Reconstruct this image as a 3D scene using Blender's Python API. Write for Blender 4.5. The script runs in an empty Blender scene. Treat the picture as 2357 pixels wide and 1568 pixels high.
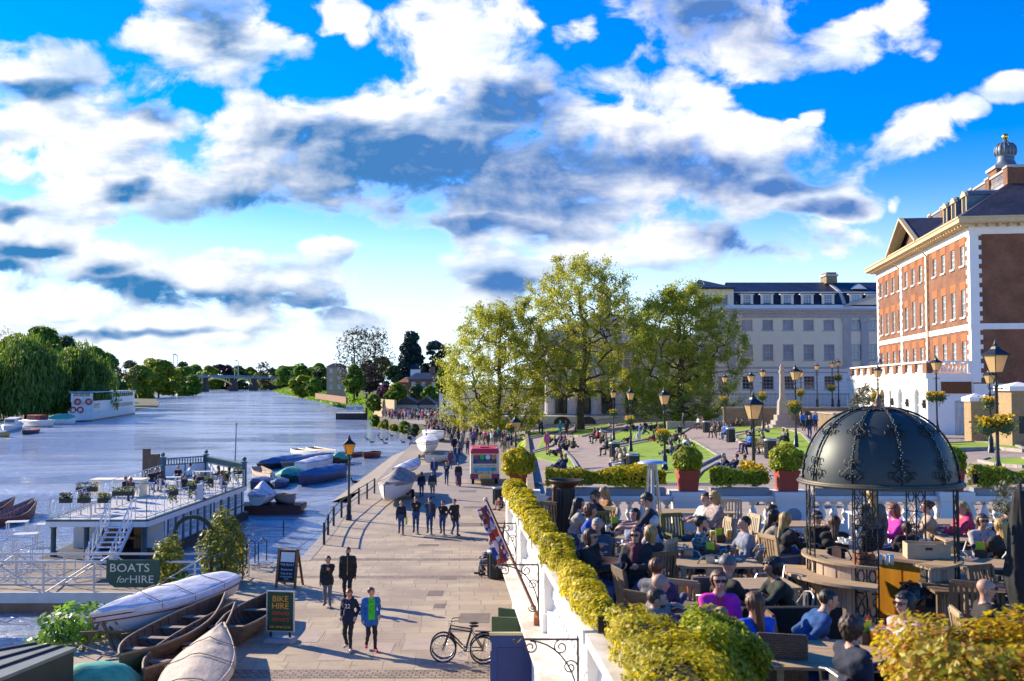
import bpy,math,random
import numpy as np
from mathutils import Vector,Matrix,Euler
R=random.Random(11);NP=np.random.default_rng(11)
SC=bpy.context.scene;COL=SC.collection
PI=math.pi
F=2291.0;CX=1178.5;CY=784.0;CZ=7.25;PITCH=math.atan(101/F)
CP,SP=math.cos(PITCH),math.sin(PITCH)
WZ=-1.5
TZ=3.75
def V(*a):return Vector(a)
def ray(px,py):
 x=(px-CX)/F;z=-(py-CY)/F
 return V(x,CP-SP*z,SP+CP*z)
def G(px,py,z=0.0):
 d=ray(px,py);t=(z-CZ)/d.z
 return V(d.x*t,d.y*t,z)
def D(px,py,Y):
 d=ray(px,py);t=Y/d.y
 return V(d.x*t,Y,CZ+d.z*t)
def rwall(Y):
 return (-0.44-0.0726*(Y-23.86))if Y<24.1 else 0.5+0.012*(Y-28.4)
def promz(Y):return 0.0 if Y<90 else min(0.55,(Y-90)*0.011)
def hz(X,Y):
 p=promz(Y)
 if X<rwall(Y):return p
 return max(p,3.24+0.0703*min(X,23)-0.0191*min(Y,150))
def GT(px,py):
 d=ray(px,py);t=30.0
 for k in range(4000):
  q=V(d.x*t,d.y*t,CZ+d.z*t)
  if q.z<=hz(q.x,q.y):break
  t+=0.1
 return V(q.x,q.y,hz(q.x,q.y))
_mats={}
def _new(name):
 m=bpy.data.materials.new(name);m.use_nodes=True
 nt=m.node_tree;b=nt.nodes['Principled BSDF']
 return m,nt,b
def coord(nt,kind='Object'):
 if kind=='World':return nt.nodes.new('ShaderNodeNewGeometry').outputs['Position']
 return nt.nodes.new('ShaderNodeTexCoord').outputs[kind]
def M(name,col,rough=0.7,var=0.18,scale=3.0,bump=0.0,metal=0.0,col2=None,coords='Object',spec=0.5,stretch=None,emit=0):
 if name in _mats:return _mats[name]
 m,nt,b=_new(name)
 n=nt.nodes.new('ShaderNodeTexNoise');n.inputs['Scale'].default_value=scale;n.inputs['Detail'].default_value=5
 n.inputs['Roughness'].default_value=0.65
 c=coord(nt,coords)
 if stretch:
  mp=nt.nodes.new('ShaderNodeMapping');mp.inputs['Scale'].default_value=stretch
  nt.links.new(c,mp.inputs[0]);c=mp.outputs[0]
 nt.links.new(c,n.inputs['Vector'])
 r=nt.nodes.new('ShaderNodeValToRGB')
 a=[min(1,x*(1+var))for x in (col2 or col)];z=[x*(1-var)for x in col]
 r.color_ramp.elements[0].position=0.3;r.color_ramp.elements[1].position=0.72
 r.color_ramp.elements[0].color=(*z,1);r.color_ramp.elements[1].color=(*a,1)
 nt.links.new(n.outputs['Fac'],r.inputs[0]);nt.links.new(r.outputs[0],b.inputs['Base Color'])
 b.inputs['Roughness'].default_value=rough;b.inputs['Metallic'].default_value=metal
 b.inputs['Specular IOR Level'].default_value=spec
 if bump:
  bp=nt.nodes.new('ShaderNodeBump');bp.inputs['Strength'].default_value=bump;bp.inputs['Distance'].default_value=0.02
  nt.links.new(n.outputs['Fac'],bp.inputs['Height']);nt.links.new(bp.outputs[0],b.inputs['Normal'])
 if emit:
  b.inputs['Emission Color'].default_value=(*col,1);b.inputs['Emission Strength'].default_value=emit
 _mats[name]=m
 return m
def leafmat(name,cols,trans=0.35,rough=0.5):
 if name in _mats:return _mats[name]
 m,nt,b=_new(name)
 g=nt.nodes.new('ShaderNodeNewGeometry')
 r=nt.nodes.new('ShaderNodeValToRGB');cr=r.color_ramp
 while len(cr.elements)<len(cols):cr.elements.new(0.5)
 for i,c in enumerate(cols):
  cr.elements[i].position=i/max(1,len(cols)-1);cr.elements[i].color=(*c,1)
 nt.links.new(g.outputs['Random Per Island'],r.inputs[0])
 n=nt.nodes.new('ShaderNodeTexNoise');n.inputs['Scale'].default_value=0.9
 nt.links.new(g.outputs['Position'],n.inputs['Vector'])
 mx=nt.nodes.new('ShaderNodeMix');mx.data_type='RGBA';mx.blend_type='MULTIPLY';mx.inputs[0].default_value=0.55
 nt.links.new(r.outputs[0],mx.inputs[6])
 r2=nt.nodes.new('ShaderNodeValToRGB');r2.color_ramp.elements[0].color=(.62,.66,.6,1);r2.color_ramp.elements[1].color=(1.3,1.25,1.1,1)
 r2.color_ramp.elements[0].position=0.35;r2.color_ramp.elements[1].position=0.65
 nt.links.new(n.outputs['Fac'],r2.inputs[0]);nt.links.new(r2.outputs[0],mx.inputs[7])
 nt.links.new(mx.outputs[2],b.inputs['Base Color'])
 b.inputs['Roughness'].default_value=rough
 t=nt.nodes.new('ShaderNodeBsdfTranslucent');nt.links.new(mx.outputs[2],t.inputs['Color'])
 ms=nt.nodes.new('ShaderNodeMixShader');ms.inputs[0].default_value=trans
 nt.links.new(b.outputs[0],ms.inputs[1]);nt.links.new(t.outputs[0],ms.inputs[2])
 nt.links.new(ms.outputs[0],nt.nodes['Material Output'].inputs[0])
 _mats[name]=m
 return m
def brickmat(name,c1,c2,mortar,scale,bw,bh,msize,rough=0.85,axes='wall',offs=0.5,bump=0.3,coords='Object',blotch=0.25):
 if name in _mats:return _mats[name]
 m,nt,b=_new(name)
 t=nt.nodes.new('ShaderNodeTexBrick');t.offset=offs
 c=coord(nt,coords)
 if axes=='wall':
  s=nt.nodes.new('ShaderNodeSeparateXYZ');nt.links.new(c,s.inputs[0])
  a=nt.nodes.new('ShaderNodeMath');nt.links.new(s.outputs[0],a.inputs[0]);nt.links.new(s.outputs[1],a.inputs[1])
  k=nt.nodes.new('ShaderNodeCombineXYZ');nt.links.new(a.outputs[0],k.inputs[0]);nt.links.new(s.outputs[2],k.inputs[1]);c=k.outputs[0]
 nt.links.new(c,t.inputs['Vector'])
 t.inputs['Color1'].default_value=(*c1,1);t.inputs['Color2'].default_value=(*c2,1);t.inputs['Mortar'].default_value=(*mortar,1)
 t.inputs['Scale'].default_value=scale;t.inputs['Mortar Size'].default_value=msize;t.inputs['Brick Width'].default_value=bw;t.inputs['Row Height'].default_value=bh
 t.inputs['Bias'].default_value=0.0;t.inputs['Mortar Smooth'].default_value=0.2
 n=nt.nodes.new('ShaderNodeTexNoise');n.inputs['Scale'].default_value=0.6;n.inputs['Detail'].default_value=6;nt.links.new(c,n.inputs['Vector'])
 r=nt.nodes.new('ShaderNodeValToRGB');r.color_ramp.elements[0].color=(1-blotch,)*3+(1,);r.color_ramp.elements[1].color=(1+blotch*.4,)*3+(1,)
 r.color_ramp.elements[0].position=.35;r.color_ramp.elements[1].position=.65
 nt.links.new(n.outputs['Fac'],r.inputs[0])
 mx=nt.nodes.new('ShaderNodeMix');mx.data_type='RGBA';mx.blend_type='MULTIPLY';mx.inputs[0].default_value=1
 nt.links.new(t.outputs['Color'],mx.inputs[6]);nt.links.new(r.outputs[0],mx.inputs[7]);nt.links.new(mx.outputs[2],b.inputs['Base Color'])
 bp=nt.nodes.new('ShaderNodeBump');bp.inputs['Strength'].default_value=bump;bp.inputs['Distance'].default_value=0.01;bp.invert=True
 nt.links.new(t.outputs['Fac'],bp.inputs['Height']);nt.links.new(bp.outputs[0],b.inputs['Normal'])
 b.inputs['Roughness'].default_value=rough
 _mats[name]=m
 return m
def glassmat(name,col=(.05,.08,.1),rough=0.08):
 if name in _mats:return _mats[name]
 m,nt,b=_new(name)
 n=nt.nodes.new('ShaderNodeTexNoise');n.inputs['Scale'].default_value=0.7;nt.links.new(coord(nt),n.inputs['Vector'])
 r=nt.nodes.new('ShaderNodeValToRGB');r.color_ramp.elements[0].color=(*[x*.5 for x in col],1);r.color_ramp.elements[1].color=(*[x*1.8 for x in col],1)
 nt.links.new(n.outputs['Fac'],r.inputs[0]);nt.links.new(r.outputs[0],b.inputs['Base Color'])
 b.inputs['Roughness'].default_value=rough;b.inputs['Specular IOR Level'].default_value=0.8
 _mats[name]=m
 return m
def tag(o,label=None,cat=None,group=None,kind=None):
 if label:o['label']=label
 if cat:o['category']=cat
 if group:o['group']=group
 if kind:o['kind']=kind
 return o
def thing(name,label,cat,loc=(0,0,0),rz=0.0,group=None):
 o=bpy.data.objects.new(name,None);COL.objects.link(o)
 o.empty_display_size=0.1
 o.location=loc;o.rotation_euler=(0,0,rz)
 return tag(o,label,cat,group)
def npmesh(name,verts,quads,mats,parent=None,midx=None,smooth=False):
 verts=np.asarray(verts,dtype=np.float32);quads=np.asarray(quads,dtype=np.int32)
 me=bpy.data.meshes.new(name);n,k=quads.shape
 me.vertices.add(len(verts));me.vertices.foreach_set('co',verts.ravel())
 me.loops.add(n*k);me.loops.foreach_set('vertex_index',quads.ravel())
 me.polygons.add(n);me.polygons.foreach_set('loop_start',np.arange(0,n*k,k,dtype=np.int32))
 if midx is not None:me.polygons.foreach_set('material_index',np.asarray(midx,dtype=np.int32))
 me.polygons.foreach_set('use_smooth',np.full(n,smooth,dtype=bool))
 for m in (mats if isinstance(mats,(list,tuple))else [mats]):me.materials.append(m)
 me.update(calc_edges=True)
 o=bpy.data.objects.new(name,me);COL.objects.link(o)
 if parent:o.parent=parent
 return o
class MB:
 def __init__(s):s.v=[];s.f=[];s.m=[];s.mats=[];s.cur=0
 def use(s,mat):
  if mat not in s.mats:s.mats.append(mat)
  s.cur=s.mats.index(mat);return s
 def add(s,vs,fs):
  o=len(s.v);s.v+=[tuple(v)for v in vs]
  for f in fs:s.f.append([i+o for i in f]);s.m.append(s.cur)
  return s
 def box(s,x0,x1,y0,y1,z0,z1):
  return s.add([(x0,y0,z0),(x1,y0,z0),(x1,y1,z0),(x0,y1,z0),(x0,y0,z1),(x1,y0,z1),(x1,y1,z1),(x0,y1,z1)],[(3,2,1,0),(4,5,6,7),(0,1,5,4),(1,2,6,5),(2,3,7,6),(3,0,4,7)])
 def bar(s,a,b,w,h=None,up=(0,0,1)):
  a=Vector(a);b=Vector(b);h=h or w;d=(b-a).normalized();u=Vector(up)
  if abs(d.dot(u))>0.98:u=V(0,1,0)
  r=d.cross(u).normalized()*w/2;u=r.cross(d).normalized()*h/2
  return s.add([a-r-u,a+r-u,a+r+u,a-r+u,b-r-u,b+r-u,b+r+u,b-r+u],[(0,1,2,3)[::-1][::-1],(7,6,5,4),(0,4,5,1),(1,5,6,2),(2,6,7,3),(3,7,4,0)])
 def tube(s,pts,r,n=6,cap=True,closed=False):
  pts=[Vector(p)for p in pts];k=len(pts);rs=r if isinstance(r,(list,tuple))else [r]*k
  vs=[];prev=None
  for i,p in enumerate(pts):
   a=pts[(i-1)%k]if (closed or i>0)else p;b=pts[(i+1)%k]if (closed or i<k-1)else p
   d=(b-a)
   d=d.normalized()if d.length>1e-9 else V(0,0,1)
   if prev is None:
    u=V(0,0,1)if abs(d.z)<0.9 else V(1,0,0)
   else:u=prev
   x=d.cross(u)
   if x.length<1e-6:x=d.cross(V(0.3,1,0.2))
   x.normalize();y=x.cross(d).normalized();prev=y
   for j in range(n):
    t=2*PI*j/n;vs.append(p+(x*math.cos(t)+y*math.sin(t))*rs[i])
  fs=[]
  for i in range(k if closed else k-1):
   i2=(i+1)%k
   for j in range(n):fs.append((i*n+j,i*n+(j+1)%n,i2*n+(j+1)%n,i2*n+j))
  if cap and not closed:
   fs.append(tuple(range(n))[::-1]);fs.append(tuple(range((k-1)*n,k*n)))
  return s.add(vs,fs)
 def lathe(s,prof,c=(0,0,0),n=12,a0=0,a1=2*PI,sx=1,sy=1):
  full=abs(a1-a0-2*PI)<1e-6;m=n if full else n+1;vs=[];fs=[]
  for r,z in prof:
   for j in range(m):
    t=a0+(a1-a0)*j/n;vs.append((c[0]+r*math.cos(t)*sx,c[1]+r*math.sin(t)*sy,c[2]+z))
  for i in range(len(prof)-1):
   for j in range(n):fs.append((i*m+j,i*m+(j+1)%m,(i+1)*m+(j+1)%m,(i+1)*m+j))
  return s.add(vs,fs)
 def ball(s,c,rx,ry=None,rz=None,n=8,k=6):
  ry=ry or rx;rz=rz or rx
  prof=[(math.sin(PI*i/k),-math.cos(PI*i/k))for i in range(k+1)]
  vs=[];fs=[]
  for r,z in prof:
   for j in range(n):
    t=2*PI*j/n;vs.append((c[0]+rx*r*math.cos(t),c[1]+ry*r*math.sin(t),c[2]+rz*z))
  for i in range(k):
   for j in range(n):fs.append((i*n+j,i*n+(j+1)%n,(i+1)*n+(j+1)%n,(i+1)*n+j))
  return s.add(vs,fs)
 def prism(s,poly,z0,z1,axis='z'):
  n=len(poly)
  def P(p,z):
   return (p[0],p[1],z)if axis=='z' else ((p[0],z,p[1])if axis=='y' else (z,p[0],p[1]))
  vs=[P(p,z0)for p in poly]+[P(p,z1)for p in poly]
  fs=[tuple(range(n))[::-1],tuple(range(n,2*n))]+[(i,(i+1)%n,n+(i+1)%n,n+i)for i in range(n)]
  return s.add(vs,fs)
 def loft(s,rings,closed=True,caps=False):
  n=len(rings[0]);vs=[p for r in rings for p in r];fs=[]
  for i in range(len(rings)-1):
   for j in range(n if closed else n-1):
    fs.append((i*n+j,i*n+(j+1)%n,(i+1)*n+(j+1)%n,(i+1)*n+j))
  if caps:fs.append(tuple(range(n))[::-1]);fs.append(tuple(range((len(rings)-1)*n,len(rings)*n)))
  return s.add(vs,fs)
 def build(s,name,mat=None,parent=None,smooth=False,bevel=0,fixn=False):
  me=bpy.data.meshes.new(name);me.from_pydata(s.v,[],s.f)
  mats=s.mats if s.mats else [mat]
  for m in mats:me.materials.append(m)
  if len(mats)>1:me.polygons.foreach_set('material_index',s.m)
  if smooth:me.polygons.foreach_set('use_smooth',[True]*len(me.polygons))
  me.update()
  if fixn:
   import bmesh
   bm=bmesh.new();bm.from_mesh(me);bmesh.ops.recalc_face_normals(bm,faces=bm.faces);bm.to_mesh(me);bm.free()
  o=bpy.data.objects.new(name,me);COL.objects.link(o)
  if parent:o.parent=parent
  if bevel:
   b=o.modifiers.new('bevel','BEVEL');b.width=bevel;b.segments=2;b.limit_method='ANGLE'
  return o
def copy_tree(o,parent=None):
 c=o.copy();COL.objects.link(c)
 if parent is not None:c.parent=parent
 for ch in list(o.children):copy_tree(ch,c)
 return c
def words(name,text,mat,parent,size,loc,rot,ext=0.004,align='CENTER',shear=0.0,sx=1.0):
 cu=bpy.data.curves.new(name,'FONT');cu.body=text;cu.size=size;cu.align_x=align;cu.align_y='CENTER';cu.extrude=ext;cu.shear=shear
 cu.resolution_u=3
 t=bpy.data.objects.new(name,cu);COL.objects.link(t)
 dg=bpy.context.evaluated_depsgraph_get();me=bpy.data.meshes.new_from_object(t.evaluated_get(dg))
 bpy.data.objects.remove(t)
 me.materials.clear();me.materials.append(mat)
 o=bpy.data.objects.new(name,me);COL.objects.link(o);o.parent=parent;o.location=loc;o.rotation_euler=rot;o.scale=(sx,1,1)
 return o
def leafquads(P,size,N=None,jit=0.5,aspect=0.55):
 n=len(P);P=np.asarray(P,dtype=np.float64)
 a=NP.normal(size=(n,3));a/=np.linalg.norm(a,axis=1)[:,None]
 if N is not None:
  a=a*jit+np.asarray(N);a/=np.linalg.norm(a,axis=1)[:,None]+1e-9
 b=NP.normal(size=(n,3));b-=(b*a).sum(1)[:,None]*a;b/=np.linalg.norm(b,axis=1)[:,None]+1e-9
 c=np.cross(a,b);s=size*NP.uniform(0.6,1.4,n)[:,None]
 Q=np.stack([P-b*s,P-c*s*aspect,P+b*s,P+c*s*aspect],1).reshape(-1,3)
 return Q,np.arange(4*n).reshape(n,4)
cam=bpy.data.cameras.new('camera');co=bpy.data.objects.new('camera',cam);COL.objects.link(co)
cam.lens=F/2357*36;cam.sensor_width=36;cam.clip_end=12000;cam.clip_start=0.1
co.location=(0,0,CZ);co.rotation_euler=(PI/2+PITCH,0,0);SC.camera=co
cam.dof.use_dof=True ;cam.dof.focus_distance=34;cam.dof.aperture_fstop=2.2
SUN_EL=math.radians(24.0);SUND=V(-0.83,0.557,0).normalized()*math.cos(SUN_EL)+V(0,0,math.sin(SUN_EL))
sl=bpy.data.lights.new('sun','SUN');so=bpy.data.objects.new('sun',sl);COL.objects.link(so)
sl.energy=3.3;sl.angle=math.radians(0.5);sl.color=(1.0,0.86,0.64)
so.rotation_euler=SUND.to_track_quat('Z','Y').to_euler();so.location=(-60,60,60)
SC.view_settings.view_transform='Standard';SC.view_settings.look='None';SC.view_settings.gamma=1;SC.view_settings.exposure=1.5
SC.cycles.max_bounces=5;SC.cycles.diffuse_bounces=3;SC.cycles.glossy_bounces=2;SC.cycles.transmission_bounces=3;SC.cycles.transparent_max_bounces=6
SC.cycles.use_denoising=True ;SC.cycles.sample_clamp_indirect=3.0;SC.cycles.caustics_reflective=False ;SC.cycles.caustics_refractive=False
W=bpy.data.worlds.new('World');SC.world=W;W.use_nodes=True
wn=W.node_tree;wn.nodes.clear()
class NX:
 def __init__(s,nt):s.nt=nt
 def m(s,op,a,b=None,c=None,clamp=False):
  n=s.nt.nodes.new('ShaderNodeMath');n.operation=op;n.use_clamp=clamp
  for i,x in enumerate((a,b,c)):
   if x is None:continue
   if isinstance(x,(int,float)):n.inputs[i].default_value=x
   else:s.nt.links.new(x,n.inputs[i])
  return n.outputs[0]
 def step(s,x,a,b):
  n=s.nt.nodes.new('ShaderNodeMapRange');n.interpolation_type='SMOOTHSTEP'
  n.inputs['From Min'].default_value=a;n.inputs['From Max'].default_value=b
  s.nt.links.new(x,n.inputs['Value']);return n.outputs[0]
 def mix(s,f,a,b,kind='MIX'):
  n=s.nt.nodes.new('ShaderNodeMix');n.data_type='RGBA';n.blend_type=kind
  if isinstance(f,(int,float)):n.inputs[0].default_value=f
  else:s.nt.links.new(f,n.inputs[0])
  for i,x in ((6,a),(7,b)):
   if isinstance(x,tuple):n.inputs[i].default_value=(*x,1)
   else:s.nt.links.new(x,n.inputs[i])
  return n.outputs[2]
 def noise(s,vec,scale,detail=8,rough=0.58,dist=0.0):
  n=s.nt.nodes.new('ShaderNodeTexNoise');n.inputs['Scale'].default_value=scale;n.inputs['Detail'].default_value=detail
  n.inputs['Roughness'].default_value=rough;n.inputs['Distortion'].default_value=dist
  s.nt.links.new(vec,n.inputs['Vector']);return n.outputs['Fac']
 def vec(s,x,y,z=0.0):
  n=s.nt.nodes.new('ShaderNodeCombineXYZ')
  for i,q in enumerate((x,y,z)):
   if isinstance(q,(int,float)):n.inputs[i].default_value=q
   else:s.nt.links.new(q,n.inputs[i])
  return n.outputs[0]
X=NX(wn)
tc=wn.nodes.new('ShaderNodeTexCoord');sep=wn.nodes.new('ShaderNodeSeparateXYZ');wn.links.new(tc.outputs['Generated'],sep.inputs[0])
dx,dy,dz=sep.outputs
fw=X.m('MAXIMUM',X.m('ADD',X.m('MULTIPLY',dy,CP),X.m('MULTIPLY',dz,SP)),0.12)
up=X.m('SUBTRACT',X.m('MULTIPLY',dz,CP),X.m('MULTIPLY',dy,SP))
u=X.m('ADD',X.m('MULTIPLY',X.m('DIVIDE',dx,fw),F/1000),CX/1000)
v=X.m('SUBTRACT',CY/1000,X.m('MULTIPLY',X.m('DIVIDE',up,fw),F/1000))
wv=X.vec(X.m('MULTIPLY',u,1.0),X.m('MULTIPLY',v,1.4),0.0)
w1=X.m('MULTIPLY',X.m('SUBTRACT',X.noise(wv,4.0,3),0.5),0.16)
w2=X.m('MULTIPLY',X.m('SUBTRACT',X.noise(X.vec(X.m('ADD',u,7.3),X.m('MULTIPLY',v,1.4)),4.0,3),0.5),0.12)
uw=X.m('ADD',u,w1);vw=X.m('ADD',v,w2)
def blob(x,y,rx,ry,ang=0.0,uu=None,vv=None):
 a=math.radians(ang);c,s_=math.cos(a),math.sin(a)
 ddx=X.m('SUBTRACT',uu or uw,x/1000);ddy=X.m('SUBTRACT',vv or vw,y/1000)
 p=X.m('ADD',X.m('MULTIPLY',ddx,c*1000/rx),X.m('MULTIPLY',ddy,s_*1000/rx))
 q=X.m('ADD',X.m('MULTIPLY',ddx,-s_*1000/ry),X.m('MULTIPLY',ddy,c*1000/ry))
 return X.m('SUBTRACT',1.0,X.m('ADD',X.m('MULTIPLY',p,p),X.m('MULTIPLY',q,q)))
def union(bl):
 acc=None
 for b in bl:
  t=blob(*b[:5])if len(b)>=5 else blob(*b[:4])
  if len(b)==6:t=X.m('MULTIPLY',t,b[5])
  acc=t if acc is None else X.m('MAXIMUM',acc,t)
 return X.m('MAXIMUM',acc,-0.6)
CLOUD=[(130,170,300,120),(430,70,180,150),(570,130,150,80),(1060,90,210,160),(1630,70,260,150),(1960,100,190,70,-18),(2090,60,70,90,25),(2130,300,150,60,-25),(2240,255,50,40),(2330,205,100,40),(780,35,80,55),(830,90,40,40),(1340,75,70,45,-15),(960,330,720,190),(1450,370,520,150,6),(1560,220,170,80,15),(190,330,330,130),(330,420,420,110),(120,480,180,60),(1290,190,160,70),(1450,560,520,75),(1180,610,190,80),(1250,500,420,60),(1920,460,150,50),(1720,360,170,50,16),(400,650,470,95,3),(70,560,140,45),(20,610,50,40),(330,760,620,70),(1100,690,150,40),(760,570,110,40),(840,740,170,45),(30,320,50,30),(30,380,80,30),(1855,265,34,28),(1812,293,30,24),(2045,465,30,25),(240,510,50,20)]
DARK=[(1030,395,720,150),(1600,400,260,80,8),(1800,425,110,32),(330,265,130,50,15),(90,215,150,34),(300,445,130,38),(640,465,200,40,6),(400,680,420,40,3),(640,695,260,45),(250,640,90,34),(60,575,130,30),(1640,70,230,110),(1160,650,110,36),(1910,480,120,30),(500,60,90,80),(1200,230,200,60),(1750,560,200,50),(760,310,300,60),(20,620,50,30),(1120,520,300,40),(300,770,300,16),(20,490,80,25)]
HOLES=[(150,25,190,45),(310,140,45,25),(720,40,55,60),(800,110,70,50),(640,185,90,28),(1330,130,70,70),(1420,95,70,50),(1490,150,40,50),(1830,60,50,40),(1290,20,40,40),(640,535,230,34),(500,555,90,25),(930,660,110,90),(1770,220,90,50),(980,560,60,30),(120,700,60,20),(470,235,50,20),(30,430,50,20)]
def gauss(bl):
 acc=None
 for b in bl:
  t=X.m('EXPONENT',X.m('MULTIPLY',X.m('SUBTRACT',blob(*b),1.0),1.1))
  acc=t if acc is None else X.m('MAXIMUM',acc,t)
 return acc
cm=union(CLOUD);dm=gauss(DARK);hm=gauss(HOLES)
pv=X.vec(u,X.m('MULTIPLY',v,1.35),0.37)
n1=X.noise(pv,6.0,10,0.58,0.3)
pv2=X.vec(X.m('ADD',u,-0.02),X.m('MULTIPLY',X.m('ADD',v,-0.022),1.35),0.37)
n2=X.noise(pv2,6.0,4,0.5,0.25)
pv3=X.vec(X.m('MULTIPLY',u,0.62),X.m('MULTIPLY',v,1.9),3.1);n3=X.noise(pv3,4.5,7,0.55,0.15)
dens=X.m('ADD',X.m('SUBTRACT',X.m('MULTIPLY',cm,0.92),X.m('ADD',X.m('MULTIPLY',hm,0.75),0.06)),X.m('MULTIPLY',X.m('SUBTRACT',n1,0.5),3.6))
alpha=X.step(dens,-0.10,0.60)
thick=X.step(X.m('ADD',X.m('MULTIPLY',X.m('SUBTRACT',n3,0.5),1.25),dm),0.05,1.0)
thick=X.m('MULTIPLY',thick,X.step(dens,-0.1,0.5))
rim=X.m('MULTIPLY',X.m('SUBTRACT',n1,n2),1.6)
st=wn.nodes.new('ShaderNodeTexSky');st.sky_type='NISHITA';st.sun_disc=False ;st.sun_elevation=SUN_EL
st.sun_rotation=math.atan2(SUND.x,SUND.y);st.air_density=1.0;st.dust_density=0.3;st.ozone_density=3.0
hs=wn.nodes.new('ShaderNodeHueSaturation');wn.links.new(X.m('ADD',0.75,X.m('MULTIPLY',X.step(dz,0.0,0.30),1.0)),hs.inputs['Saturation']);hs.inputs['Value'].default_value=1.0;wn.links.new(st.outputs[0],hs.inputs['Color'])
bg1=wn.nodes.new('ShaderNodeBackground');bg1.inputs['Strength'].default_value=0.068;wn.links.new(X.mix(X.step(dz,0.20,-0.01),X.mix(1.0,hs.outputs[0],(0.62,0.88,1.32),'MULTIPLY'),(6.2,7.6,8.6)),bg1.inputs['Color'])
white=X.mix(X.step(v,0.3,0.85),(0.98,0.98,1.0),(0.86,0.90,0.95));white=X.mix(X.m('MULTIPLY',X.step(n3,0.42,0.66),0.75),white,(0.34,0.52,0.78))
dark=X.mix(X.step(u,0.2,1.7),(0.035,0.19,0.44),(0.075,0.19,0.48))
ccol=X.mix(X.m('SUBTRACT',thick,rim,clamp=True),white,dark)
bg2=wn.nodes.new('ShaderNodeBackground');bg2.inputs['Strength'].default_value=0.44;wn.links.new(ccol,bg2.inputs['Color'])
front=X.step(dy,-0.1,0.15)
ms=wn.nodes.new('ShaderNodeMixShader');wn.links.new(X.m('MULTIPLY',alpha,front),ms.inputs[0]);wn.links.new(bg1.outputs[0],ms.inputs[1]);wn.links.new(bg2.outputs[0],ms.inputs[2])
wo=wn.nodes.new('ShaderNodeOutputWorld');wn.links.new(ms.outputs[0],wo.inputs[0])
W.cycles.sampling_method='MANUAL';W.cycles.sample_map_resolution=512
def sheet(name,pts,z,mat,kind='structure'):
 bmb=MB();bmb.add([(p[0],p[1],z if z is not None else p[2])for p in pts],[tuple(range(len(pts)))])
 o=bmb.build(name,mat,fixn=False)
 if o.data.polygons[0].normal.z<0:o.data.flip_normals()
 return tag(o,kind=kind)
m,nt,b=_new('river water');_mats['river water']=m
x_=NX(nt);g=coord(nt,'World')
mp=nt.nodes.new('ShaderNodeMapping');mp.inputs['Scale'].default_value=(0.55,1.0,1);nt.links.new(g,mp.inputs[0])
w_a=x_.noise(mp.outputs[0],1.6,4,0.6,0.6);w_b=x_.noise(mp.outputs[0],0.22,3,0.5,0.3);w_c=x_.noise(mp.outputs[0],5.0,2,0.5)
mp2=nt.nodes.new('ShaderNodeMapping');mp2.inputs['Scale'].default_value=(0.35,1.0,1);nt.links.new(g,mp2.inputs[0]);w_d=x_.noise(mp2.outputs[0],0.05,6,0.7,0.5)
hsum=x_.m('ADD',x_.m('ADD',x_.m('MULTIPLY',w_a,0.5),x_.m('MULTIPLY',w_d,2.6)),x_.m('ADD',x_.m('MULTIPLY',w_b,1.5),x_.m('MULTIPLY',w_c,0.10)))
bp=nt.nodes.new('ShaderNodeBump');bp.inputs['Strength'].default_value=0.9;bp.inputs['Distance'].default_value=0.6
nt.links.new(hsum,bp.inputs['Height']);nt.links.new(bp.outputs[0],b.inputs['Normal'])
b.inputs['Base Color'].default_value=(0.33,0.36,0.41,1);nt.links.new(x_.m('ADD',0.04,x_.m('MULTIPLY',x_.step(w_d,0.4,0.65),0.22)),b.inputs['Roughness']);b.inputs['IOR'].default_value=2.6;b.inputs['Specular IOR Level'].default_value=0.9
WATER=m
sheet('river',[(-4000,-60),(4000,-60),(4000,9000),(-4000,9000)],WZ,WATER)
m,nt,b=_new('flagstone paving');_mats['flagstone paving']=m
x_=NX(nt);g=coord(nt,'World')
rot=nt.nodes.new('ShaderNodeMapping');rot.inputs['Rotation'].default_value=(0,0,math.radians(-3));nt.links.new(g,rot.inputs[0])
t=nt.nodes.new('ShaderNodeTexBrick');t.offset=0.37;t.offset_frequency=2;t.squash=0.72;t.squash_frequency=3
nt.links.new(rot.outputs[0],t.inputs['Vector'])
for k,val in (('Scale',1.0),('Mortar Size',0.012),('Brick Width',1.15),('Row Height',0.72),('Mortar Smooth',0.3),('Bias',-0.3)):t.inputs[k].default_value=val
t.inputs['Color1'].default_value=(0.53,0.425,0.275,1);t.inputs['Color2'].default_value=(0.30,0.235,0.155,1);t.inputs['Mortar'].default_value=(0.13,0.09,0.065,1)
n=x_.noise(g,0.35,5,0.6);n2_=x_.noise(g,9.0,4,0.7)
f1=x_.mix(x_.step(n,0.42,0.68),t.outputs['Color'],(0.30,0.225,0.165))
f2=x_.mix(x_.m('MULTIPLY',n2_,0.5),f1,(0.40,0.31,0.24))
sp_=nt.nodes.new('ShaderNodeSeparateXYZ');nt.links.new(g,sp_.inputs[0])
f3=x_.mix(x_.m('MULTIPLY',x_.step(sp_.outputs[1],48,70),0.8),f2,(0.30,0.255,0.225))
st_n=x_.noise(g,1.1,8,0.72,0.4);f3=x_.mix(x_.m('MULTIPLY',x_.step(st_n,0.53,0.72),0.55),f3,(0.17,0.13,0.10));gum=x_.noise(g,7.0,2,0.4);f3=x_.mix(x_.m('MULTIPLY',x_.step(gum,0.68,0.73),0.5),f3,(0.13,0.11,0.09));nt.links.new(f3,b.inputs['Base Color']);b.inputs['Roughness'].default_value=0.8
bp=nt.nodes.new('ShaderNodeBump');bp.invert=True ;bp.inputs['Strength'].default_value=0.35;bp.inputs['Distance'].default_value=0.02
nt.links.new(t.outputs['Fac'],bp.inputs['Height']);nt.links.new(bp.outputs[0],b.inputs['Normal'])
PAVE=m
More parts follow.
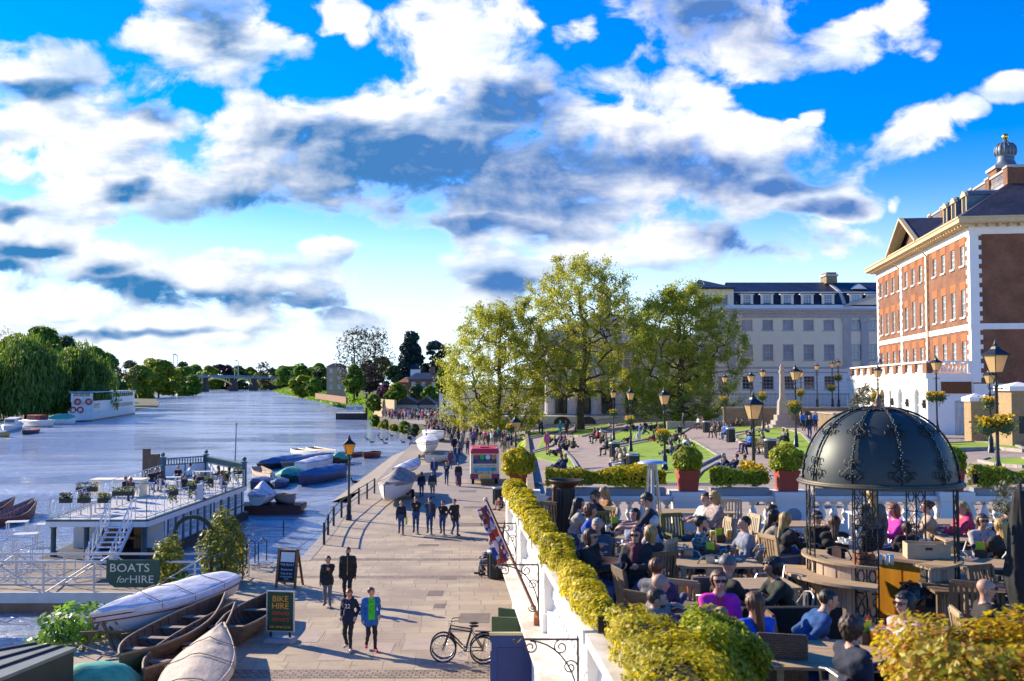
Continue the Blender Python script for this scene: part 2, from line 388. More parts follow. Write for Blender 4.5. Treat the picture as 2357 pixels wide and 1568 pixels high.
PATH=M('pink tarmac path',(0.31,0.235,0.195),0.9,0.14,1.2,0.15,coords='World',col2=(0.36,0.28,0.23))
GRASSM=M('mown grass',(0.17,0.29,0.008),0.9,0.2,0.7,0.5,coords='World',col2=(0.25,0.37,0.012))
EARTH=M('bank earth',(0.055,0.075,0.025),0.95,0.3,0.2,0.5,coords='World',col2=(.09,.085,.04))
STONE=M('kerb stone',(0.36,0.31,0.26),0.85,0.2,2.5,0.2,coords='World')
QUAY=M('quay stone',(0.11,0.095,0.07),0.9,0.3,1.5,0.4,coords='World')
ED=[(-30,20.0),(-20.5,24.0),(-15.2,26.2),(-12.6,28.2),(-11.6,31.0),(-11.3,33.8),(-11.05,37.0),(-10.9,40.6),(-8.75,41.2)]
for px,py in [(752,1222),(790,1168),(822,1138),(858,1112)]:q=G(px,py);ED.append((q.x,q.y))
for px,py in [(905,1066),(945,1028),(962,1008),(972,1000),(984,990)]:q=G(px,py,0.1);ED.append((q.x,q.y))
for px,py in [(982,981),(940,977),(900,969),(862,962)]:q=G(px,py,0.3);ED.append((q.x,q.y))
rows=[]
mbp=MB()
top=[(x,y,promz(y))for x,y in ED]
poly=[(-30,4,0),(12,4,0),(rwall(28.3)+12,28.3,0)]
def strip(a,b_,z):
 pass
near=[p for p in ED if p[1]<90];far=[p for p in ED if p[1]>=60]
yl=near[-1]
sheet('promenade',[(-30,4)]+near+[(rwall(yl[1])+0.3,yl[1]),(rwall(24.11)+.3,24.11),(13,24.1),(13,4)],0.0,PAVE)
farp=[yl]+[p for p in ED if p[1]>=90]
le=farp
mb=MB()
ys=[yl[1]]+[90,105,120,140,165]
def edge_x(Y):
 pts=[p for p in ED if p[1]>50]
 for a,b2 in zip(pts,pts[1:]):
  if a[1]<=Y<=b2[1]:return a[0]+(b2[0]-a[0])*(Y-a[1])/max(1e-6,b2[1]-a[1])
 return pts[-1][0]
ylast=max(p[1]for p in ED)
ys=[yl[1]]+[y for y in np.linspace(yl[1]+4,ylast,28)]
vs=[]
for y in ys:
 vs+=[(edge_x(y),y,promz(y)),(rwall(y)+0.4 if y<130 else 25,y,promz(y))]
mb.add(vs,[(2*i,2*i+1,2*i+3,2*i+2)for i in range(len(ys)-1)])
tag(mb.build('towpath',PAVE),kind='structure')
mb=MB()
for (a,b2)in zip(ED,ED[1:]):
 za,zb=promz(a[1]),promz(b2[1])
 mb.add([(a[0],a[1],WZ-1),(b2[0],b2[1],WZ-1),(b2[0],b2[1],zb-.004),(a[0],a[1],za-.004)],[(0,1,2,3)])
tag(mb.build('quay',QUAY),kind='structure')
mb=MB()
cop=[(x,y)for x,y in ED if 40<y<75]
for (a,b2)in zip(cop,cop[1:]):
 d=V(b2[0]-a[0],b2[1]-a[1],0);n_=V(-d.y,d.x,0).normalized()*0.0;r_=V(d.y,-d.x,0).normalized()*0.45
 L=max(1,int(d.length/1.1))
 for i in range(L):
  p=V(a[0],a[1],0)+d*(i/L);q=V(a[0],a[1],0)+d*((i+.97)/L);h=0.012
  mb.add([p-r_*.1+V(0,0,h),q-r_*.1+V(0,0,h),q+r_+V(0,0,h),p+r_+V(0,0,h)],[(3,2,1,0)])
tag(mb.build('quay_coping',STONE,fixn=True),kind='structure')
sa,sb,sc_,sd=G(858,1110),G(944,1026),G(857,1096,WZ-.1),G(946,1022,WZ-.1)
s1,s2=G(858,1112),G(948,1026)
mb=MB();A=[V(s1.x+.5,s1.y,.004),V(s2.x+.6,s2.y,.004),V(s2.x-3.2,s2.y+5,WZ-.15),V(s1.x-3.6,s1.y+1.0,WZ-.15)]
mb.add(A,[(0,1,2,3)]);tag(mb.build('slipway',M('slipway stone',(0.25,0.21,0.17),.9,.25,1.2,.3,coords='World')),kind='structure')
COB=brickmat('cobbles',(0.40,0.30,0.23),(0.25,0.19,0.14),(0.11,0.085,0.065),1.0,0.2,0.16,0.018,axes='flat',coords='World',bump=0.6)
for (ya,yb_)in ((24.9,25.65),(37.6,38.1),(41.35,41.9)):
 xl=-9.5 if ya<30 else -10.2 if ya<40 else -8.5
 sheet('cobble_band',[(xl,ya),(rwall(ya)+.2,ya),(rwall(yb_)+.2,yb_),(xl,yb_)],0.004,COB)
SL=[M('new slab',(0.44,0.34,0.27),.85,.12,2,.1,coords='World'),M('old slab',(0.185,0.145,0.115),.9,.2,2,.1,coords='World')]
for px,py,w,h,k in [(1045,1241,92,6,1),(985,1255,48,5,1),(1000,1366,36,12,1),(1010,1395,26,10,1),(960,1484,70,26,0),(760,1510,60,22,0),(1090,1423,70,22,1),(1060,1450,58,10,1),(870,1492,58,24,0),(1120,1300,34,12,1),(1080,1208,60,8,1),(905,1425,60,12,0),(700,1466,60,26,0),(1040,1520,70,24,0),(1096,1168,60,5,1),(1075,1131,40,5,1),(690,1365,40,10,0),(1030,1330,40,9,1)]:
 a=G(px-w/2,py+h/2);b2=G(px+w/2,py+h/2);c=G(px+w/2,py-h/2);d=G(px-w/2,py-h/2)
 sheet('paving_patch',[(a.x,a.y),(b2.x,b2.y),(b2.x,c.y),(a.x,c.y)],0.004+0.001*(len(bpy.data.objects)%3),SL[k])
mb=MB();Ys=[24.1,28.4]+list(range(31,152,4))+[160,175,200,260,400]
Xs=[0,.8,2,5,9,14,20,26,33,45,70,130,300]
vs=[]
for y in Ys:
 for x in Xs:
  X0=rwall(y)+.01+x;vs.append((X0,y,hz(X0,y)))
nx_=len(Xs)
mb.add(vs,[(j*nx_+i,j*nx_+i+1,(j+1)*nx_+i+1,(j+1)*nx_+i)for j in range(len(Ys)-1)for i in range(nx_-1)])
tag(mb.build('path',PATH),kind='structure')
BRK=brickmat('yellow stock brick',(0.30,0.20,0.11),(0.22,0.14,0.075),(0.3,0.26,0.2),1.0,.23,.075,.01)
mb=MB()
for a,b2 in zip(Ys[:33],Ys[1:34]):
 x0,x1=rwall(a),rwall(b2)
 mb.add([(x0,a,0),(x1,b2,0),(x1,b2,hz(x1+.05,b2)+.3),(x0,a,hz(x0+.05,a)+.3)],[(0,1,2,3)])
 mb.add([(x0,a,hz(x0+.05,a)+.3),(x1,b2,hz(x1+.05,b2)+.3),(x1+.3,b2,hz(x1+.05,b2)+.3),(x0+.3,a,hz(x0+.05,a)+.3)],[(3,2,1,0)])
 mb.add([(x0+.3,a,0),(x1+.3,b2,0),(x1+.3,b2,hz(x1+.05,b2)+.3),(x0+.3,a,hz(x0+.05,a)+.3)],[(3,2,1,0)])
tag(mb.build('retaining_wall',BRK),'low brick retaining wall between the promenade and the sloping lawns','wall')
def dens(poly,n=6):
 out=[]
 for a,b2 in zip(poly,poly[1:]+poly[:1]):
  for i in range(n):out.append((a[0]+(b2[0]-a[0])*i/n,a[1]+(b2[1]-a[1])*i/n))
 return out
def lawn(pts,kerb=True):
 P=[GT(*p)for p in dens(pts)]
 mb=MB();mb.add([(p.x,p.y,p.z+.06)for p in P],[tuple(range(len(P)))])
 o=mb.build('lawn',GRASSM)
 if o.data.polygons[0].normal.z<0:o.data.flip_normals()
 tag(o,kind='structure')
 if kerb:
  mb=MB();c=sum(P,V(0,0,0))/len(P)
  for a,b2 in zip(P,P[1:]+P[:1]):mb.bar(a+V(0,0,.03),b2+V(0,0,.03),.2,.2)
  tag(mb.build('kerb',STONE),kind='structure')
 return P
lawn([(1195,1118),(1200,1052),(1222,1046),(1262,1035),(1296,1036),(1318,1062),(1336,1094),(1350,1118)])
lawn([(1188,1040),(1186,1022),(1205,1014),(1262,1003),(1285,1006),(1268,1028),(1222,1042)])
lawn([(1388,1020),(1402,1004),(1440,990),(1500,974),(1560,970),(1600,979),(1560,1003),(1480,1014),(1412,1027)])
lawn([(1428,1118),(1420,1094),(1408,1060),(1412,1034),(1480,1020),(1560,1005),(1600,1018),(1654,1052),(1625,1066),(1572,1092),(1560,1118)])
lawn([(1590,1118),(1612,1090),(1652,1066),(1712,1088),(1735,1118)])
lawn([(1640,985),(1648,966),(1668,962),(1745,968),(1768,982),(1740,990),(1690,998),(1650,995)])
lawn([(1690,1006),(1745,992),(1800,986),(1846,1000),(1872,1028),(1872,1052),(1838,1052),(1740,1034),(1705,1020)])
lawn([(1184,1003),(1220,998),(1300,980),(1312,985),(1256,1001),(1200,1010)])
lawn([(1302,1004),(1325,990),(1400,976),(1404,982),(1372,996),(1340,1006)])
lawn([(1420,980),(1450,965),(1560,948),(1590,950),(1560,962),(1500,968)])
lawn([(2140,1042),(2146,1024),(2240,1020),(2330,1024),(2357,1036),(2357,1040),(2300,1034),(2200,1036)])
lawn([(2255,1064),(2275,1058),(2357,1058),(2400,1072),(2357,1078),(2300,1074)])
lawn([(2160,1098),(2180,1076),(2230,1084),(2235,1098)])
BRICK=brickmat('red brick',(0.27,0.088,0.036),(0.185,0.058,0.026),(0.24,0.15,0.09),1.0,.235,.085,.012,blotch=.3)
RUB=M('rubbed brick',(0.50,0.13,0.04),.85,.15,3,.1)
STUC=M('white stucco',(0.86,0.83,0.77),.75,.05,1.2,.08)
CREAM=M('cream render',(0.94,0.80,0.57),.8,.05,.8,.05)
CREAM2=M('grey limestone',(0.50,0.46,0.43),.8,.12,1.5,.1)
TIMB=M('cream painted timber',(0.62,0.46,0.25),.6,.1,2)
SLATE=brickmat('slate roof',(0.045,0.04,0.055),(0.07,0.06,0.075),(0.02,0.02,0.025),1.0,.35,.2,.012,rough=.55,blotch=.35)
SLATB=brickmat('blue slate roof',(0.016,0.026,0.05),(0.028,0.038,0.065),(0.008,0.01,0.02),1.0,.4,.24,.012,rough=.5,blotch=.4)
LEAD=M('lead sheet',(0.13,0.16,0.19),.5,.25,2.5,.1,metal=.3)
GLASS=glassmat('window glass',(.27,.34,.37));GLASSD=glassmat('dark window glass',(.03,.04,.05))
WPAINT=M('white paint',(0.8,0.8,0.78),.5,.05,3)
IRON=M('black iron',(0.02,0.022,0.022),.45,.3,6,.1,metal=.2)
GOLD=M('gilding',(0.8,0.5,0.08),.25,.1,3,metal=.9)
def holewall(mb,x0,x1,z0,z1,holes,y,s,depth=.18):
 xs=sorted({x0,x1,*[h[0]for h in holes],*[h[1]for h in holes]});zs=sorted({z0,z1,*[h[2]for h in holes],*[h[3]for h in holes]})
 for i in range(len(xs)-1):
  for j in range(len(zs)-1):
   cx,cz=(xs[i]+xs[i+1])/2,(zs[j]+zs[j+1])/2
   if any(h[0]<cx<h[1]and h[2]<cz<h[3]for h in holes):continue
   q=[(xs[i],y,zs[j]),(xs[i+1],y,zs[j]),(xs[i+1],y,zs[j+1]),(xs[i],y,zs[j+1])]
   mb.add(q if s<0 else q[::-1],[(0,1,2,3)])
 for h in holes:
  a,b2,c,d=h[:4];yi=y-s*depth
  for p,q in (((a,c),(a,d)),((b2,d),(b2,c)),((a,d),(b2,d)),((b2,c),(a,c))):
   mb.add([(p[0],y,p[1]),(q[0],y,q[1]),(q[0],yi,q[1]),(p[0],yi,p[1])],[(0,1,2,3)])
def window(par,x0,x1,z0,z1,y,s,depth=.14,nx=2,nz=4,sill=True,frame=WPAINT,glass=GLASS,arch=False,sillm=None):
 mb=MB();yi=y-s*depth;w=.07
 def bx(a,b2,c,d,t0,t1):
  ya,yb=yi+s*t0,yi+s*t1;mb.box(a,b2,min(ya,yb),max(ya,yb),c,d)
 bx(x0,x0+w,z0,z1,-.02,.05);bx(x1-w,x1,z0,z1,-.02,.05);bx(x0+w,x1-w,z1-w,z1,-.02,.05);bx(x0+w,x1-w,z0,z0+w,-.02,.05)
 zm=(z0+z1)/2;bx(x0+w,x1-w,zm-.035,zm+.035,-.02,.06)
 for i in range(1,nx):
  xx=x0+(x1-x0)*i/nx;bx(xx-.02,xx+.02,z0+w,z1-w,-.015,.03)
 for j in range(1,nz):
  zz=z0+(z1-z0)*j/nz
  if abs(zz-zm)>.1:bx(x0+w,x1-w,zz-.018,zz+.018,-.014,.028)
 if sill:mb.use(sillm or frame);bx(x0-.12,x1+.12,z0-.14,z0-.005,-.0,depth+.12)
 if sill and len(mb.mats)>1:
  mb.mats=[frame if m_ is None else m_ for m_ in mb.mats]
 o=mb.build('window',frame,par)
 g=MB();q=[(x0+.02,yi-s*.005,z0+.02),(x1-.02,yi-s*.005,z0+.02),(x1-.02,yi-s*.005,z1-.02),(x0+.02,yi-s*.005,z1-.02)]
 g.add(q if s<0 else q[::-1],[(0,1,2,3)]);g.build('pane',glass,o)
 return o
FX0=24.0
def fy(px,x0=FX0):return x0/((px-CX)/F-0.1467)
def lx(px,x0=FX0):return (fy(px,x0)-76)/.989
bb=thing('brick_house','four storey red brick riverside house with white quoins, gable and lead cupola','house',(FX0+.1467*76,76,0),math.atan2(.989,.1467))
L=33.0;EZ=19.5
rowsz=[(16.57,18.12),(12.53,14.67),(9.05,10.62)]
wx=[lx(p)for p in (2154.5,2175,2197,2220,2088,2104.6,2122,2030.5,2043.7,2058,2072)]
holes=[]
for (a,b2)in rowsz:
 for i,c in enumerate(wx):
  hw=.5 if i<4 else .48
  holes.append((c-hw,c+hw,a,b2+(.35 if (i==5 and a==12.53)else 0)))
mb=MB();holewall(mb,0,L,7.3,EZ,holes,0,1)
for (ya,yb_,xx)in ((-16,0,0.0),(-16,0,L)):
 q=[(xx,ya,7.3),(xx,yb_,7.3),(xx,yb_,EZ),(xx,ya,EZ)];mb.add(q[::-1]if xx==0 else q,[(0,1,2,3)])
mb.build('wall',BRICK,bb)
mb=MB();mb.box(0.05,L-.05,-16,-.05,2.5,7.28);mb.build('base',STUC,bb)
for h in holes:window(bb,h[0],h[1],h[2],h[3],0,1)
for h in holes:MB().prism([(h[0]-.16,h[3]+.004),(h[1]+.16,h[3]+.004),(h[1]+.3,h[3]+.62),(h[0]-.3,h[3]+.62)],.004,.02,'y').build('lintel',RUB,bb)
mb=MB()
mb.box(.004,L,.0,.07,11.45,11.9);mb.box(-.07,0,-16,.07,11.45,11.9)
mb.box(.004,L,.0,.09,18.75,EZ);mb.box(-.09,0,-16,.09,18.75,EZ)
mb.build('string_course',STUC,bb)
for qx in (0,lx(2136),lx(2077),L):
 mb=MB();z=7.4;k=0
 while z<18.7:
  t=.95 if k%2 else .55
  if qx==0:mb.box(-.05,t,-.0,.05,z,z+.36);mb.box(-.05,-.0,-t*.85,0,z,z+.36)
  elif qx==L:mb.box(L-t,L+.05,0,.05,z,z+.36)
  else:mb.box(qx-t/2,qx+t/2,0,.06,z,z+.36)
  z+=.363;k+=1
 if qx not in (0,L):mb.box(qx-.27,qx+.27,.06,.075,7.4,18.7)
 if qx==0:mb.box(-.065,-.05,-.6,.0,7.4,18.7)
 mb.build('quoin',STUC,bb)
mb=MB();OV=.95
mb.box(-OV,L+OV,0.09,OV,EZ,EZ+.12);mb.box(-OV,-.09,-16,.09,EZ,EZ+.12)
mb.box(-OV-.12,L+OV,OV,OV+.12,EZ+.05,EZ+.5);mb.box(-OV-.12,-OV,-16,OV,EZ+.05,EZ+.5)
mb.box(-OV-.2,L+OV,OV+.12,OV+.2,EZ+.38,EZ+.5);mb.box(-OV-.2,-OV-.12,-16,OV+.2,EZ+.38,EZ+.5)
n=44
for i in range(n):xx=-.6+(L+1.2)*i/n;mb.box(xx,xx+.16,.1,.8,EZ-.2,EZ-.003)
for i in range(18):yy=-.4-.75*i;mb.box(-.8,-.1,yy-.16,yy,EZ-.2,EZ-.003)
mb.build('eaves',TIMB,bb)
RZ=EZ+.5;PZ=23.4;d=4.2;o=OV
mb=MB();c=[(-o,o),(L+o,o),(L+o,-17),(-o,-17)];t=[(d,-d),(L-d,-d),(L-d,-13),(d,-13)]
vs=[(x,y,RZ)for x,y in c]+[(x,y,PZ)for x,y in t]
mb.add(vs,[(1,0,4,5),(0,3,7,4),(2,1,5,6),(3,2,6,7),(4,7,6,5)])
roof=mb.build('roof',SLATE,bb,fixn=True)
mb=MB();xc=(lx(2136)+lx(2077))/2;hw=(lx(2077)-lx(2136))/2+.95
g0,g1,gz=OV+.2,-5.5,RZ+2.9
vs=[(xc-hw,g0,RZ+.05),(xc+hw,g0,RZ+.05),(xc,g0,gz),(xc,g1,gz),(xc-hw,g1,RZ),(xc+hw,g1,RZ)]
mb.add(vs,[(0,2,3,4),(2,1,5,3)]);mb.build('gable_roof',SLATE,bb,fixn=True)
mb=MB();mb.use(TIMB)
for s_ in (-1,1):mb.bar((xc+s_*hw,g0-.1,RZ),(xc,g0-.1,gz-.06),.22,.4,up=(0,1,0))
for s_ in (-1,1):mb.bar((xc+s_*(hw-.5),g0-.55,RZ-.05),(xc,g0-.55,gz-.35),.7,.08,up=(0,0,1))
mb.use(BRICK);mb.add([(xc-hw+.8,.02,EZ+.1),(xc+hw-.8,.02,EZ+.1),(xc,.02,gz-.5)],[(2,1,0)])
mb.use(RUB);mb.lathe([(.0,0),(.42,.001)],(0,0,0),14)
nv=30;mb.v[-nv+2:]=mb.v[-nv+2:]
for i in range(len(mb.v)-28,len(mb.v)):x,y,z=mb.v[i];mb.v[i]=(xc+x,.04+abs(z),gz-1.55+y)
mb.build('gable',TIMB,bb)
for p in (2200.6,2176.5,2157.5,2047,2062):
 xx=lx(p);mb=MB();y0=-.9;zb=RZ+1.0
 mb.use(LEAD);mb.box(xx-.62,xx+.62,y0-3.2,y0,zb-.4,zb+1.45)
 mb.use(TIMB);mb.box(xx-.62,xx+.62,y0,y0+.06,zb-.05,zb+.1);mb.box(xx-.62,xx-.45,y0,y0+.06,zb+.1,zb+1.4);mb.box(xx+.45,xx+.62,y0,y0+.06,zb+.1,zb+1.4)
 mb.prism([(xx-.78,zb+1.4),(xx+.78,zb+1.4),(xx+.45,zb+1.72),(xx,zb+1.88),(xx-.45,zb+1.72)],y0-.05,y0+.16,'y')
 mb.use(LEAD);mb.prism([(xx-.8,zb+1.46),(xx+.8,zb+1.46),(xx+.46,zb+1.78),(xx,zb+1.95),(xx-.46,zb+1.78)],y0-3.2,y0-.06,'y')
 mb.use(IRON);mb.box(xx-.44,xx+.44,y0+.0,y0+.02,zb+.1,zb+1.38)
 for i in range(9):mb.box(xx-.44,xx+.44,y0+.02,y0+.04,zb+.14+i*.14,zb+.2+i*.14)
 mb.build('dormer',None,bb)
mb=MB()
for x0 in np.arange(d,L-d-1,4.6):
 mb.use(BRICK);mb.box(x0,x0+1.0,-d-.45,-d,PZ-.1,PZ+1.35)
 mb.use(CREAM2);mb.box(x0-.08,x0+1.08,-d-.5,-d+.06,PZ+1.35,PZ+1.5);mb.box(x0+1.09,x0+4.5,-d-.4,-d-.02,PZ+1.2,PZ+1.38);mb.box(x0+1.01,x0+4.59,-d-.4,-d-.02,PZ-.05,PZ+.2)
 for i in range(11):mb.lathe([(.06,.2),(.1,.45),(.05,.8),(.08,1.2)],(x0+1.25+i*.31,-d-.2,PZ),6)
for yy in range(4):mb.use(BRICK);mb.box(d+.01,d+.4,-d-.46-yy*2.2-2.1,-d-.46-yy*2.2,PZ-.1,PZ+1.2)
mb.build('parapet',None,bb)
cu=MB();cx_,cy_=8.5,-5.5
cu.use(BRICK);cu.box(cx_-1.1,cx_+1.1,cy_-1.1,cy_+1.1,PZ-.1,PZ+1.95);cu.use(CREAM2);cu.box(cx_-1.25,cx_+1.25,cy_-1.25,cy_+1.25,PZ+1.95,PZ+2.2)
cu.use(IRON)
for i in (-.55,.2):cu.box(cx_-1.12,cx_-1.1,cy_+i,cy_+i+.45,PZ+.7,PZ+1.8)
cu.build('turret',None,bb)
cu=MB();cu.use(LEAD);cu.lathe([(1.2,0),(.8,.25),(.66,.65),(.7,.8),(.62,.84),(.78,1.0),(.86,1.35),(.8,1.75),(.55,2.05),(.2,2.2),(.12,2.45),(0,2.5)],(cx_,cy_,PZ+2.2),16)
for i in range(16):
 t=2*PI*i/16;cu.tube([(cx_+r_*math.cos(t),cy_+r_*math.sin(t),PZ+2.2+z_)for r_,z_ in ((.79,1.0),(.88,1.35),(.82,1.75),(.56,2.06))],.03,4)
cu.use(GOLD);cu.ball((cx_,cy_,PZ+4.85),.27,n=12,k=8);cu.use(LEAD);cu.tube([(cx_,cy_,PZ+4.6),(cx_,cy_,PZ+4.75)],.1,6);cu.build('cupola',None,bb,smooth=True)
mb=MB()
for qx in (lx(2136)-.55,):
 mb.tube([(qx,.14,7.5),(qx,.14,18.6)],.07,6);mb.tube([(qx,.14,18.6),(qx,.9,19.5)],.07,6)
mb.build('drainpipe',TIMB,bb);mb=MB()
mb.tube([(lx(2077)+.5,.1,18.7),(lx(2077)+.5,.9,19.5)],.07,6)
mb.build('drainpipe',TIMB,bb)
FL=33.2;yF=3.3;X2=20.7
ah=[]
for p,w_,zt in ((2113,.8,6.9),(2074,.75,6.9),(1987,1.0,6.7),(1965,.8,6.7)):c=lx(p,X2);ah.append((c-w_*1.05,c+w_*1.05,4.3,zt))
c=lx(2032,X2);door=(c-.9,c+.9,3.2,6.8);c2=lx(2051,X2)
mb=MB();mb.use(STUC);holewall(mb,0,FL,2.5,8.0,ah+[door,(c2-.35,c2+.35,3.6,6.7)],yF,1,.35)
q=[(0,0,2.5),(0,yF,2.5),(0,yF,8.0),(0,0,8.0)];mb.add(q[::-1],[(0,1,2,3)])
mb.box(-.1,FL+.1,yF,yF+.12,7.75,8.1);mb.box(-.1,-.003,-.02,yF,7.75,8.1)
mb.add([(0,0.02,8.0),(FL,0.02,8.0),(FL,yF,8.0),(0,yF,8.0)],[(0,1,2,3)])
for h in ah+[door]:
 n=8;r_=(h[1]-h[0])/2;xc2=(h[0]+h[1])/2
 for s_ in (-1,1):
  pts=[(xc2+s_*r_,h[3])]+[(xc2+s_*r_*math.cos(PI/2*i/n),h[3]-.7+.7*math.sin(PI/2*i/n))for i in range(n+1)]
  mb.prism(pts,yF-.3,yF-.004,'y')
mb.build('front_wall',STUC,bb,fixn=False)
for h in ah:window(bb,h[0]+.05,h[1]-.05,h[2],h[3],yF,1,depth=.3,nx=4,nz=4)
mb=MB();mb.use(IRON);mb.box(door[0]+.02,door[1]-.02,yF-.34,yF-.3,3.2,6.75);mb.build('door',None,bb)
mb=MB();mb.box(c2-.34,c2+.34,yF-.34,yF-.3,3.6,6.7);mb.build('pane',GLASSD,bb)
mb=MB()
x=.0;k=0
while x<FL-2:
 w_=1.0 if k else 1.2
 mb.use(BRICK);mb.box(x,x+w_,yF-.42,yF+.04,8.12,8.92)
 mb.use(STUC);e=min(x+w_+2.3,FL);mb.box(x+w_+.01,e-.01,yF-.36,yF,8.12,8.22)
 mb.add([(x+w_,yF-.2,8.2),(e,yF-.2,8.2),(e,yF-.2,8.8),(x+w_,yF-.2,8.8)],[(3,2,1,0)])if False else None
 nb=int((e-x-w_)/.27)
 for i in range(nb):mb.lathe([(.07,0),(.1,.2),(.05,.42),(.08,.62)],(x+w_+.18+i*.27,yF-.18,8.22),6)
 x=e;k+=1
mb.use(STUC);mb.box(-.1,FL,yF-.48,yF+.1,8.92,9.06);mb.box(-.1,.35,.1,yF-.48,8.92,9.06);mb.box(0,.3,.02,.3,8.12,8.92)
for i in range(9):mb.lathe([(.07,0),(.1,.2),(.05,.42),(.08,.7)],(.15,.5+i*.28,8.2),6)
mb.build('balustrade',None,bb)
mb=MB();mb.box(-.05,-.004,.1,yF-1.0,6.55,7.45);mb.build('sign_board',M('brown timber board',(.17,.06,.02),.8,.3,4,.1,stretch=(1,1,8)),bb)
for k in range(6):
 xx=(lx(2133,X2),lx(2093,X2),lx(2058,X2),lx(2003,X2),lx(1976,X2),lx(2045,X2))[k]
 if k<5:
  mb=MB();mb.box(xx-.12,xx+.12,yF+.003,yF+.2,5.4,6.05);mb.box(xx-.18,xx+.18,yF+.003,yF+.26,5.62,5.78);mb.build('wall_lantern',IRON,bb)
gb=thing('georgian_block','long cream rendered Georgian block with dark slate mansard roof, dormers and sash windows','building',(0,135,0))
def gx(px):return (px-CX)/F*135
def gz_(py):return CZ+(885-py)/F*135
GX0,GX1=gx(1600),gx(2062)
cols=[1624,1664,1720.7,1768,1815,1862,1909,1972,2012,2050]
gh=[]
for px in cols:
 a,b2=gx(px)-.72,gx(px)+.72
 gh+=[(a,b2,gz_(760),gz_(736)),(a,b2,gz_(829),gz_(793)),(a,b2,gz_(896),gz_(866))]
for px in cols[:2]:gh.append((gx(px)-.72,gx(px)+.72,gz_(700),gz_(679)))
mb=MB();mb.use(CREAM);zc=gz_(845)
holewall(mb,GX0,GX1,zc,gz_(705),[h for h in gh if zc<h[2]and h[3]<gz_(705)],0,-1,.2)
holewall(mb,GX0,gx(1690),gz_(705),gz_(662),[h for h in gh if h[2]>=gz_(705)],-.05,-1,.2)
mb.add([(gx(1690),-.05,gz_(705)),(gx(1690),3,gz_(705)),(gx(1690),3,gz_(662)),(gx(1690),-.05,gz_(662))],[(0,1,2,3)])
mb.use(STUC);holewall(mb,GX0,GX1,1.0,zc,[h for h in gh if h[3]<zc],-.06,-1,.22)
mb.build('wall',None,gb)
for h in gh:window(gb,*h[:4],0,-1,depth=.16,nx=3,nz=4,glass=GLASSD if h[3]<zc else GLASS,sillm=CREAM2)
mb=MB();mb.use(CREAM2)
mb.box(GX0,GX1,-.45,-.003,gz_(722),gz_(716));mb.box(GX0,GX1,-.75,-.003,gz_(716),gz_(711));mb.box(GX0,GX1,-.12,-.002,gz_(732),gz_(724));mb.box(GX0,GX1,-.2,-.06,gz_(849),gz_(845));mb.box(GX0,GX1,-.14,-.065,gz_(859),gz_(856))
mb.use(STUC);mb.box(GX0,GX1,-.3,.2,gz_(711),gz_(702))
for z in np.arange(2,zc-.7,.55):mb.use(CREAM2);mb.box(GX0,GX1,-.064,-.058,z,z+.025)
mb.build('cornice',None,gb)
for px in (1683,1700,1950,1991,2033):
 mb=MB();xx=gx(px);w_=.5 if px!=1700 else .07
 if px==1700:mb.tube([(gx(1702),-.18,2),(gx(1702),-.18,gz_(730))],.08,6);mb.box(gx(1702)-.3,gx(1702)+.3,-.4,-.1,gz_(730),gz_(724));mb.build('drainpipe',CREAM,gb);continue
 mb.box(xx-w_,xx+w_,-.2,-.01,zc,gz_(742));mb.box(xx-w_-.12,xx+w_+.12,-.3,-.01,gz_(742),gz_(732));mb.box(xx-w_-.1,xx+w_+.1,-.28,-.01,zc,zc+.3)
 mb.build('pilaster',CREAM2,gb)
mb=MB();mb.use(SLATB)
a,b2=gx(1690),GX1;z0,z1,z2=gz_(702),gz_(671),gz_(641)
mb.add([(a,-.1,z0),(b2,-.1,z0),(b2,1.0,z1),(a,1.0,z1)],[(0,1,2,3)]);mb.add([(a,.9,z1),(b2,.9,z1),(b2,5,z2),(a,5,z2)],[(0,1,2,3)]);mb.add([(a,5,z2),(b2,5,z2),(b2,14,z0),(a,14,z0)],[(0,1,2,3)])
mb.use(STUC);mb.box(a,b2,.85,1.05,z1-.06,z1+.05)
mb.use(SLATB);x0,x1=GX0-.4,gx(1692);e=gz_(662);xm=gx(1622)
mb.add([(x0,-.6,e),(x1,-.6,e),(x1,9,e),(x0,9,e),(xm,4,gz_(636)),(xm+.1,4,gz_(636))],[(0,1,5,4),(1,2,5),(2,3,4,5),(3,0,4)])
mb.use(IRON);mb.box(x0,x1,-.62,9,e-.2,e-.004)
mb.build('roof',None,gb)
for px in (1720.7,1767,1814,1860,1908,1972,2010):
 mb=MB();xx=gx(px);mb.use(CREAM);z_b=gz_(700);z_t=gz_(678)
 mb.use(IRON);mb.box(xx-.72,xx+.72,.1,1.6,z_b,z_t)
 mb.use(CREAM);mb.box(xx-.85,xx-.55,-.02,.12,z_b,z_t);mb.box(xx+.55,xx+.85,-.02,.12,z_b,z_t);mb.box(xx-1.0,xx+1.0,-.1,1.6,z_t+.002,z_t+.12)
 dm=mb.build('dormer',None,gb)
 w_=window(gb,xx-.55,xx+.55,z_b+.05,z_t,.04,-1,depth=.04,nx=3,nz=4,sill=False)
mb=MB();mb.use(BRK);xx=gx(1937);mb.box(xx-.75,xx+.75,3.6,6.2,gz_(645),gz_(628));mb.use(CREAM2);mb.box(xx-.9,xx+.9,3.5,6.3,gz_(628),gz_(624));mb.use(BRK);mb.box(xx-.7,xx+.7,3.7,6.1,gz_(624),gz_(619));mb.build('chimney',None,gb)
mb=MB();mb.bar((gx(1945),.0,gz_(701)),(gx(1941),1.1,gz_(671)),.5,.3);mb.bar((gx(1941),1.1,gz_(671)),(gx(1935),5,gz_(641)),.5,.3);mb.build('party_wall',CREAM2,gb)
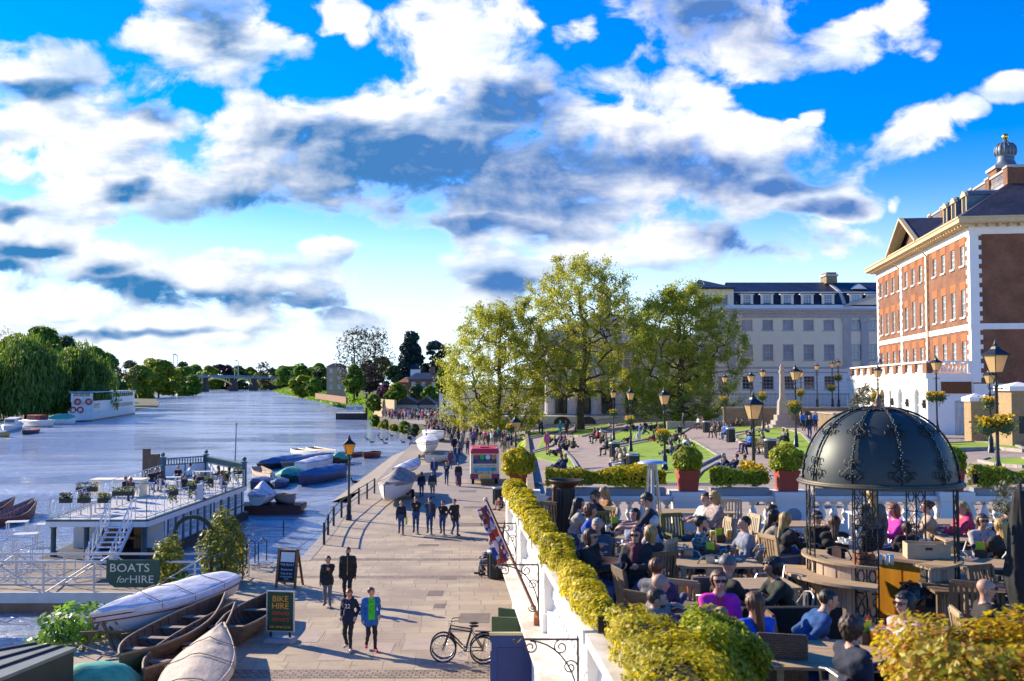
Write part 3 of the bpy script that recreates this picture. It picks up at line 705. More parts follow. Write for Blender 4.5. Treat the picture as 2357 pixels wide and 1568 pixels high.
mb=MB();mb.use(CREAM);mb.prism([(gx(1950),gz_(705)),(gx(2033),gz_(676)),(gx(2062),gz_(686)),(gx(2062),gz_(705))],-.3,-.02,'y');mb.use(CREAM2)
mb.bar((gx(1944),-.4,gz_(705)),(gx(2033),-.4,gz_(675)),.5,.35,up=(0,0,1));mb.use(STUC);mb.prism([(gx(1990)-1.1,gz_(662)),(gx(1990)+1.1,gz_(662)),(gx(1990),gz_(650))],1.6,3,'y');mb.build('pediment',None,gb)
tb=thing('pedimented_hall','shaded classical hall with pediment, columns and small cupola behind the plane trees','building',(0,152,0))
def tx(px):return (px-CX)/F*152
def tz(py):return CZ+(885-py)/F*152
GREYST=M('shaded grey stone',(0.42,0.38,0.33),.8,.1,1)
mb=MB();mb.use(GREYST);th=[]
for px in (1289,1342,1399,1450,1505):th.append((tx(px)-1.3,tx(px)+1.3,tz(952),tz(905)))
for px in (1289,1342,1399,1450,1505):th.append((tx(px)-1.0,tx(px)+1.0,tz(872),tz(842)))
for px in (1289,1342,1399,1450,1505):th.append((tx(px)-1.0,tx(px)+1.0,tz(825),tz(806)))
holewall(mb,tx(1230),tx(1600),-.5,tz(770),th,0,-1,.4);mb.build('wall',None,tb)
for h in th[5:]:window(tb,*h,0,-1,depth=.2,nx=3,nz=4)
for h in th[:5]:
 mb=MB();mb.box(h[0],h[1],.35,.45,h[2],h[3]);mb.build('doorway',GLASSD,tb)
mb=MB()
for px in (1265,1316,1370,1425,1478,1532):mb.lathe([(.95,0),(.8,.3),(.75,4.8),(.62,9.4),(.9,9.9)],(tx(px),-1.3,tz(953)),12)
mb.build('column',CREAM2,tb)
mb=MB();mb.use(CREAM2);mb.box(tx(1235),tx(1600),-2.2,-.02,tz(790),tz(772));mb.prism([(tx(1240),tz(772)),(tx(1556),tz(772)),(tx(1396),tz(728))],-2.2,-.02,'y')
mb.use(SLATB);mb.add([(tx(1236),-2.5,tz(772)),(tx(1396),-2.5,tz(722)),(tx(1396),14,tz(722)),(tx(1236),14,tz(772)),(tx(1560),-2.5,tz(772)),(tx(1560),14,tz(772))],[(0,1,2,3),(1,4,5,2)]);mb.build('roof',None,tb)
mb=MB();mb.lathe([(1.25,0),(1.25,1.8),(1.05,1.9),(1.05,4),(1.3,4.2),(1.2,4.5),(.9,5.4),(.4,6.0),(.12,6.3),(.1,7.0),(.25,7.2),(0,7.5)],(tx(1396),3,tz(742)),12);mb.build('cupola',M('dark cupola lead',(.07,.07,.05),.6),tb,smooth=True)
pod=thing('podium_wall','white stone podium wall with dark half round openings below the classical hall','wall',(0,146,0))
mb=MB();mb.box(tx(1150),tx(1430),0,4,-1,tz(955));mb.build('stonework',M('white podium stone',(.55,.52,.47),.8,.1,1),pod)
for px in (1224,1289,1345):
 mb=MB();mb.prism([(tx(px)+1.25*math.cos(PI*i/10),tz(972)+1.1*math.sin(PI*i/10))for i in range(11)],-.03,.2,'y');mb.build('lunette',IRON,pod)
def railing(name,pts,h,label,step=.14,mat=IRON,rr=.012):
 mb=MB();t_=thing(name,label,'railing')
 for a,b2 in zip(pts,pts[1:]):
  a=V(*a);b2=V(*b2);n=max(2,int((b2-a).length/step))
  mb.bar(a+V(0,0,h),b2+V(0,0,h),.04);mb.bar(a+V(0,0,.12),b2+V(0,0,.12),.04)
  for i in range(n+1):p=a.lerp(b2,i/n);mb.bar(p,p+V(0,0,h+.12),rr*2)
 mb.build('bars',mat,t_);return t_
tag(None,None)if False else None
w_=MB();x0,x1=22.5,36.5
w_.use(BRK);w_.box(x0,x1,106,106.5,1.5,4.7);w_.box(x1-5,x1,97,106,1.5,4.3);w_.use(STONE);w_.box(x0-.1,x1,105.9,106.6,4.7,4.85);w_.box(x1-5.1,x1,96.9,105.9,4.3,4.45)
w_.box(16.5,22.4,106.2,106.6,1.0,3.3);tag(w_.build('garden_wall',None),'long brown brick wall with stone coping behind the memorial','wall')
railing('fence',[(19,108,4.9),(37,108,4.9)],1.3,'tall black iron fence above the brown wall in front of the cream building')
railing('fence',[(22,112,4.2),(10,116,3.6)],1.2,'black iron fence running down behind the tree at the cream building')
railing('fence',[(3.5,118,1.3),(8,119,1.6),(13.5,121,2.2)],1.1,'low black railing along the ramp below the classical hall')
mm=thing('war_memorial','pale stone memorial obelisk on stepped base at the top of the lawn','memorial',(D(1800,885,100).x,100,2.9));mm.scale=(.82,.82,1)
mb=MB();mb.box(-1.6,1.6,-1.6,1.6,-.5,.35);mb.box(-1.15,1.15,-1.15,1.15,.35,.75);mb.box(-.85,.85,-.85,.85,.75,1.3);mb.build('steps',M('memorial stone',(.34,.30,.26),.85,.15,2),mm)
mb=MB();mb.lathe([(.78,1.3),(.7,2.6),(.62,2.75),(.42,3.0),(.34,5.4),(.46,5.5),(.44,5.7),(.3,5.8),(.36,6.05),(.14,6.35),(0,6.4)],(0,0,0),4,a0=PI/4,a1=PI/4+2*PI);mb.build('shaft',M('memorial stone',(.34,.30,.26),.85,.15,2),mm)
for px,top,base,Y,w,lab in [(2246,906,1019,62,.95,'tan brick gate pier with pale cap, left one by the white base'),(2272,908,1019,62,.8,'tan brick gate pier with pale cap, behind the lamp post baskets'),(2346,880,1036,56,1.5,'broad tan brick gate pier with a wall plaque at the right frame')]:
 q=D(px,base,Y);h=(base-top)/F*Y;T=thing('gate_pier',lab,'gate pier',(q.x,Y,q.z),0,'brick gate piers')
 MB().box(-w/2,w/2,-w/2,w/2,-.6,h-.5).build('shaft',M('tan brick',(.36,.24,.12),.85,.2,5,.2),T);mb=MB();mb.box(-w*.62,w*.62,-w*.62,w*.62,h-.5,h-.25);mb.lathe([(w*.85,h-.25),(0,h)],(0,0,0),4,a0=PI/4,a1=2.25*PI);mb.build('cap',STUC,T)
 if w>1:MB().box(-.35,.2,-w/2-.03,-w/2-.003,h*.25,h*.5).build('plaque',IRON,T)
a,b2=D(2290,1010,60),D(2338,1022,57);mb=MB();mb.use(M('tan brick',(.36,.24,.12),.85));mb.bar(a+V(0,0,.2),b2+V(0,0,.3),.4,1.3);mb.use(STUC);mb.bar(a+V(0,0,.9),b2+V(0,0,1.0),.5,.12);tag(mb.build('garden_wall',None),'low tan brick wall with white coping between the right hand gate piers','wall')
a,b2=D(2200,1003,66),D(2240,1003,64);railing('fence',[tuple(a),tuple(b2)],2.2,'dark green railing panel in front of the white base left of the gate piers')
a,b2=D(2284,1000,63),D(2335,1000,61);railing('fence',[tuple(a),tuple(b2)],2.4,'tall dark iron gate railing between the gate piers at right')
BARK=M('plane bark',(0.10,0.075,0.045),.9,.35,3,.4)
BARKD=M('dark bark',(0.03,0.025,0.02),.95,.3,3,.3)
def tree(name,label,loc,h,w,seed,lm,leaf,nleaf,spread=.7,trunk_h=None,r0=.35,bark=None,up=.35,puff=.5,levels=4,group=None,cat='tree',nodes=None,low=.12,shape=1.0,twig=1.0):
 """crown outline first: scattered tip points inside an uneven egg, joined to the trunk by nearest branches"""
 rr=np.random.default_rng(seed);trunk_h=trunk_h or h*.18;n=nodes or (350 if levels<4 else 1100)
 pts=[]
 ph=rr.uniform(0,2*PI,6);z0=h*low
 while len(pts)<n:
  t=rr.uniform(0,1);a=rr.uniform(0,2*PI)
  prof=max(.05,1-abs((t-.40)/.64)**2.3)**.5*(1 if t>.12 else .75+2*t)
  lump=1+.16*math.sin(3*a+ph[0]+4*t)+.13*math.sin(5*a+ph[1]-7*t)+.1*math.sin(9*t+ph[2])
  rmax=w/2*prof*lump;q=math.sqrt(rr.uniform(0,1))*rmax
  top=h*(1-.10*rr.random())*(1+.04*math.sin(4*a+ph[3]))
  pts.append((q*math.cos(a),q*math.sin(a),z0+(top-z0)*t))
 P=np.array(pts);order=np.argsort(np.linalg.norm(P-np.array([0,0,trunk_h]),axis=1));P=P[order]
 N=[np.array([0,0,0.0]),np.array([rr.normal()*.1,rr.normal()*.1,trunk_h*.5]),np.array([rr.normal()*.15,rr.normal()*.15,trunk_h])];par=[-1,0,1]
 for k in range(6):
  N.append(N[-1]+np.array([rr.normal()*.25,rr.normal()*.25,(h*.8-trunk_h)/6]));par.append(len(N)-2)
 A=np.zeros((n+len(N),3));A[:len(N)]=N;cnt=len(N)
 for p in P:
  d=A[2:cnt]-p;dist=np.linalg.norm(d,axis=1)+.9*np.maximum(0,d[:,2])
  j=int(np.argmin(dist))+2;A[cnt]=p;par.append(j);cnt+=1
 ch=np.ones(cnt)
 for i in range(cnt-1,0,-1):ch[par[i]]+=ch[i]
 rad=r0*np.sqrt(ch/ch[0])*.95
 T=thing(name,label,cat,loc,0,group);mb=MB()
 for i in range(1,cnt):
  r1=max(.014*twig,rad[i]*.9);r0_=max(.016*twig,min(rad[par[i]],rad[i]*1.5));a,b2=Vector(A[par[i]]),Vector(A[i]);mid=(a+b2)/2+V(0,0,.06*(b2-a).length)
  if i<9:mb.tube([a,b2],[r0*(1.25 if i==1 else 1)*(1-.1*max(0,i-2)),r0*(1-.1*max(0,i-1))],8,cap=False)
  else:mb.tube([a,mid,b2],[r0_,(r0_+r1)/2,r1],6 if r1>.06 else 3,cap=False)
 mb.build('trunk',bark or BARK,T,smooth=True)
 lp=A[9:cnt];pa=A[np.array(par[9:cnt])];wgt=(ch[9:cnt]<12).astype(float);wgt*=rr.uniform(.2,1.8,len(lp));wgt/=wgt.sum()
 k=rr.choice(len(lp),nleaf,p=wgt);f=rr.uniform(.1,1.1,nleaf)[:,None]
 Pl=pa[k]*(1-f)+lp[k]*f+rr.normal(size=(nleaf,3))*puff*rr.uniform(.3,1,nleaf)[:,None]
 Q,q=leafquads(Pl,leaf);npmesh('crown',Q,q,lm,T)
 return T
def blobtree(name,label,loc,h,w,seed,lm,leaf,nleaf,base=.12,lobes=34,trunk=True,group=None,dy=None,willow=0,flat=0,cat='tree',conic=0,bark=None):
 """leafy crown from many small leaf clumps spread on and inside uneven lobes"""
 rr=np.random.default_rng(seed);T=thing(name,label,cat,loc,0,group);dy=dy or w
 lz=rr.uniform(0,1,lobes)**(.8 if base>.1 else 1.15);prof=np.sqrt(np.maximum(0,1-(2*lz-.85)**2*.85))if not conic else (1.02-lz)**.8
 a=rr.uniform(0,2*PI,lobes);rad=np.sqrt(rr.uniform(.1,1,lobes))*prof
 C=np.stack([np.cos(a)*rad*w*.40,np.sin(a)*rad*dy*.40,h*(base+(.9-base)*lz)],1)
 lr=rr.uniform(.08,.20,lobes)*min(w,h*1.2)*(1 if not conic else .8)
 k=rr.integers(0,lobes,nleaf);n=rr.normal(size=(nleaf,3));n/=np.linalg.norm(n,axis=1)[:,None];n[:,2]=np.where(n[:,2]<-.3,-n[:,2],n[:,2])
 rf=rr.uniform(.75,1.08,nleaf)**.5
 P=C[k]+n*(lr[k]*rf)[:,None]*np.array([1,1,.8 if not flat else .35])
 if willow:
  P=C[k]+n*(lr[k]*rf)[:,None];drop=rr.uniform(0,1,nleaf)**1.4*willow*h
  st=np.floor(rr.uniform(0,700,nleaf));P[:,0]+=.0;P[:,2]-=drop*(P[:,2]/h);P[:,2]=np.maximum(P[:,2],.15)
 P+=rr.normal(size=P.shape)*h*.016;P[:,2]=np.maximum(P[:,2],.1)
 Q,q=leafquads(P,leaf,n+np.array([0,0,.4]),.7)
 if willow:
  Q=Q.reshape(-1,4,3);cen=Q.mean(1,keepdims=True);Q=cen+(Q-cen)*np.array([.5,.5,1.9]);Q=Q.reshape(-1,3)
 npmesh('crown',Q,q,lm,T)
 if trunk:
  mb=MB();mb.tube([(0,0,-.5),(.1,0,h*.3),(0,.1,h*.6)],[h*.022+.1,h*.016+.06,.05],7)
  for i in range(min(8,lobes)):mb.tube([(0,0,h*.3),tuple((C[i]*.6+np.array([0,0,h*.15]))),tuple(C[i])],[h*.01+.03,.06,.03],4)
  mb.build('trunk',bark or BARKD,T)
 return T
LM_PLANE=leafmat('plane leaves',[(.47,.46,.06),(.55,.52,.065),(.40,.43,.055),(.30,.35,.05)],.6)
LM_PLANE2=leafmat('greener plane leaves',[(.40,.44,.05),(.48,.50,.055),(.34,.40,.05),(.26,.32,.045)],.6)
g1=GT(1175,1003);g2=GT(1336,990);g3=GT(1512,968)
tree('plane_tree','spring plane tree leafing yellow green by the crowded towpath',(D(1145,885,128).x,128,.5),17.5,15.0,5,LM_PLANE,.12,60000,trunk_h=3.0,r0=.42,puff=.42,group='plane trees on the lawn',low=.05)
tree('plane_tree','tallest sparse plane tree in front of the classical hall',(g2.x,g2.y,g2.z-.2),22.5,16.5,23,LM_PLANE,.12,52000,trunk_h=4.6,r0=.5,puff=.42,group='plane trees on the lawn',low=.2)
tree('plane_tree','broad dense green plane tree beside the cream building',(D(1567,885,122).x,122,2.0),17.5,14.4,41,LM_PLANE2,.12,62000,trunk_h=3.6,r0=.5,puff=.45,group='plane trees on the lawn',low=.06)
LM_W=leafmat('willow leaves',[(.09,.17,.02),(.15,.25,.03),(.21,.30,.035)],.5)
LM_W2=leafmat('yellow willow leaves',[(.20,.28,.015),(.31,.37,.02),(.38,.40,.025)],.55)
LM_G=leafmat('fresh leaves',[(.11,.21,.015),(.18,.30,.02),(.25,.36,.02)],.55)
LM_D=leafmat('dark leaves',[(.05,.09,.025),(.085,.13,.03),(.11,.16,.03)],.4)
LM_B=leafmat('conifer leaves',[(.015,.04,.03),(.025,.055,.04),(.035,.07,.035)],.2)
LM_P=leafmat('purple leaves',[(.05,.012,.022),(.08,.02,.035),(.04,.012,.02)],.3)
LM_K=leafmat('blossom',[(.25,.07,.12),(.18,.05,.09),(.12,.06,.06)],.4)
LM_BR=leafmat('brown twigs',[(.05,.035,.02),(.08,.055,.03),(.06,.05,.025)],.3)
LM_YG=leafmat('lime leaves',[(.13,.22,.012),(.19,.28,.02),(.10,.19,.012)],.5)
def wt(px,pyb,top,wpx,*a,z=WZ+.1,**k):
 p=G(px,pyb,z);Y=p.y;h=(pyb-top)/F*Y;w=wpx/F*Y
 return blobtree(a[0],a[1],(p.x,p.y,z),h,w,a[2],a[3],a[4]*Y/230,a[5],**k)
GI='trees along the island bank'
wt(60,966,782,230,'willow_tree','large weeping willow hanging over the boats moored at the island',1,LM_W,.5,24000,willow=.75,lobes=44,group=GI)
wt(185,962,790,150,'willow_tree','weeping willow trailing down behind the white passenger boat',2,LM_W,.5,18000,willow=.75,lobes=34,group=GI)
wt(-60,968,775,160,'willow_tree','dark willow cut off by the frame at the island edge',3,LM_W,.5,10000,willow=.7,lobes=30,group=GI)
wt(90,940,750,120,'bushy_tree','tall bright green tree rising behind the large willow',4,LM_G,.6,9000,base=.35,group=GI)
wt(35,945,770,120,'bushy_tree','yellow green tree behind the island willows, under the bare top',5,LM_W2,.6,8000,base=.3,group=GI)
wt(150,938,768,70,'bushy_tree','dark narrow tree top poking above the island willows',6,LM_D,.6,5000,base=.35,group=GI)
wt(215,940,800,110,'bushy_tree','rounded green tree behind the ship with bare twigs above',7,LM_G,.55,8000,base=.2,group=GI)
wt(250,934,810,80,'bushy_tree','greyish willow like tree between ship stern and the bushes',8,LM_W,.55,8000,base=.05,group=GI)
wt(320,917,845,90,'round_bush','leafy sallow bush overhanging the river beyond the ship',9,LM_W2,.4,9000,base=.02,lobes=24,group=GI)
wt(365,915,830,110,'round_bush','dome shaped yellow green sallow at the island tip',10,LM_W2,.4,13000,base=.02,lobes=30,group=GI)
wt(425,911,848,80,'round_bush','lower green sallow dipping into the water before the bridge',12,LM_G,.4,8000,base=.02,lobes=22,group=GI)
def bare(name,label,loc,h,w,seed,lm,n,leaf,**k):
 return tree(name,label,loc,h,w,seed,lm,leaf,n,bark=BARKD,puff=.35*h/15,twig=max(1,loc[1]/160),**k)
p=D(285,885,420);bare('bare_tree','thin bare topped tree showing above the island bushes',(p.x,420,0),18,14,7,LM_BR,900,.25,levels=3)
p=D(5,885,330);bare('bare_tree','leafless twiggy tree top at the left of the frame',(p.x,330,6),21,12,9,LM_BR,600,.25,levels=3)
sheet('far_bank',[(-4000,1500),(-700,1400),(-440,1180),(-330,860),(-222,620),(-170,480),(-135,380),(-125,300),(-122,240),(-140,150),(-4000,150)],WZ+.12,EARTH)
sheet('far_meadow',[(-4000,1700),(4000,1700),(6000,9000),(-6000,9000)],1.0,EARTH)
RB=[G(x_,y_,WZ+.1)for x_,y_ in [(984,992),(945,984),(900,976),(850,963),(833,952),(800,941),(740,926),(690,915),(652,908),(632,902),(628,898.5)]]
sheet('right_bank',[(p.x+.6,p.y)for p in RB]+[(-60,2400),(3000,2400),(3000,152),(20,152)],WZ+.2,EARTH)
mb=MB();up_=[]
for p in RB[3:]:
 n_=V(1,.35,0).normalized();k_=min(24,p.y*.045)
 up_.append((p,p+n_*k_+V(0,0,2.6+p.y*.002)))
for (a,a2),(b2,c2_)in zip(up_,up_[1:]):
 mb.add([a,a2,c2_,b2],[(0,1,2,3)])
tag(mb.build('bank_slope',GRASSM,fixn=True),kind='structure')
R2='trees on the far right bank'
FAR=[]
rs_=random.Random(5)
lab_={0:('bushy_tree',LM_G),1:('dark_tree',LM_D),2:('copper_beech',LM_P),3:('lime_tree',LM_W2)}
xs_=[(300,832,60,1),(345,828,50,3),(385,838,44,1),(420,836,50,1),(450,838,36,0),(480,842,44,3),(505,836,60,2),(530,846,30,3),(548,842,36,1),(575,845,40,0),(625,848,44,1),(652,842,44,0),(668,850,34,1),(690,838,40,0),(712,848,40,1),(735,838,36,0),(760,845,36,1),(600,852,30,3),(465,852,30,0)]
adj=['rounded','spreading','tufted','hazy','clumped','bushy','low','leaning','plump','ragged','thick','narrow','wide','soft','flat topped','domed','small','tall','squat']
for i,(px,top,wpx,k)in enumerate(xs_):
 Y=1480+40*(i%5);p=D(px,885,Y);nm,lm=lab_[k];h=(893-top)/F*Y
 col_=['green','dark green','copper purple','yellow green'][k]
 side='left of' if px<455 else ('behind' if px<660 else 'right of')
 blobtree(nm,f'{adj[i]} {col_} tree on the skyline {side} the river bridge',(p.x,Y,1.0),h,wpx*1.7/F*Y,60+i,lm,2.2,4200,base=-.1,lobes=34,dy=60,trunk=False,group='skyline trees at the river bridge')
p=D(606,885,1400);bare('bare_tree','bare round crowned tree standing alone above the far bridge',(p.x,1400,2),38,23,33,LM_BR,900,1.2,levels=3,r0=.8)
def rt(px,pyb,top,wpx,Y,nm,label,seed,lm,leaf,n,**k):
 p=D(px,pyb,Y);return blobtree(nm,label,(p.x,Y,p.z),(pyb-top)/F*Y,wpx/F*Y,seed,lm,leaf,n,group=R2,**k)
rt(695,914,866,74,640,'round_bush','pale green willow bush at the water by the bridge end',71,LM_W2,.8,6000,base=.02)
rt(722,912,868,40,600,'round_bush','small pale bush joined to the willow near the bridge',72,LM_G,.8,3000,base=.02)
rt(738,900,850,44,620,'dark_tree','dark bushy tree left of the yellow villa',73,LM_D,1.0,4000,base=.02)
rt(700,872,842,60,700,'bushy_tree','mid green tree behind the willow bush on the bank',74,LM_G,1.2,4000,base=.02)
rt(652,885,850,60,760,'bushy_tree','hedge like tree hiding the right end of the bridge',75,LM_G,1.2,4000,base=.02)
rt(815,915,838,52,330,'bushy_tree','lime green tree with visible stem right of the villa',76,LM_YG,.5,7000,base=.15)
rt(850,905,826,60,360,'dark_tree','brownish tree in the middle of the right bank',77,LM_BR,.6,7000,base=.08)
rt(880,890,818,60,380,'bushy_tree','green tree below the gap between bare tree and conifer',78,LM_G,.6,6000,base=.1)
rt(905,905,840,50,330,'dark_tree','dark tree at the foot of the tall conifer',79,LM_D,.5,5000,base=.05)
rt(945,895,755,84,340,'conifer_tree','tall dark blue green conifer above the red roofed house',80,LM_B,.6,26000,base=.0,conic=1,lobes=90)
rt(1000,880,782,75,330,'cedar_tree','flat layered dark cedar right of the tall conifer',81,LM_B,.5,12000,base=.1,flat=1,lobes=40)
rt(885,925,885,36,250,'blossom_tree','pink blossom tree in the gardens by the towpath',82,LM_K,.35,4500,base=.08)
rt(915,925,880,48,245,'bushy_tree','light green garden tree right of the pink blossom',83,LM_W2,.35,5000,base=.05)
rt(960,920,886,46,240,'bushy_tree','olive garden shrub tree below the brick house',84,LM_D,.35,5000,base=.03)
rt(990,922,890,40,235,'round_bush','grey green garden bush above the dark sheds',85,LM_G,.35,4500,base=.03)
rt(1022,930,842,36,170,'lime_tree','vivid lime green young tree left of the first plane tree',86,LM_YG,.35,5000,base=.2)
rt(860,945,908,40,225,'round_bush','willow bush on the bank behind the landing stage',87,LM_G,.3,4000,base=.02)
rt(905,918,902,60,240,'round_bush','clipped bright green garden hedge mass by the towpath',91,LM_G,.3,4500,base=.02)
for i,(px,Yq,w)in enumerate([(864,203,30),(886,194,28),(908,184,30),(930,174,28),(954,168,30),(976,163,26)]):rt(px,885+8.6*F/Yq,885+(6.3+.5*(i%3))*F/Yq,w,Yq,'round_bush',['leafy scrub at the quay foot by the landing stage','olive scrub at the quay foot, second from the landing stage','pale scrub at the quay foot below the sheds','tall scrub at the quay foot right of the sheds','dark scrub overhanging the water at the quay bend','last low scrub at the quay bend by the slipway'][i],120+i,(LM_G,LM_W2,LM_W2,LM_G,LM_D,LM_G)[i],.2,2500,base=.0,trunk=False)
p=D(822,885,345);bare('bare_tree','big dark spreading bare tree over the bank, left of a matching one',(p.x,345,3),24,15,3,LM_BR,2600,.35,levels=4,r0=.45)
p=D(868,885,370);bare('bare_tree','second dark bare tree, nearer the tall conifer',(p.x,370,5),23,12,13,LM_BR,2000,.35,levels=4,r0=.4)
rr=np.random.default_rng(4);P=[]
for (a,a2),(b2,c2_)in zip(up_,up_[1:]):
 n_=900
 s_,t_=rr.uniform(0,1,(n_,1)),rr.uniform(0,1,(n_,1));A_,B_,C_,D_=[np.array(tuple(q))for q in (a,a2,b2,c2_)]
 P.append((A_*(1-s_)+B_*s_)*(1-t_)+(C_*(1-s_)+D_*s_)*t_)
P=np.concatenate(P);Q,q=leafquads(P+np.array([0,0,.3]),.8)
tag(npmesh('bank_grass',Q,q,LM_G),'rough grass covering the steep river bank','grass',kind='stuff')
p=D(1995,940,72);tree('sapling','grey leaved young tree in front of the white ground floor',(p.x,72,3.1),4.2,2.9,17,leafmat('olive leaves',[(.14,.14,.08),(.2,.2,.12),(.1,.1,.06)],.3),.06,5000,trunk_h=1.0,r0=.06,puff=.12,levels=3)
PANE=M('lamp pane',(0.85,0.62,0.30),.35,.08,5);PANEY=M('amber lamp pane',(0.9,0.50,0.05),.35,.08,5)
for m_ in (PANE,PANEY):
 nt=m_.node_tree;b=nt.nodes['Principled BSDF'];t=nt.nodes.new('ShaderNodeBsdfTranslucent');ms=nt.nodes.new('ShaderNodeMixShader');ms.inputs[0].default_value=.5
 nt.links.new(b.inputs['Base Color'].links[0].from_socket,t.inputs[0]);nt.links.new(b.outputs[0],ms.inputs[1]);nt.links.new(t.outputs[0],ms.inputs[2]);nt.links.new(ms.outputs[0],nt.nodes['Material Output'].inputs[0])
LAMPM=M('lamp post paint',(0.018,0.02,0.018),.4,.3,5,.05)
def lamp(label,loc,h,ls=1.0,pane=None,rz=.3,ladder=True):
 T=thing('street_lamp',label,'street lamp',loc,rz,'Victorian style lamp posts');lh=.8*ls;z0=h-lh
 mb=MB();mb.lathe([(.17,-.3),(.17,.25),(.13,.3),(.13,.75),(.09,.85),(.075,.95),(.06,1.2),(.055,z0-.5),(.075,z0-.45),(.05,z0-.4),(.04,z0-.02),(.09,z0)],(0,0,0),10)
 mb.bar((-.22,0,z0-.55),(.22,0,z0-.55),.03)
 for s_ in (-1,1):mb.ball((s_*.24,0,z0-.55),.035,n=6,k=4);mb.tube([(s_*.04,0,z0-.3),(s_*.16*ls,0,z0-.12),(s_*.12*ls,0,z0+.02)],.014,4)
 mb.build('post',LAMPM,T,smooth=True)
 w0,w1=.12*ls,.225*ls;zb,zt=z0,z0+.46*ls;mb=MB()
 for sx,sy in ((1,1),(1,-1),(-1,-1),(-1,1)):mb.bar((sx*w0,sy*w0,zb),(sx*w1,sy*w1,zt),.022*ls)
 mb.lathe([(w0*1.5,0),(w0*1.5,.02)],(0,0,zb-.01),4,a0=PI/4,a1=2.25*PI)
 mb.lathe([(w1*1.62,0),(w1*1.66,.03*ls),(w1*1.0,.12*ls),(w1*.6,.18*ls),(w1*.42,.24*ls),(w1*.42,.27*ls),(.02,.30*ls)],(0,0,zt),4,a0=PI/4,a1=2.25*PI)
 mb.build('lantern',LAMPM,T)
 mb=MB();w0*=.96;w1*=.96
 c=[(1,1),(-1,1),(-1,-1),(1,-1)]
 mb.add([(x*w0,y*w0,zb+.01)for x,y in c]+[(x*w1,y*w1,zt)for x,y in c],[(i,(i+1)%4,4+(i+1)%4,4+i)for i in range(4)])
 mb.build('pane',pane or PANE,T)
 mb=MB();mb.lathe([(.05*ls,0),(.07*ls,.03*ls),(.03*ls,.06*ls),(.045*ls,.09*ls),(.015*ls,.13*ls),(0,.2*ls)],(0,0,zt+.28*ls),8);mb.build('finial',LAMPM,T,smooth=True)
 return T
FLY=leafmat('yellow flowers',[(.75,.48,.01),(.8,.55,.02),(.65,.35,.01)],.3);FLG=leafmat('basket foliage',[(.08,.13,.02),(.14,.19,.03),(.20,.22,.04)],.4)
def basket(label,loc,r=.36):
 r*=.84
 T=thing('flower_basket',label,'flower basket',loc,0,'hanging baskets on the lamp posts')
 mb=MB();mb.lathe([(.03,-.3*r/.36),(r*.7,-.2*r/.36),(r*.95,0)],(0,0,0),10);mb.build('bowl',M('basket liner',(.02,.07,.035),.8),T)
 n=420;P=NP.normal(size=(n,3))*np.array([r*.5,r*.5,r*.32])+np.array([0,0,.06]);P[:,2]=np.where(NP.random(n)<.22,P[:,2]-r*.7,P[:,2])
 Q,q=leafquads(P,.055);npmesh('foliage',Q,q,FLG,T)
 n=130;a=NP.uniform(0,2*PI,n);rr=r*NP.uniform(.1,1.0,n);P=np.stack([np.cos(a)*rr,np.sin(a)*rr,.12+NP.uniform(-.08,.22,n)*r/.36],1)
 Q,q=leafquads(P,.06,aspect=.9);npmesh('flowers',Q,q,FLY,T);return T
def at(px,py,Y):return tuple(D(px,py,Y))
LAMPS=[(804,1005,53.6,0.0,1.2,PANEY,'amber paned lamp post on the river edge by the moored rowing boats'),(981,957,121,0.2,.85,PANEY,'small amber lamp post beside the upturned boats and the packed crowd'),(1187,957,60,0.0,1.2,None,'lamp post behind the clipped bush at the terrace corner and the van'),(1177,929,114,.6,.9,None,'dark lantern lamp post under the first plane tree'),(1412,895,90,None,1.0,None,'lamp post at the junction of paths below the tallest tree'),(1451,894,70,None,1.0,None,'lamp post with basket on the upper edge of the large lawn'),(1529,895,51,None,1.0,None,'lamp post on the large lawn directly behind the patio heater'),(1733,908,34,None,1.05,None,'large lantern lamp post behind the terrace hedge, left of the dome'),(1830,842,62,None,1.1,None,'tall lamp post with basket left of the walkers in blue'),(1728,856,80,None,1.0,None,'lamp post rising behind the big lantern by the hedge'),(1755,848,90,None,.95,None,'lamp post in front of the cream building at the paved square'),(1843,850,97,4.2,.95,None,'lamp post close to the right of the memorial'),(1880,836,107,4.8,.9,None,'lamp post with a small sign board on the brown wall'),(1915,831,107,4.8,.9,None,'left one of the pair of lamp posts near the white ground floor'),(1929,828,108,4.8,.9,None,'right one of the pair of lamp posts near the white ground floor'),(1668,861,92,None,.95,None,'lamp post between the third plane tree and the lawn benches'),(2020,842,71,None,1.0,None,'lamp post by the grey leaved sapling, behind the dome top'),(2154,822,66,3.75,1.1,None,'lamp post with twin baskets at the white building corner'),(2291,790,34,3.75,1.25,None,'nearest tall lamp post with two flower baskets at the right edge'),(2277,850,50,3.75,.9,None,'shorter lamp post standing behind the nearest one at right')]
for px,py,Y,bz,ls,pn,lab in LAMPS:
 q=D(px,py,Y);b0=hz(q.x,Y)if bz is None else bz;lamp(lab,(q.x,Y,b0),q.z-b0,ls,pn)
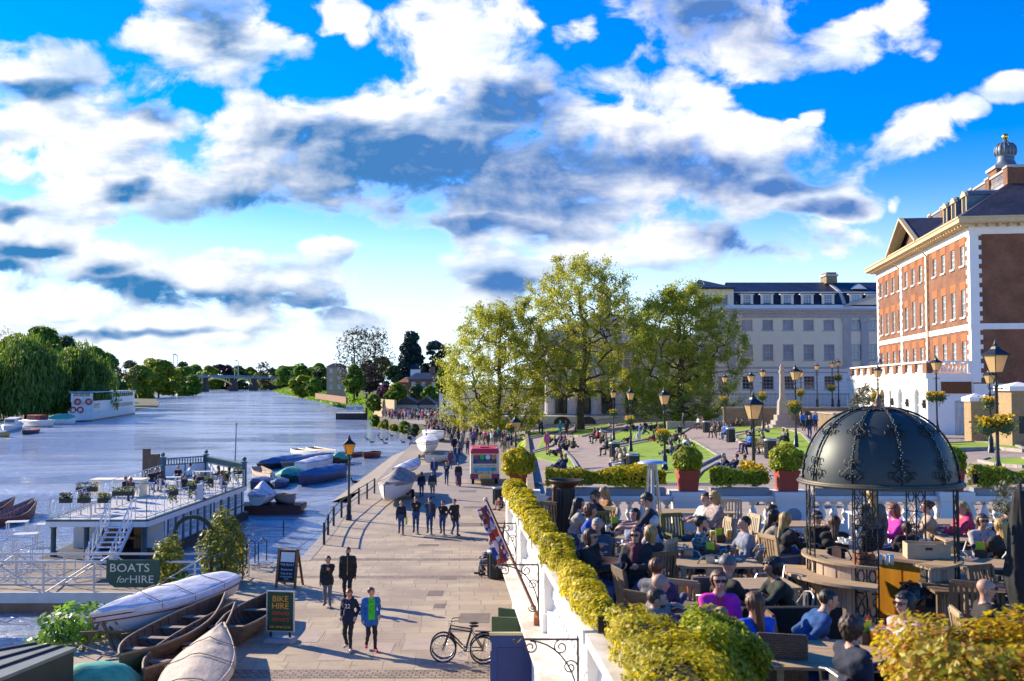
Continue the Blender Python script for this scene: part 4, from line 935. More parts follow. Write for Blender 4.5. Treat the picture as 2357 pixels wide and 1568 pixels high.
for px,py,Y,r,lab in [(1176,987,60,.38,'yellow basket on the lamp post by the terrace corner bush'),(1412,951,90,.42,'small yellow basket on the lamp post at the path junction'),(1450,968,70,.42,'yellow basket on the lamp post at the top of the large lawn'),(1526,1003,51,.42,'yellow and green basket on the lamp post behind the patio heater'),(1722,1083,33.6,.36,'left yellow flower basket low on the big lantern post'),(1742,1092,33.2,.4,'right yellow flower basket low on the big lantern post'),(1829,938,61.8,.55,'bright yellow basket beside the walkers in blue jackets'),(1754,912,89.6,.55,'basket on the lamp post at the paved square'),(1842,905,96.6,.5,'basket right of the memorial'),(1914,894,106.6,.5,'lower basket of the paired lamp posts'),(1929,870,107.6,.5,'upper basket of the paired lamp posts'),(1667,922,91.6,.5,'basket left of the lawn benches by the third plane tree'),(2016,915,70.6,.5,'basket behind the point of the dome'),(2143,914,65.7,.45,'left basket at the white building corner'),(2164,914,65.7,.45,'right basket at the white building corner'),(2272,982,33.7,.42,'green lined basket left of the nearest lamp post'),(2312,978,33.7,.42,'tall yellow basket right of the nearest lamp post'),(2275,928,49.6,.4,'basket with trailing stems on the shorter lamp post behind')]:
 basket(lab,at(px,py,Y),r)
WOODB=M('bench timber',(.10,.06,.03),.8,.3,4,stretch=(8,1,1))
def bench(label,loc,rz,w=1.6,mat=None):
 T=thing('park_bench',label,'bench',loc,rz,'benches along the promenade and lawns')
 mb=MB()
 for i in range(4):mb.box(-w/2,w/2,-.42+i*.11,-.33+i*.11,.43,.46)
 mb.build('seat',mat or WOODB,T);mb=MB()
 for i in range(4):mb.box(-w/2,w/2,.05+i*.02,.08+i*.02,.55+i*.11,.64+i*.11)
 mb.build('backrest',mat or WOODB,T)
 for s_ in (-1,1):
  mb=MB();x=s_*(w/2-.06);mb.tube([(x,-.4,0),(x,-.36,.43),(x,.02,.43),(x,.12,.95)],.022,5);mb.tube([(x,.1,0),(x,.02,.43)],.022,5);mb.tube([(x,-.4,.43),(x,-.42,.64),(x,.06,.66)],.02,5);mb.build('leg',IRON,T)
 return T
BINM=M('black bin',(.022,.024,.022),.5,.2,3,.05)
def bin_(label,loc,s_=1.0):
 T=thing('litter_bin',label,'litter bin',loc,0,'cylindrical black litter bins');mb=MB();mb.lathe([(.26,0),(.28,.05),(.28,.78),(.3,.8),(.3,.84),(.26,.86)],(0,0,0),14)
 for i in range(14):t=2*PI*i/14;mb.bar((.285*math.cos(t),.285*math.sin(t),.06),(.285*math.cos(t),.285*math.sin(t),.78),.02)
 mb.build('body',BINM,T);mb=MB();mb.lathe([(.3,.84),(.31,.9),(.22,.95),(.2,.88),(.0,.86)],(0,0,0),14);mb.build('rim',M('bin rim',(.35,.36,.36),.4,.1,3,metal=.4),T,smooth=True);T.scale=(s_,)*3
for px,py,lab in [(1142,1331,'black litter bin on the promenade beside the flag'),(1147,1162,'black litter bin on the promenade by the seated person with bare legs')]:
 bin_(lab,tuple(G(px,py)),1.15)
for px,py,lab in [(1415,1056,'black bin beside the bench on the left path'),(1388,1020,'black bin by the person in the bright blue top'),(1457,1093,'black bin right behind the terrace hedge, left of the heater'),(1626,996,'black bin at the end of the far bench near the curved kerb'),(1682,1018,'black bin beside the people in blue and white on a bench'),(1773,1055,'black bin at the bench left of the bush in the red pot')]:
 bin_(lab,tuple(GT(px,py)),1.15)
RP=[(746,1254),(755,1232),(768,1211),(786,1192),(806,1177),(826,1161),(845,1149),(862,1136)]
T=thing('river_railing','curved low black railing with square posts along the quay edge','railing');pts=[G(*p)for p in RP]
for p in pts:MB().box(p.x-.05,p.x+.05,p.y-.05,p.y+.05,0,1.0).build('post',IRON,T)
mb=MB()
for zz in (.95,.5):mb.tube([p+V(0,0,zz)for p in pts],.028,6)
mb.build('rail',IRON,T)
RUBR=M('tyre rubber',(.012,.012,.013),.8);CHROME=M('chrome',(.6,.6,.62),.25,.05,5,metal=1)
def bicycle(label,loc,rz,col,group=None,lean=0.12):
 T=thing('bicycle',label,'bicycle',loc,rz,group);T.rotation_euler=(lean,0,rz);FM=M('bike frame %s'%str(col),col,.35,.1,4)
 for nm,x in (('front_wheel',.54),('rear_wheel',-.52)):
  mb=MB();mb.use(RUBR);mb.tube([(x+.34*math.cos(2*PI*i/24),0,.345+.34*math.sin(2*PI*i/24))for i in range(24)],.02,6,closed=True)
  mb.use(CHROME);mb.tube([(x+.315*math.cos(2*PI*i/24),0,.345+.315*math.sin(2*PI*i/24))for i in range(24)],.01,4,closed=True)
  for i in range(14):a=2*PI*i/14;mb.tube([(x,.02*(-1)**i,.345),(x+.31*math.cos(a),0,.345+.31*math.sin(a))],.0035,3)
  mb.tube([(x,-.05,.345),(x,.05,.345)],.025,6);mb.build(nm,None,T,smooth=True)
 mb=MB();bbk=(-.06,0,.30);st=(-.2,0,.80);hd=(.36,0,.86);hb=(.40,0,.72);rw_=(-.52,0,.345)
 for a,b2,r in ((bbk,st,.017),(bbk,hb,.02),(st,hd,.017),(hd,hb,.02)):mb.tube([a,b2],r,6)
 for s_ in (-1,1):mb.tube([bbk,(rw_[0],s_*.05,rw_[2])],.01,5);mb.tube([st,(rw_[0],s_*.05,rw_[2])],.009,5);mb.tube([(.41,s_*.035,.70),(.47,s_*.05,.5),(.54,s_*.05,.345)],.011,5)
 mb.build('frame',FM,T)
 mb=MB();mb.tube([(.36,0,.86),(.345,0,1.0)],.014,6);mb.tube([(.2,.30,1.03),(.33,.2,1.03),(.36,0,1.0),(.33,-.2,1.03),(.2,-.30,1.03)],.013,6);mb.build('handlebar',IRON,T)
 mb=MB();mb.tube([st,(-.22,0,.92)],.013,6);mb.ball((-.26,0,.95),.14,.075,.035,n=10,k=6);mb.build('saddle',RUBR,T,smooth=True)
 mb=MB();mb.tube([(-.06+.09*math.cos(2*PI*i/14),.045,.30+.09*math.sin(2*PI*i/14))for i in range(14)],.007,4,closed=True)
 for s_ in (-1,1):mb.bar((-.06,s_*.07,.30),(-.06+s_*.12,s_*.07,.30-s_*.11),.018);mb.box(-.10+s_*.12,-.02+s_*.12,min(s_*.07,s_*.16),max(s_*.07,s_*.16),.29-s_*.11,.31-s_*.11)
 mb.build('crank',CHROME,T)
 mb=MB();mb.box(-.72,-.3,-.07,.07,.74,.755)
 for s_ in (-1,1):mb.tube([(-.6,s_*.07,.745),(-.52,s_*.06,.36)],.006,4)
 mb.tube([(-.56+.375*math.cos(t),0,.345+.375*math.sin(t))for t in np.linspace(.5,2.6,10)],.018,4);mb.build('rack',IRON,T);return T
q=G(1066,1527);bicycle('black hybrid bicycle leaning by the blue door, the nearer one',(q.x,q.y,0),math.radians(172),(.012,.012,.014))
q=G(1078,1521);bicycle('black city bicycle propped behind the nearer bicycle by the blue door',(q.x-.14,q.y+.10,0),math.radians(170),(.02,.02,.025),lean=.1)
q=G(551,1302);bicycle('dark blue bicycle chained at the quay railing by the pier',(q.x,q.y,0),math.radians(108),(.012,.02,.06))
q=G(572,1292);bicycle('black bicycle on the waterside, behind the dark blue one',(q.x,q.y,0),math.radians(100),(.015,.015,.015),lean=-.1)
T=thing('bike_stand','looped grey steel rail the bicycles lean on at the quay','bike stand',tuple(G(566,1298)));mb=MB()
for k in range(3):mb.tube([(.35*k-.3,.5*k-.6,0),(.35*k-.3,.5*k-.6,.8),(.35*k-.2,.5*k-.42,.95),(.35*k-.05,.5*k-.25,.8),(.35*k-.05,.5*k-.25,0)],.025,6)
mb.build('hoops',IRON,T)
OAK=M('oak board frame',(.26,.12,.04),.75,.3,3,.2,stretch=(1,1,6));SLB=M('blackboard',(.012,.02,.03),.8,.2,3);CHALK=M('chalk lettering',(.62,.70,.74),.9,.1,20);PAPER=M('paper notice',(.75,.75,.72),.9,.06,8)
q=G(664,1351);T=thing('menu_board','wooden folding menu board with blackboard panel standing by the water','sign board',(q.x,q.y,0),math.radians(-14))
mb=MB();w,h=.36,1.36;tl=.28
def lean_pt(x,z,off=0):return (x,-.24+tl*z/h*.8-off,z)
for s_ in (-1,1):mb.bar(lean_pt(s_*w,0),lean_pt(s_*w,h),.09,.045,up=(0,1,0))
for z in (.22,h-.05):mb.bar(lean_pt(-w,z),lean_pt(w,z),.1,.045)
mb.build('frame',OAK,T)
mb=MB();mb.add([lean_pt(-w+.04,.25,.0),lean_pt(w-.04,.25,.0),lean_pt(w-.04,h-.08),lean_pt(-w+.04,h-.08)],[(0,1,2,3)]);mb.build('panel',SLB,T)
mb=MB()
for s_ in (-1,1):mb.bar((s_*w,.42,0),lean_pt(s_*w,h),.08,.04,up=(0,1,0))
mb.bar((-w,.35,.3),(w,.35,.3),.09,.03);mb.build('rear_frame',OAK,T)
mb=MB();mb.add([lean_pt(-.27,h-.46,.008),lean_pt(.27,h-.46,.008),lean_pt(.27,h-.12,.008),lean_pt(-.27,h-.12,.008)],[(0,1,2,3)]);mb.build('notice',PAPER,T)
rx=PI/2-math.atan(tl*.8/h)
for tx_,sz,z in (('THE BOAT',.115,.80),('Restaurant',.105,.64),('Cafe & Bar',.105,.50),('LOWER DECK',.075,.39),('OPEN',.07,.31)):words('lettering',tx_,CHALK,T,sz,lean_pt(0,z,.008),(rx,0,0),.002)
DKG=M('dark green sign paint',(.012,.05,.022),.5,.15,3);ORG=M('orange lettering',(.78,.33,.02),.6,.05,9);REDL=M('red lettering',(.62,.05,.02),.6,.05,9);ALU=M('aluminium',(.55,.55,.53),.4,.1,4,metal=.6);GREYP=M('grey plastic',(.27,.28,.30),.6,.15,3)
q=G(645,1478);T=thing('bike_hire_sign','green bike hire pavement sign with orange lettering on a grey water filled base','sign board',(q.x,q.y,0),math.radians(-8))
MB().box(-.38,.38,-.02,.02,.32,1.40).build('board',DKG,T);mb=MB()
for a,b2 in (((-.41,-.03,.29),(-.38,.03,1.43)),((.38,-.03,.29),(.41,.03,1.43)),((-.38,-.03,.29),(.38,.03,.32)),((-.38,-.03,1.40),(.38,.03,1.43))):mb.box(a[0],b2[0],a[1],b2[1],a[2],b2[2])
mb.build('frame',ALU,T);mb=MB()
for s_ in (-1,1):mb.box(s_*.28-.03,s_*.28+.03,-.015,.015,.1,.29)
mb.build('strut',IRON,T)
mb=MB();mb.loft([[(x*k,y*k2,z)for x,y in ((-.42,-.28),(.42,-.28),(.47,0),(.42,.28),(-.42,.28),(-.47,0))]for k,k2,z in ((1,1,0),(1,1,.06),(.85,.8,.13),(.5,.45,.15))],caps=True);mb.build('base',GREYP,T,bevel=.02)
for tx_,sz,z,m_,sh in (('BIKE',.235,1.20,ORG,0),('HIRE',.235,1.00,ORG,0),('REPAIRS',.135,.80,REDL,.25),('SERVICE',.135,.62,REDL,.25),('020 8948 8240',.095,.42,ORG,0)):words('lettering',tx_,m_,T,sz,(0,-.024,z),(PI/2,0,0),.003,shear=sh,sx=1.05)
VCR=M('van cream paint',(.72,.62,.42),.35,.05,2);VRED=M('van red paint',(.62,.02,.05),.35,.08,2);VBL=M('van blue paint',(.02,.05,.28),.35,.08,2);RLAMP=M('red lamp glass',(.55,.01,.01),.2)
q=G(1116,1116);T=thing('ice_cream_van','cream and red ice cream van parked with its rear to the camera','van',(q.x,q.y,0),math.radians(3));VW,VL=1.03,5.0
mb=MB();mb.use(VCR);prof=[(0,.42),(0,1.5),(.10,2.1),(.14,2.25),(4.0,2.25),(4.3,1.6),(5.0,1.25),(5.0,.42)]
mb.loft([[(x,p[0],p[1])for p in prof]for x in (-VW,-VW*.98,VW*.98,VW)],caps=True);mb.build('body',VCR,T,bevel=.04,fixn=True)
mb=MB();mb.loft([[(-VW-.03,y0,2.27),(VW+.03,y0,2.27),(VW-.05,y0+d_,2.6),(-VW+.05,y0+d_,2.6)]for y0,d_ in ((-.06,.1),(4.0,-.2))],caps=True);mb.box(-.35,.35,1,2,2.6,2.68);mb.build('roof',VRED,T,bevel=.03,fixn=True)
for s_ in (-1,1):MB().ball((s_*.85,.05,2.62),.08,n=8,k=6).build('roof_lamp',GLASS,T,smooth=True)
mb=MB();mb.box(-VW-.03,VW+.03,-.1,.15,.42,.78);mb.build('bumper',VBL,T,bevel=.03);MB().box(-.48,.48,-.115,-.1,.46,.78).build('step',VCR,T)
MB().box(-.34,.34,-.13,-.115,.5,.66).build('number_plate',M('yellow plate',(.75,.5,.03),.5,.04,3),T)
for s_ in (-1,1):MB().box(s_*.78-.2,s_*.78+.2,-.125,-.1,.53,.72).build('tail_light',RLAMP,T)
MB().add([(-.86,-.012,1.52),(.86,-.012,1.52),(.82,.088,2.13),(-.82,.088,2.13)],[(0,1,2,3)]).build('rear_window',GLASSD,T)
for i,c in enumerate(((.55,.03,.02),(.05,.45,.05),(.7,.7,.72),(.75,.22,.03))):
 mb=MB();mb.add([(-.62+i*.42+.17*math.cos(2*PI*k/14),-.022+.03*0+.164*(1.98+.17*math.sin(2*PI*k/14)-1.52)-.006,1.98+.17*math.sin(2*PI*k/14))for k in range(14)],[tuple(range(14))]);mb.build('sticker',M('sticker %d'%i,c,.5,.05),T)
VCOL=[((.6,.35,.03),-.62,1.6,.18),((.2,.1,.05),-.1,1.68,.3),((.55,.04,.03),.45,1.6,.34)]
words('lettering','HOT DOGS',REDL,T,.22,(0,.0,1.64),(PI/2-.16,0,0),.003)
words('lettering','CAUTION   CHILDREN',M('brown lettering',(.35,.08,.04),.6),T,.155,(0,-.008,1.36),(PI/2,0,0),.002)
mb=MB();mb.use(M('poster sky',(.05,.42,.68),.6,.2,3));mb.box(-.84,.84,-.012,-.004,.98,1.25);mb.use(M('poster sand',(.75,.55,.28),.6,.15,6));mb.box(-.84,.84,-.012,-.004,.74,.98)
mb.use(M('poster palm',(.05,.3,.06),.6));mb.box(.55,.62,-.016,-.012,.85,1.1);mb.box(.42,.74,-.016,-.012,1.08,1.2);mb.box(-.7,-.55,-.016,-.012,.86,1.08);mb.use(ORG);mb.box(.2,.32,-.016,-.012,.78,1.0);mb.box(-.3,-.2,-.016,-.012,.8,.95);mb.box(-.5,-.38,-.016,-.012,.76,.86);mb.build('beach_picture',None,T)
for x,y in ((-.85,.9),(.85,.9),(-.85,4.0),(.85,4.0)):MB().tube([(x-.1,y,.34),(x+.1,y,.34)],.34,16).build('wheel',RUBR,T)
q=G(948,1028);T=thing('motor_scooter','black and white motor scooter parked at the top of the slipway','scooter',(q.x,q.y+1,0),math.radians(70))
for x in (-.6,.6):MB().tube([(x+.2*math.cos(2*PI*i/14),0,.25+.2*math.sin(2*PI*i/14))for i in range(14)],.06,6,closed=True).build('wheel',RUBR,T)
mb=MB();mb.loft([[(x,y*w_,z0),(x,y*w_,z1)]if False else [(x,-w_,z0),(x,w_,z0),(x,w_*.8,z1),(x,-w_*.8,z1)]for x,w_,z0,z1 in ((-.85,.1,.5,.75),(-.4,.2,.3,.8),(0,.2,.25,.4),(.35,.22,.25,.5),(.5,.25,.3,.95))],caps=True);mb.build('body',M('scooter white',(.6,.6,.6),.35),T,bevel=.03,fixn=True)
MB().box(-.8,-.1,-.15,.15,.8,.9).build('seat',RUBR,T,bevel=.03);mb=MB();mb.tube([(.5,0,.9),(.45,0,1.1)],.03,6);mb.tube([(.4,-.32,1.1),(.45,0,1.12),(.4,.32,1.1)],.02,6);mb.box(.4,.5,-.2,.2,1.1,1.45);mb.build('handlebar',RUBR,T)
MB().box(-1.05,-.72,-.2,.2,.85,1.2).build('top_box',RUBR,T,bevel=.03)
def clothm(name,col,col2=None):return M(name,col,.8,.16,2.2,1.0,col2=col2,stretch=(1,2.5,1))
WOODH=M('varnished boat wood',(.20,.085,.035),.45,.3,2,.1,stretch=(1,6,6));WOODI=M('weathered boat wood',(.13,.085,.055),.8,.35,2.5,.2,stretch=(1,6,6));WOODG=M('grey worn thwart',(.30,.22,.15),.8,.25,3,stretch=(1,5,5))
HWHITE=M('white boat hull',(.74,.72,.68),.45,.08,1.2,.05);HRED=M('red trim paint',(.30,.05,.03),.5,.1,4);HBLUE=M('blue boat hull',(.015,.04,.12),.5,.2,2);HDARK=M('dark boat hull',(.03,.025,.025),.6,.3,2);HGREEN=M('green boat hull',(.03,.11,.07),.5,.2,2);HTEAL=M('teal inner paint',(.10,.30,.26),.6,.15,3);HMAR=M('maroon hull',(.13,.03,.022),.5,.2,2);HPINK=M('pale pink hull',(.55,.38,.30),.5,.1,2)
CBLUE=clothm('blue tarpaulin',(.004,.09,.27),(.008,.14,.38));CWHITE=clothm('white boat cover',(.62,.64,.70),(.70,.72,.78));CGREY=clothm('grey brown boat cover',(.24,.20,.18),(.31,.26,.23));CTEAL=clothm('green tarpaulin',(.05,.36,.25),(.10,.46,.34));CSAND=clothm('sand canvas cover',(.50,.41,.31),(.60,.50,.39));CRED=clothm('red boat canopy',(.32,.03,.03))
def bt(name,label,bow,stern,z,B,H,hull,style='open',cover=None,ridge=.35,inner=None,stripe=None,transom=True,group=None,pts=None,sheer=.22,rear=None,thw=3,clear=0.0,trim=None,peak=None,ends=None,seed=1):
 a,b2=(Vector(bow),Vector(stern))if ends else (G(*bow,z),G(*stern,z))
 c=(a+b2)/2;d=a-b2;L=d.length;rz=math.atan2(d.y,d.x);rr=random.Random(seed)
 T=thing(name,label,'boat',(c.x,c.y,z),rz,group);n=14;out=[];gun=[[],[]]
 def hb(s):return B/2*max(.03,(1-max(0,(s-.42)/.58)**2.3))*((.62+.38*min(1,s/.42)**.8)if transom else max(.03,1-max(0,(.42-s)/.42)**2.3))
 def gz2(s):return H+sheer*(s-.4)**2*2.6*(1 if s>.4 else .5)
 def kz(s):return clear+max(0,(s-.8)/.2)**2*H*.35
 inn=[]
 for i in range(n+1):
  s=i/n;x=-L/2+L*s;h=hb(s);g=gz2(s);k=kz(s);m=6;ring=[];ir=[]
  for j in range(2*m+1):
   t=(j-m)/m;yy=h*math.copysign(abs(math.sin(abs(t)*PI/2))**(.62 if ends is None and style=='cover' else .75),t);zz=k+(g-k)*(1-math.cos(abs(t)*PI/2))**1.1
   xx=x+(.10*L*(zz/H)*max(0,(s-.8)/.2)*.4);ring.append((xx,yy,zz));ir.append((xx*.985,yy*.93,max(zz,k+.09)))
  out.append(ring);inn.append(ir);gun[0].append(ring[0]);gun[1].append(ring[-1])
 mb=MB();mb.use(hull);mb.loft(out,closed=False);mb.add(out[0],[tuple(range(len(out[0])))])
 if stripe:
  mb.use(stripe)
  for dz in (.1,.24):
   for g in gun:mb.tube([(p[0],p[1]*1.012,p[2]-dz)for p in g],.018,4)
 mb.build('hull',None,T,smooth=True,fixn=True)
 if style=='open':
  mb=MB();mb.use(inner or WOODI);mb.loft([r[::-1]for r in inn],closed=False)
  mb.use(WOODI)
  for i in range(1,n):
   if i%1==0:mb.tube([(p[0],p[1]*.985,p[2]+.012)for p in inn[i]],.018,3)
  mb.build('interior',None,T)
 mb=MB()
 for g in gun:mb.tube(g,.032,5)
 mb.build('gunwale',trim or WOODG,T)
 if style=='open':
  for k in range(thw):
   s=.2+.55*k/max(1,thw-1)if thw>1 else .5
   x=-L/2+L*s;h=hb(s)*.92;MB().box(x-.12,x+.12,-h,h,clear+(gz2(s)-clear)*.68,clear+(gz2(s)-clear)*.68+.03).build('thwart',WOODG,T)
 else:
  rings=[];m=8
  for i in range(n+1):
   s=i/n;x=-L/2+L*s;h=hb(s)*1.04+.02;g=gz2(s)
   rg=ridge*(math.sin(PI*min(1,max(0.04,s*.96+.02)))**.45 if peak is None else max(.08,1-abs(s-peak)*1.9))
   row=[(x,-h-.015,g-.13-.03*rr.random())]
   for j in range(m+1):
    t=j/m*2-1;crease=.035*math.sin(i*2.1+j*1.3+seed)+.032*rr.gauss(0,1)
    row.append((x,h*t,g+.02+rg*(1-abs(t)**(1.15 if peak is None else .9))+crease*(1-abs(t))*(1 if 0<i<n else 0)))
   row.append((x,h+.015,g-.13-.03*rr.random()));rings.append(row)
  mb=MB();mb.loft(rings,closed=False);mb.add(rings[0],[tuple(range(len(rings[0])))]);mb.add(rings[-1],[tuple(range(len(rings[-1])))])
  o=mb.build('cover',cover,T,smooth=True,fixn=True)
  mo=o.modifiers.new('s','SUBSURF');mo.levels=1;mo.render_levels=1
  for s in (.25,.5,.75)if Vector(c).y<110 else ():
   i=int(s*n);MB().tube([tuple(Vector(q)+V(0,0,.03))for q in rings[i]],.012,4).build('lashing',WOODG,T)
 return T
FL=WZ-.16
MG='boats moored by the quay'
bt('rowing_boat','brown and white open rowing boat, outermost left of the moored pair',(727,1056),(677,1047),FL,1.7,.75,HWHITE,inner=WOODH,group=MG,thw=4,trim=WOODH)
bt('rowing_boat','brown and white open rowing boat, right one of the outer pair',(771,1055),(713,1044),FL,1.8,.8,HWHITE,inner=WOODH,group=MG,thw=4,trim=WOODH)
bt('skiff','long slender brown skiff moored behind the amber lamp post',(790,1057),(836,1051),FL,1.3,.55,WOODH,inner=WOODH,transom=False,group=MG)
bt('rowing_boat','small dark red rowing boat farthest right on the moorings',(838,1059),(869,1053),FL,1.6,.75,HMAR,inner=HMAR,group=MG,thw=2)
bt('covered_boat','long blue covered boat by the barge stern, leftmost of the blue covers',(596,1088),(690,1066),FL,2.1,.75,HDARK,'cover',CBLUE,.5,group=MG,seed=2)
bt('covered_boat','blue covered boat in the middle, behind the white covered one',(652,1085),(764,1061),FL,2.1,.75,HBLUE,'cover',CBLUE,.5,group=MG,seed=3)
bt('covered_boat','white hulled boat under a white cover among blue ones',(765,1073),(692,1088),FL,2.2,.95,HWHITE,'cover',CWHITE,.4,group=MG,seed=4)
bt('covered_boat','short boat under a bright green tarpaulin by the lamp post',(770,1074),(795,1067),FL,2.2,.8,HDARK,'cover',CTEAL,.7,group=MG,seed=5)
bt('covered_boat','large blue covered launch nearest the quay railing',(689,1124),(797,1096),FL,2.3,.95,HBLUE,'cover',CBLUE,.55,group=MG,transom=False,seed=6,trim=CBLUE)
bt('covered_boat','plump boat under a pale green crumpled tarpaulin',(648,1118),(682,1102),FL,2.3,.8,HGREEN,'cover',CTEAL,.6,group=MG,seed=7)
bt('rowing_boat','pale pink open rowing boat beside the barge stern',(620,1113),(590,1092),FL,1.6,.75,HPINK,inner=HPINK,group=MG,thw=2)
bt('covered_boat','low blue sheeted boat behind the white tented one',(578,1132),(612,1120),FL,1.7,.7,HBLUE,'cover',CBLUE,.3,group=MG,seed=8)
bt('covered_boat','small blue sheeted boat to the right of the white tent',(634,1130),(650,1118),FL,1.5,.6,HBLUE,'cover',CBLUE,.25,group=MG,seed=9)
p=G(640,1180,WZ);PY=p.y
T=thing('punt','dark red flat work punt carrying a tented boat and a dinghy','boat',(p.x,p.y,WZ),math.radians(3),MG)
mb=MB();mb.loft([[(x,-1.3*1,z0),(x,1.3,z0),(x,1.3,.55),(x,-1.3,.55)]for x,z0 in ((-3.2,.1),(-2.6,-.3),(1.2,-.3),(1.75,.25))],caps=True);mb.build('hull',HMAR,T,fixn=True);MB().box(-3.1,1.7,-1.2,1.2,.56,.6).build('deck',HDARK,T)
bt('tented_boat','white boat under a peaked white tent cover on the punt',(D(628,0,PY+1.6).x,PY+1.9,0),(D(606,0,PY-.8).x,PY-1.1,0),WZ+.6,1.75,.65,HWHITE,'cover',CWHITE,1.0,group=MG,peak=.5,ends=True,seed=10)
bt('dinghy','round ended clinker dinghy with wooden inside and oars, on the punt',(D(690,0,PY-.4).x,PY-.6,0),(D(652,0,PY+1).x,PY+1.1,0),WZ+.6,1.25,.55,HPINK,inner=WOODH,group=MG,ends=True,thw=2)
mb=MB();q=G(651,1232,WZ);mb.tube([q+V(.0,0,-.3),q+V(.05,0,.35),q+V(.02,0,.9)],.035,6);tag(mb.build('mooring_pole',IRON),'thin dark pole sticking out of the water by the punt','pole')
BG='boats laid up on the promenade'
bt('covered_rowing_boat','long white rowing boat with red lines under a white cover, nearest the pier',(224,1484),(517,1378),.0,1.9,.78,HWHITE,'cover',CWHITE,.26,stripe=HRED,group=BG,clear=.08,sheer=.12,trim=HWHITE,seed=11)
bt('skiff','old open wooden skiff with ribs and oars, beside the white covered boat',(506,1424),(275,1560),.02,1.5,.52,WOODI,group=BG,transom=False,thw=4,sheer=.22)
bt('skiff','second open wooden skiff partly under the sand coloured cover',(530,1440),(330,1585),.02,1.2,.42,WOODI,group=BG,transom=False,thw=3,sheer=.2)
bt('skiff','open wooden skiff ending behind the bike hire sign',(612,1418),(528,1488),.02,1.25,.5,WOODI,group=BG,thw=2,sheer=.2)
bt('covered_boat','boat under a wrinkled sand coloured canvas cut by the frame',(508,1502),(395,1690),.02,1.5,.50,CSAND,'cover',CSAND,.26,group=BG,seed=12,trim=CSAND)
bt('covered_boat','boat under a tall grey brown cover at the railing end',(886,1168),(934,1130),.05,2.0,1.15,HWHITE,'cover',CGREY,.95,group=BG,seed=13,clear=.2,peak=.38)
bt('covered_boat','white sheeted boat tip poking out behind the grey covered one',(962,1084),(918,1104),.05,1.5,.8,HWHITE,'cover',CWHITE,.35,group=BG,seed=14,clear=.35)
bt('white_boat','white boat with red rim on a trailer, bow toward the camera',(981,1060),(986,1038),.1,2.25,1.55,HWHITE,'cover',CWHITE,.25,group=BG,stripe=HRED,clear=.45,seed=15)
bt('white_boat','white boat raised on stands near the packed crowd',(1021,1020),(984,1014),.3,2.2,1.25,HWHITE,'cover',CWHITE,.1,group=BG,clear=.4,seed=16)
bt('rowing_boat','white rowing boat with teal inside lying beside the trailer boat',(979,1071),(1032,1062),0,1.7,.8,HWHITE,inner=HTEAL,group=BG,clear=.1,thw=3)
for px,py,lab in ((984,1062,'trailer under the red rimmed white boat'),(1003,1021,'stands under the raised white boat near the crowd'),(912,1152,'low cradle under the grey covered boat')):
 q=G(px,py);T=thing('boat_trailer',lab,'trailer',(q.x,q.y,0));mb=MB();mb.box(-.8,.8,.2,2.6,.34,.44);mb.build('bed',IRON,T)
 for s_ in (-1,1):MB().tube([(s_*.9-.08,1.4,.27),(s_*.9+.08,1.4,.27)],.27,12).build('wheel',RUBR,T)
c0=[G(-60,1508,1.15),G(79,1484,1.15),G(170,1492,1.15),G(-60,1585,1.15)]
T=thing('boat_shed','dark green flat roofed cabin cut by the lower left frame','cabin',(0,0,0))
mb=MB();mb.add([(p.x,p.y,.05)for p in c0]+[(p.x,p.y,1.08)for p in c0],[(0,1,5,4),(1,2,6,5),(2,3,7,6),(3,0,4,7)]);mb.build('wall',M('cabin green paint',(.015,.035,.028),.6,.2,2),T,fixn=True)
mb=MB();mb.use(M('grey roof felt',(.16,.19,.18),.8,.15,2,.2));ctr=sum(c0,V(0,0,0))/4;ov=[ctr+(p-ctr)*1.04 for p in c0];mb.add([(p.x,p.y,1.085)for p in ov]+[(p.x,p.y,1.16)for p in ov],[(3,2,1,0),(4,5,6,7),(0,1,5,4),(1,2,6,5),(2,3,7,6),(3,0,4,7)])
mb.use(HDARK)
for k in (.03,.36,.68):mb.bar(ov[0].lerp(ov[3],k)+V(0,0,.03),ov[1].lerp(ov[2],k)+V(0,0,.03),.05,.05)
mb.build('roof',None,T,fixn=True)
q=G(228,1556,.3);P=[]
mb=MB();rr=random.Random(3);rings=[]
for i in range(9):
 t=i/8*2-1;rings.append([(q.x+t*1.0,q.y-.7,.02)]+[(q.x+t*1.0+.04*rr.gauss(0,1),q.y-.6+1.2*j/6,.06+.62*(1-t*t)**.6*(1-abs(j/3-1)**2.5)+.03*rr.gauss(0,1))for j in range(7)]+[(q.x+t,q.y+.7,.02)])
mb.loft(rings,closed=False);o=mb.build('tarpaulin',CTEAL,smooth=True,fixn=True);tag(o,'crumpled green and blue tarpaulin heap at the bottom left','tarpaulin');o.modifiers.new('s','SUBSURF').render_levels=1
T=thing('trestle','rough timber trestle and winch at the near bow of the white covered boat','trestle',tuple(G(232,1500)));mb=MB()
for a,b2 in (((-.5,0,0),(-.1,.1,.75)),((.4,0,0),(0,.1,.75)),((-.5,-.2,.55),(.5,.2,.5)),((-.6,.3,0),(-.2,.2,.6)),((.5,.5,0),(.1,.3,.6))):mb.bar(a,b2,.07)
mb.build('frame',WOODI,T);mb=MB();mb.tube([(-.5,-.3,.1),(-.3,-.5,.3),(0,-.3,.12),(.3,-.5,.1),(.6,-.3,.08)],.02,5);mb.build('rope',CSAND,T)
LMB=leafmat('dock leaves',[(.10,.22,.02),(.16,.32,.03),(.22,.38,.05)],.45)
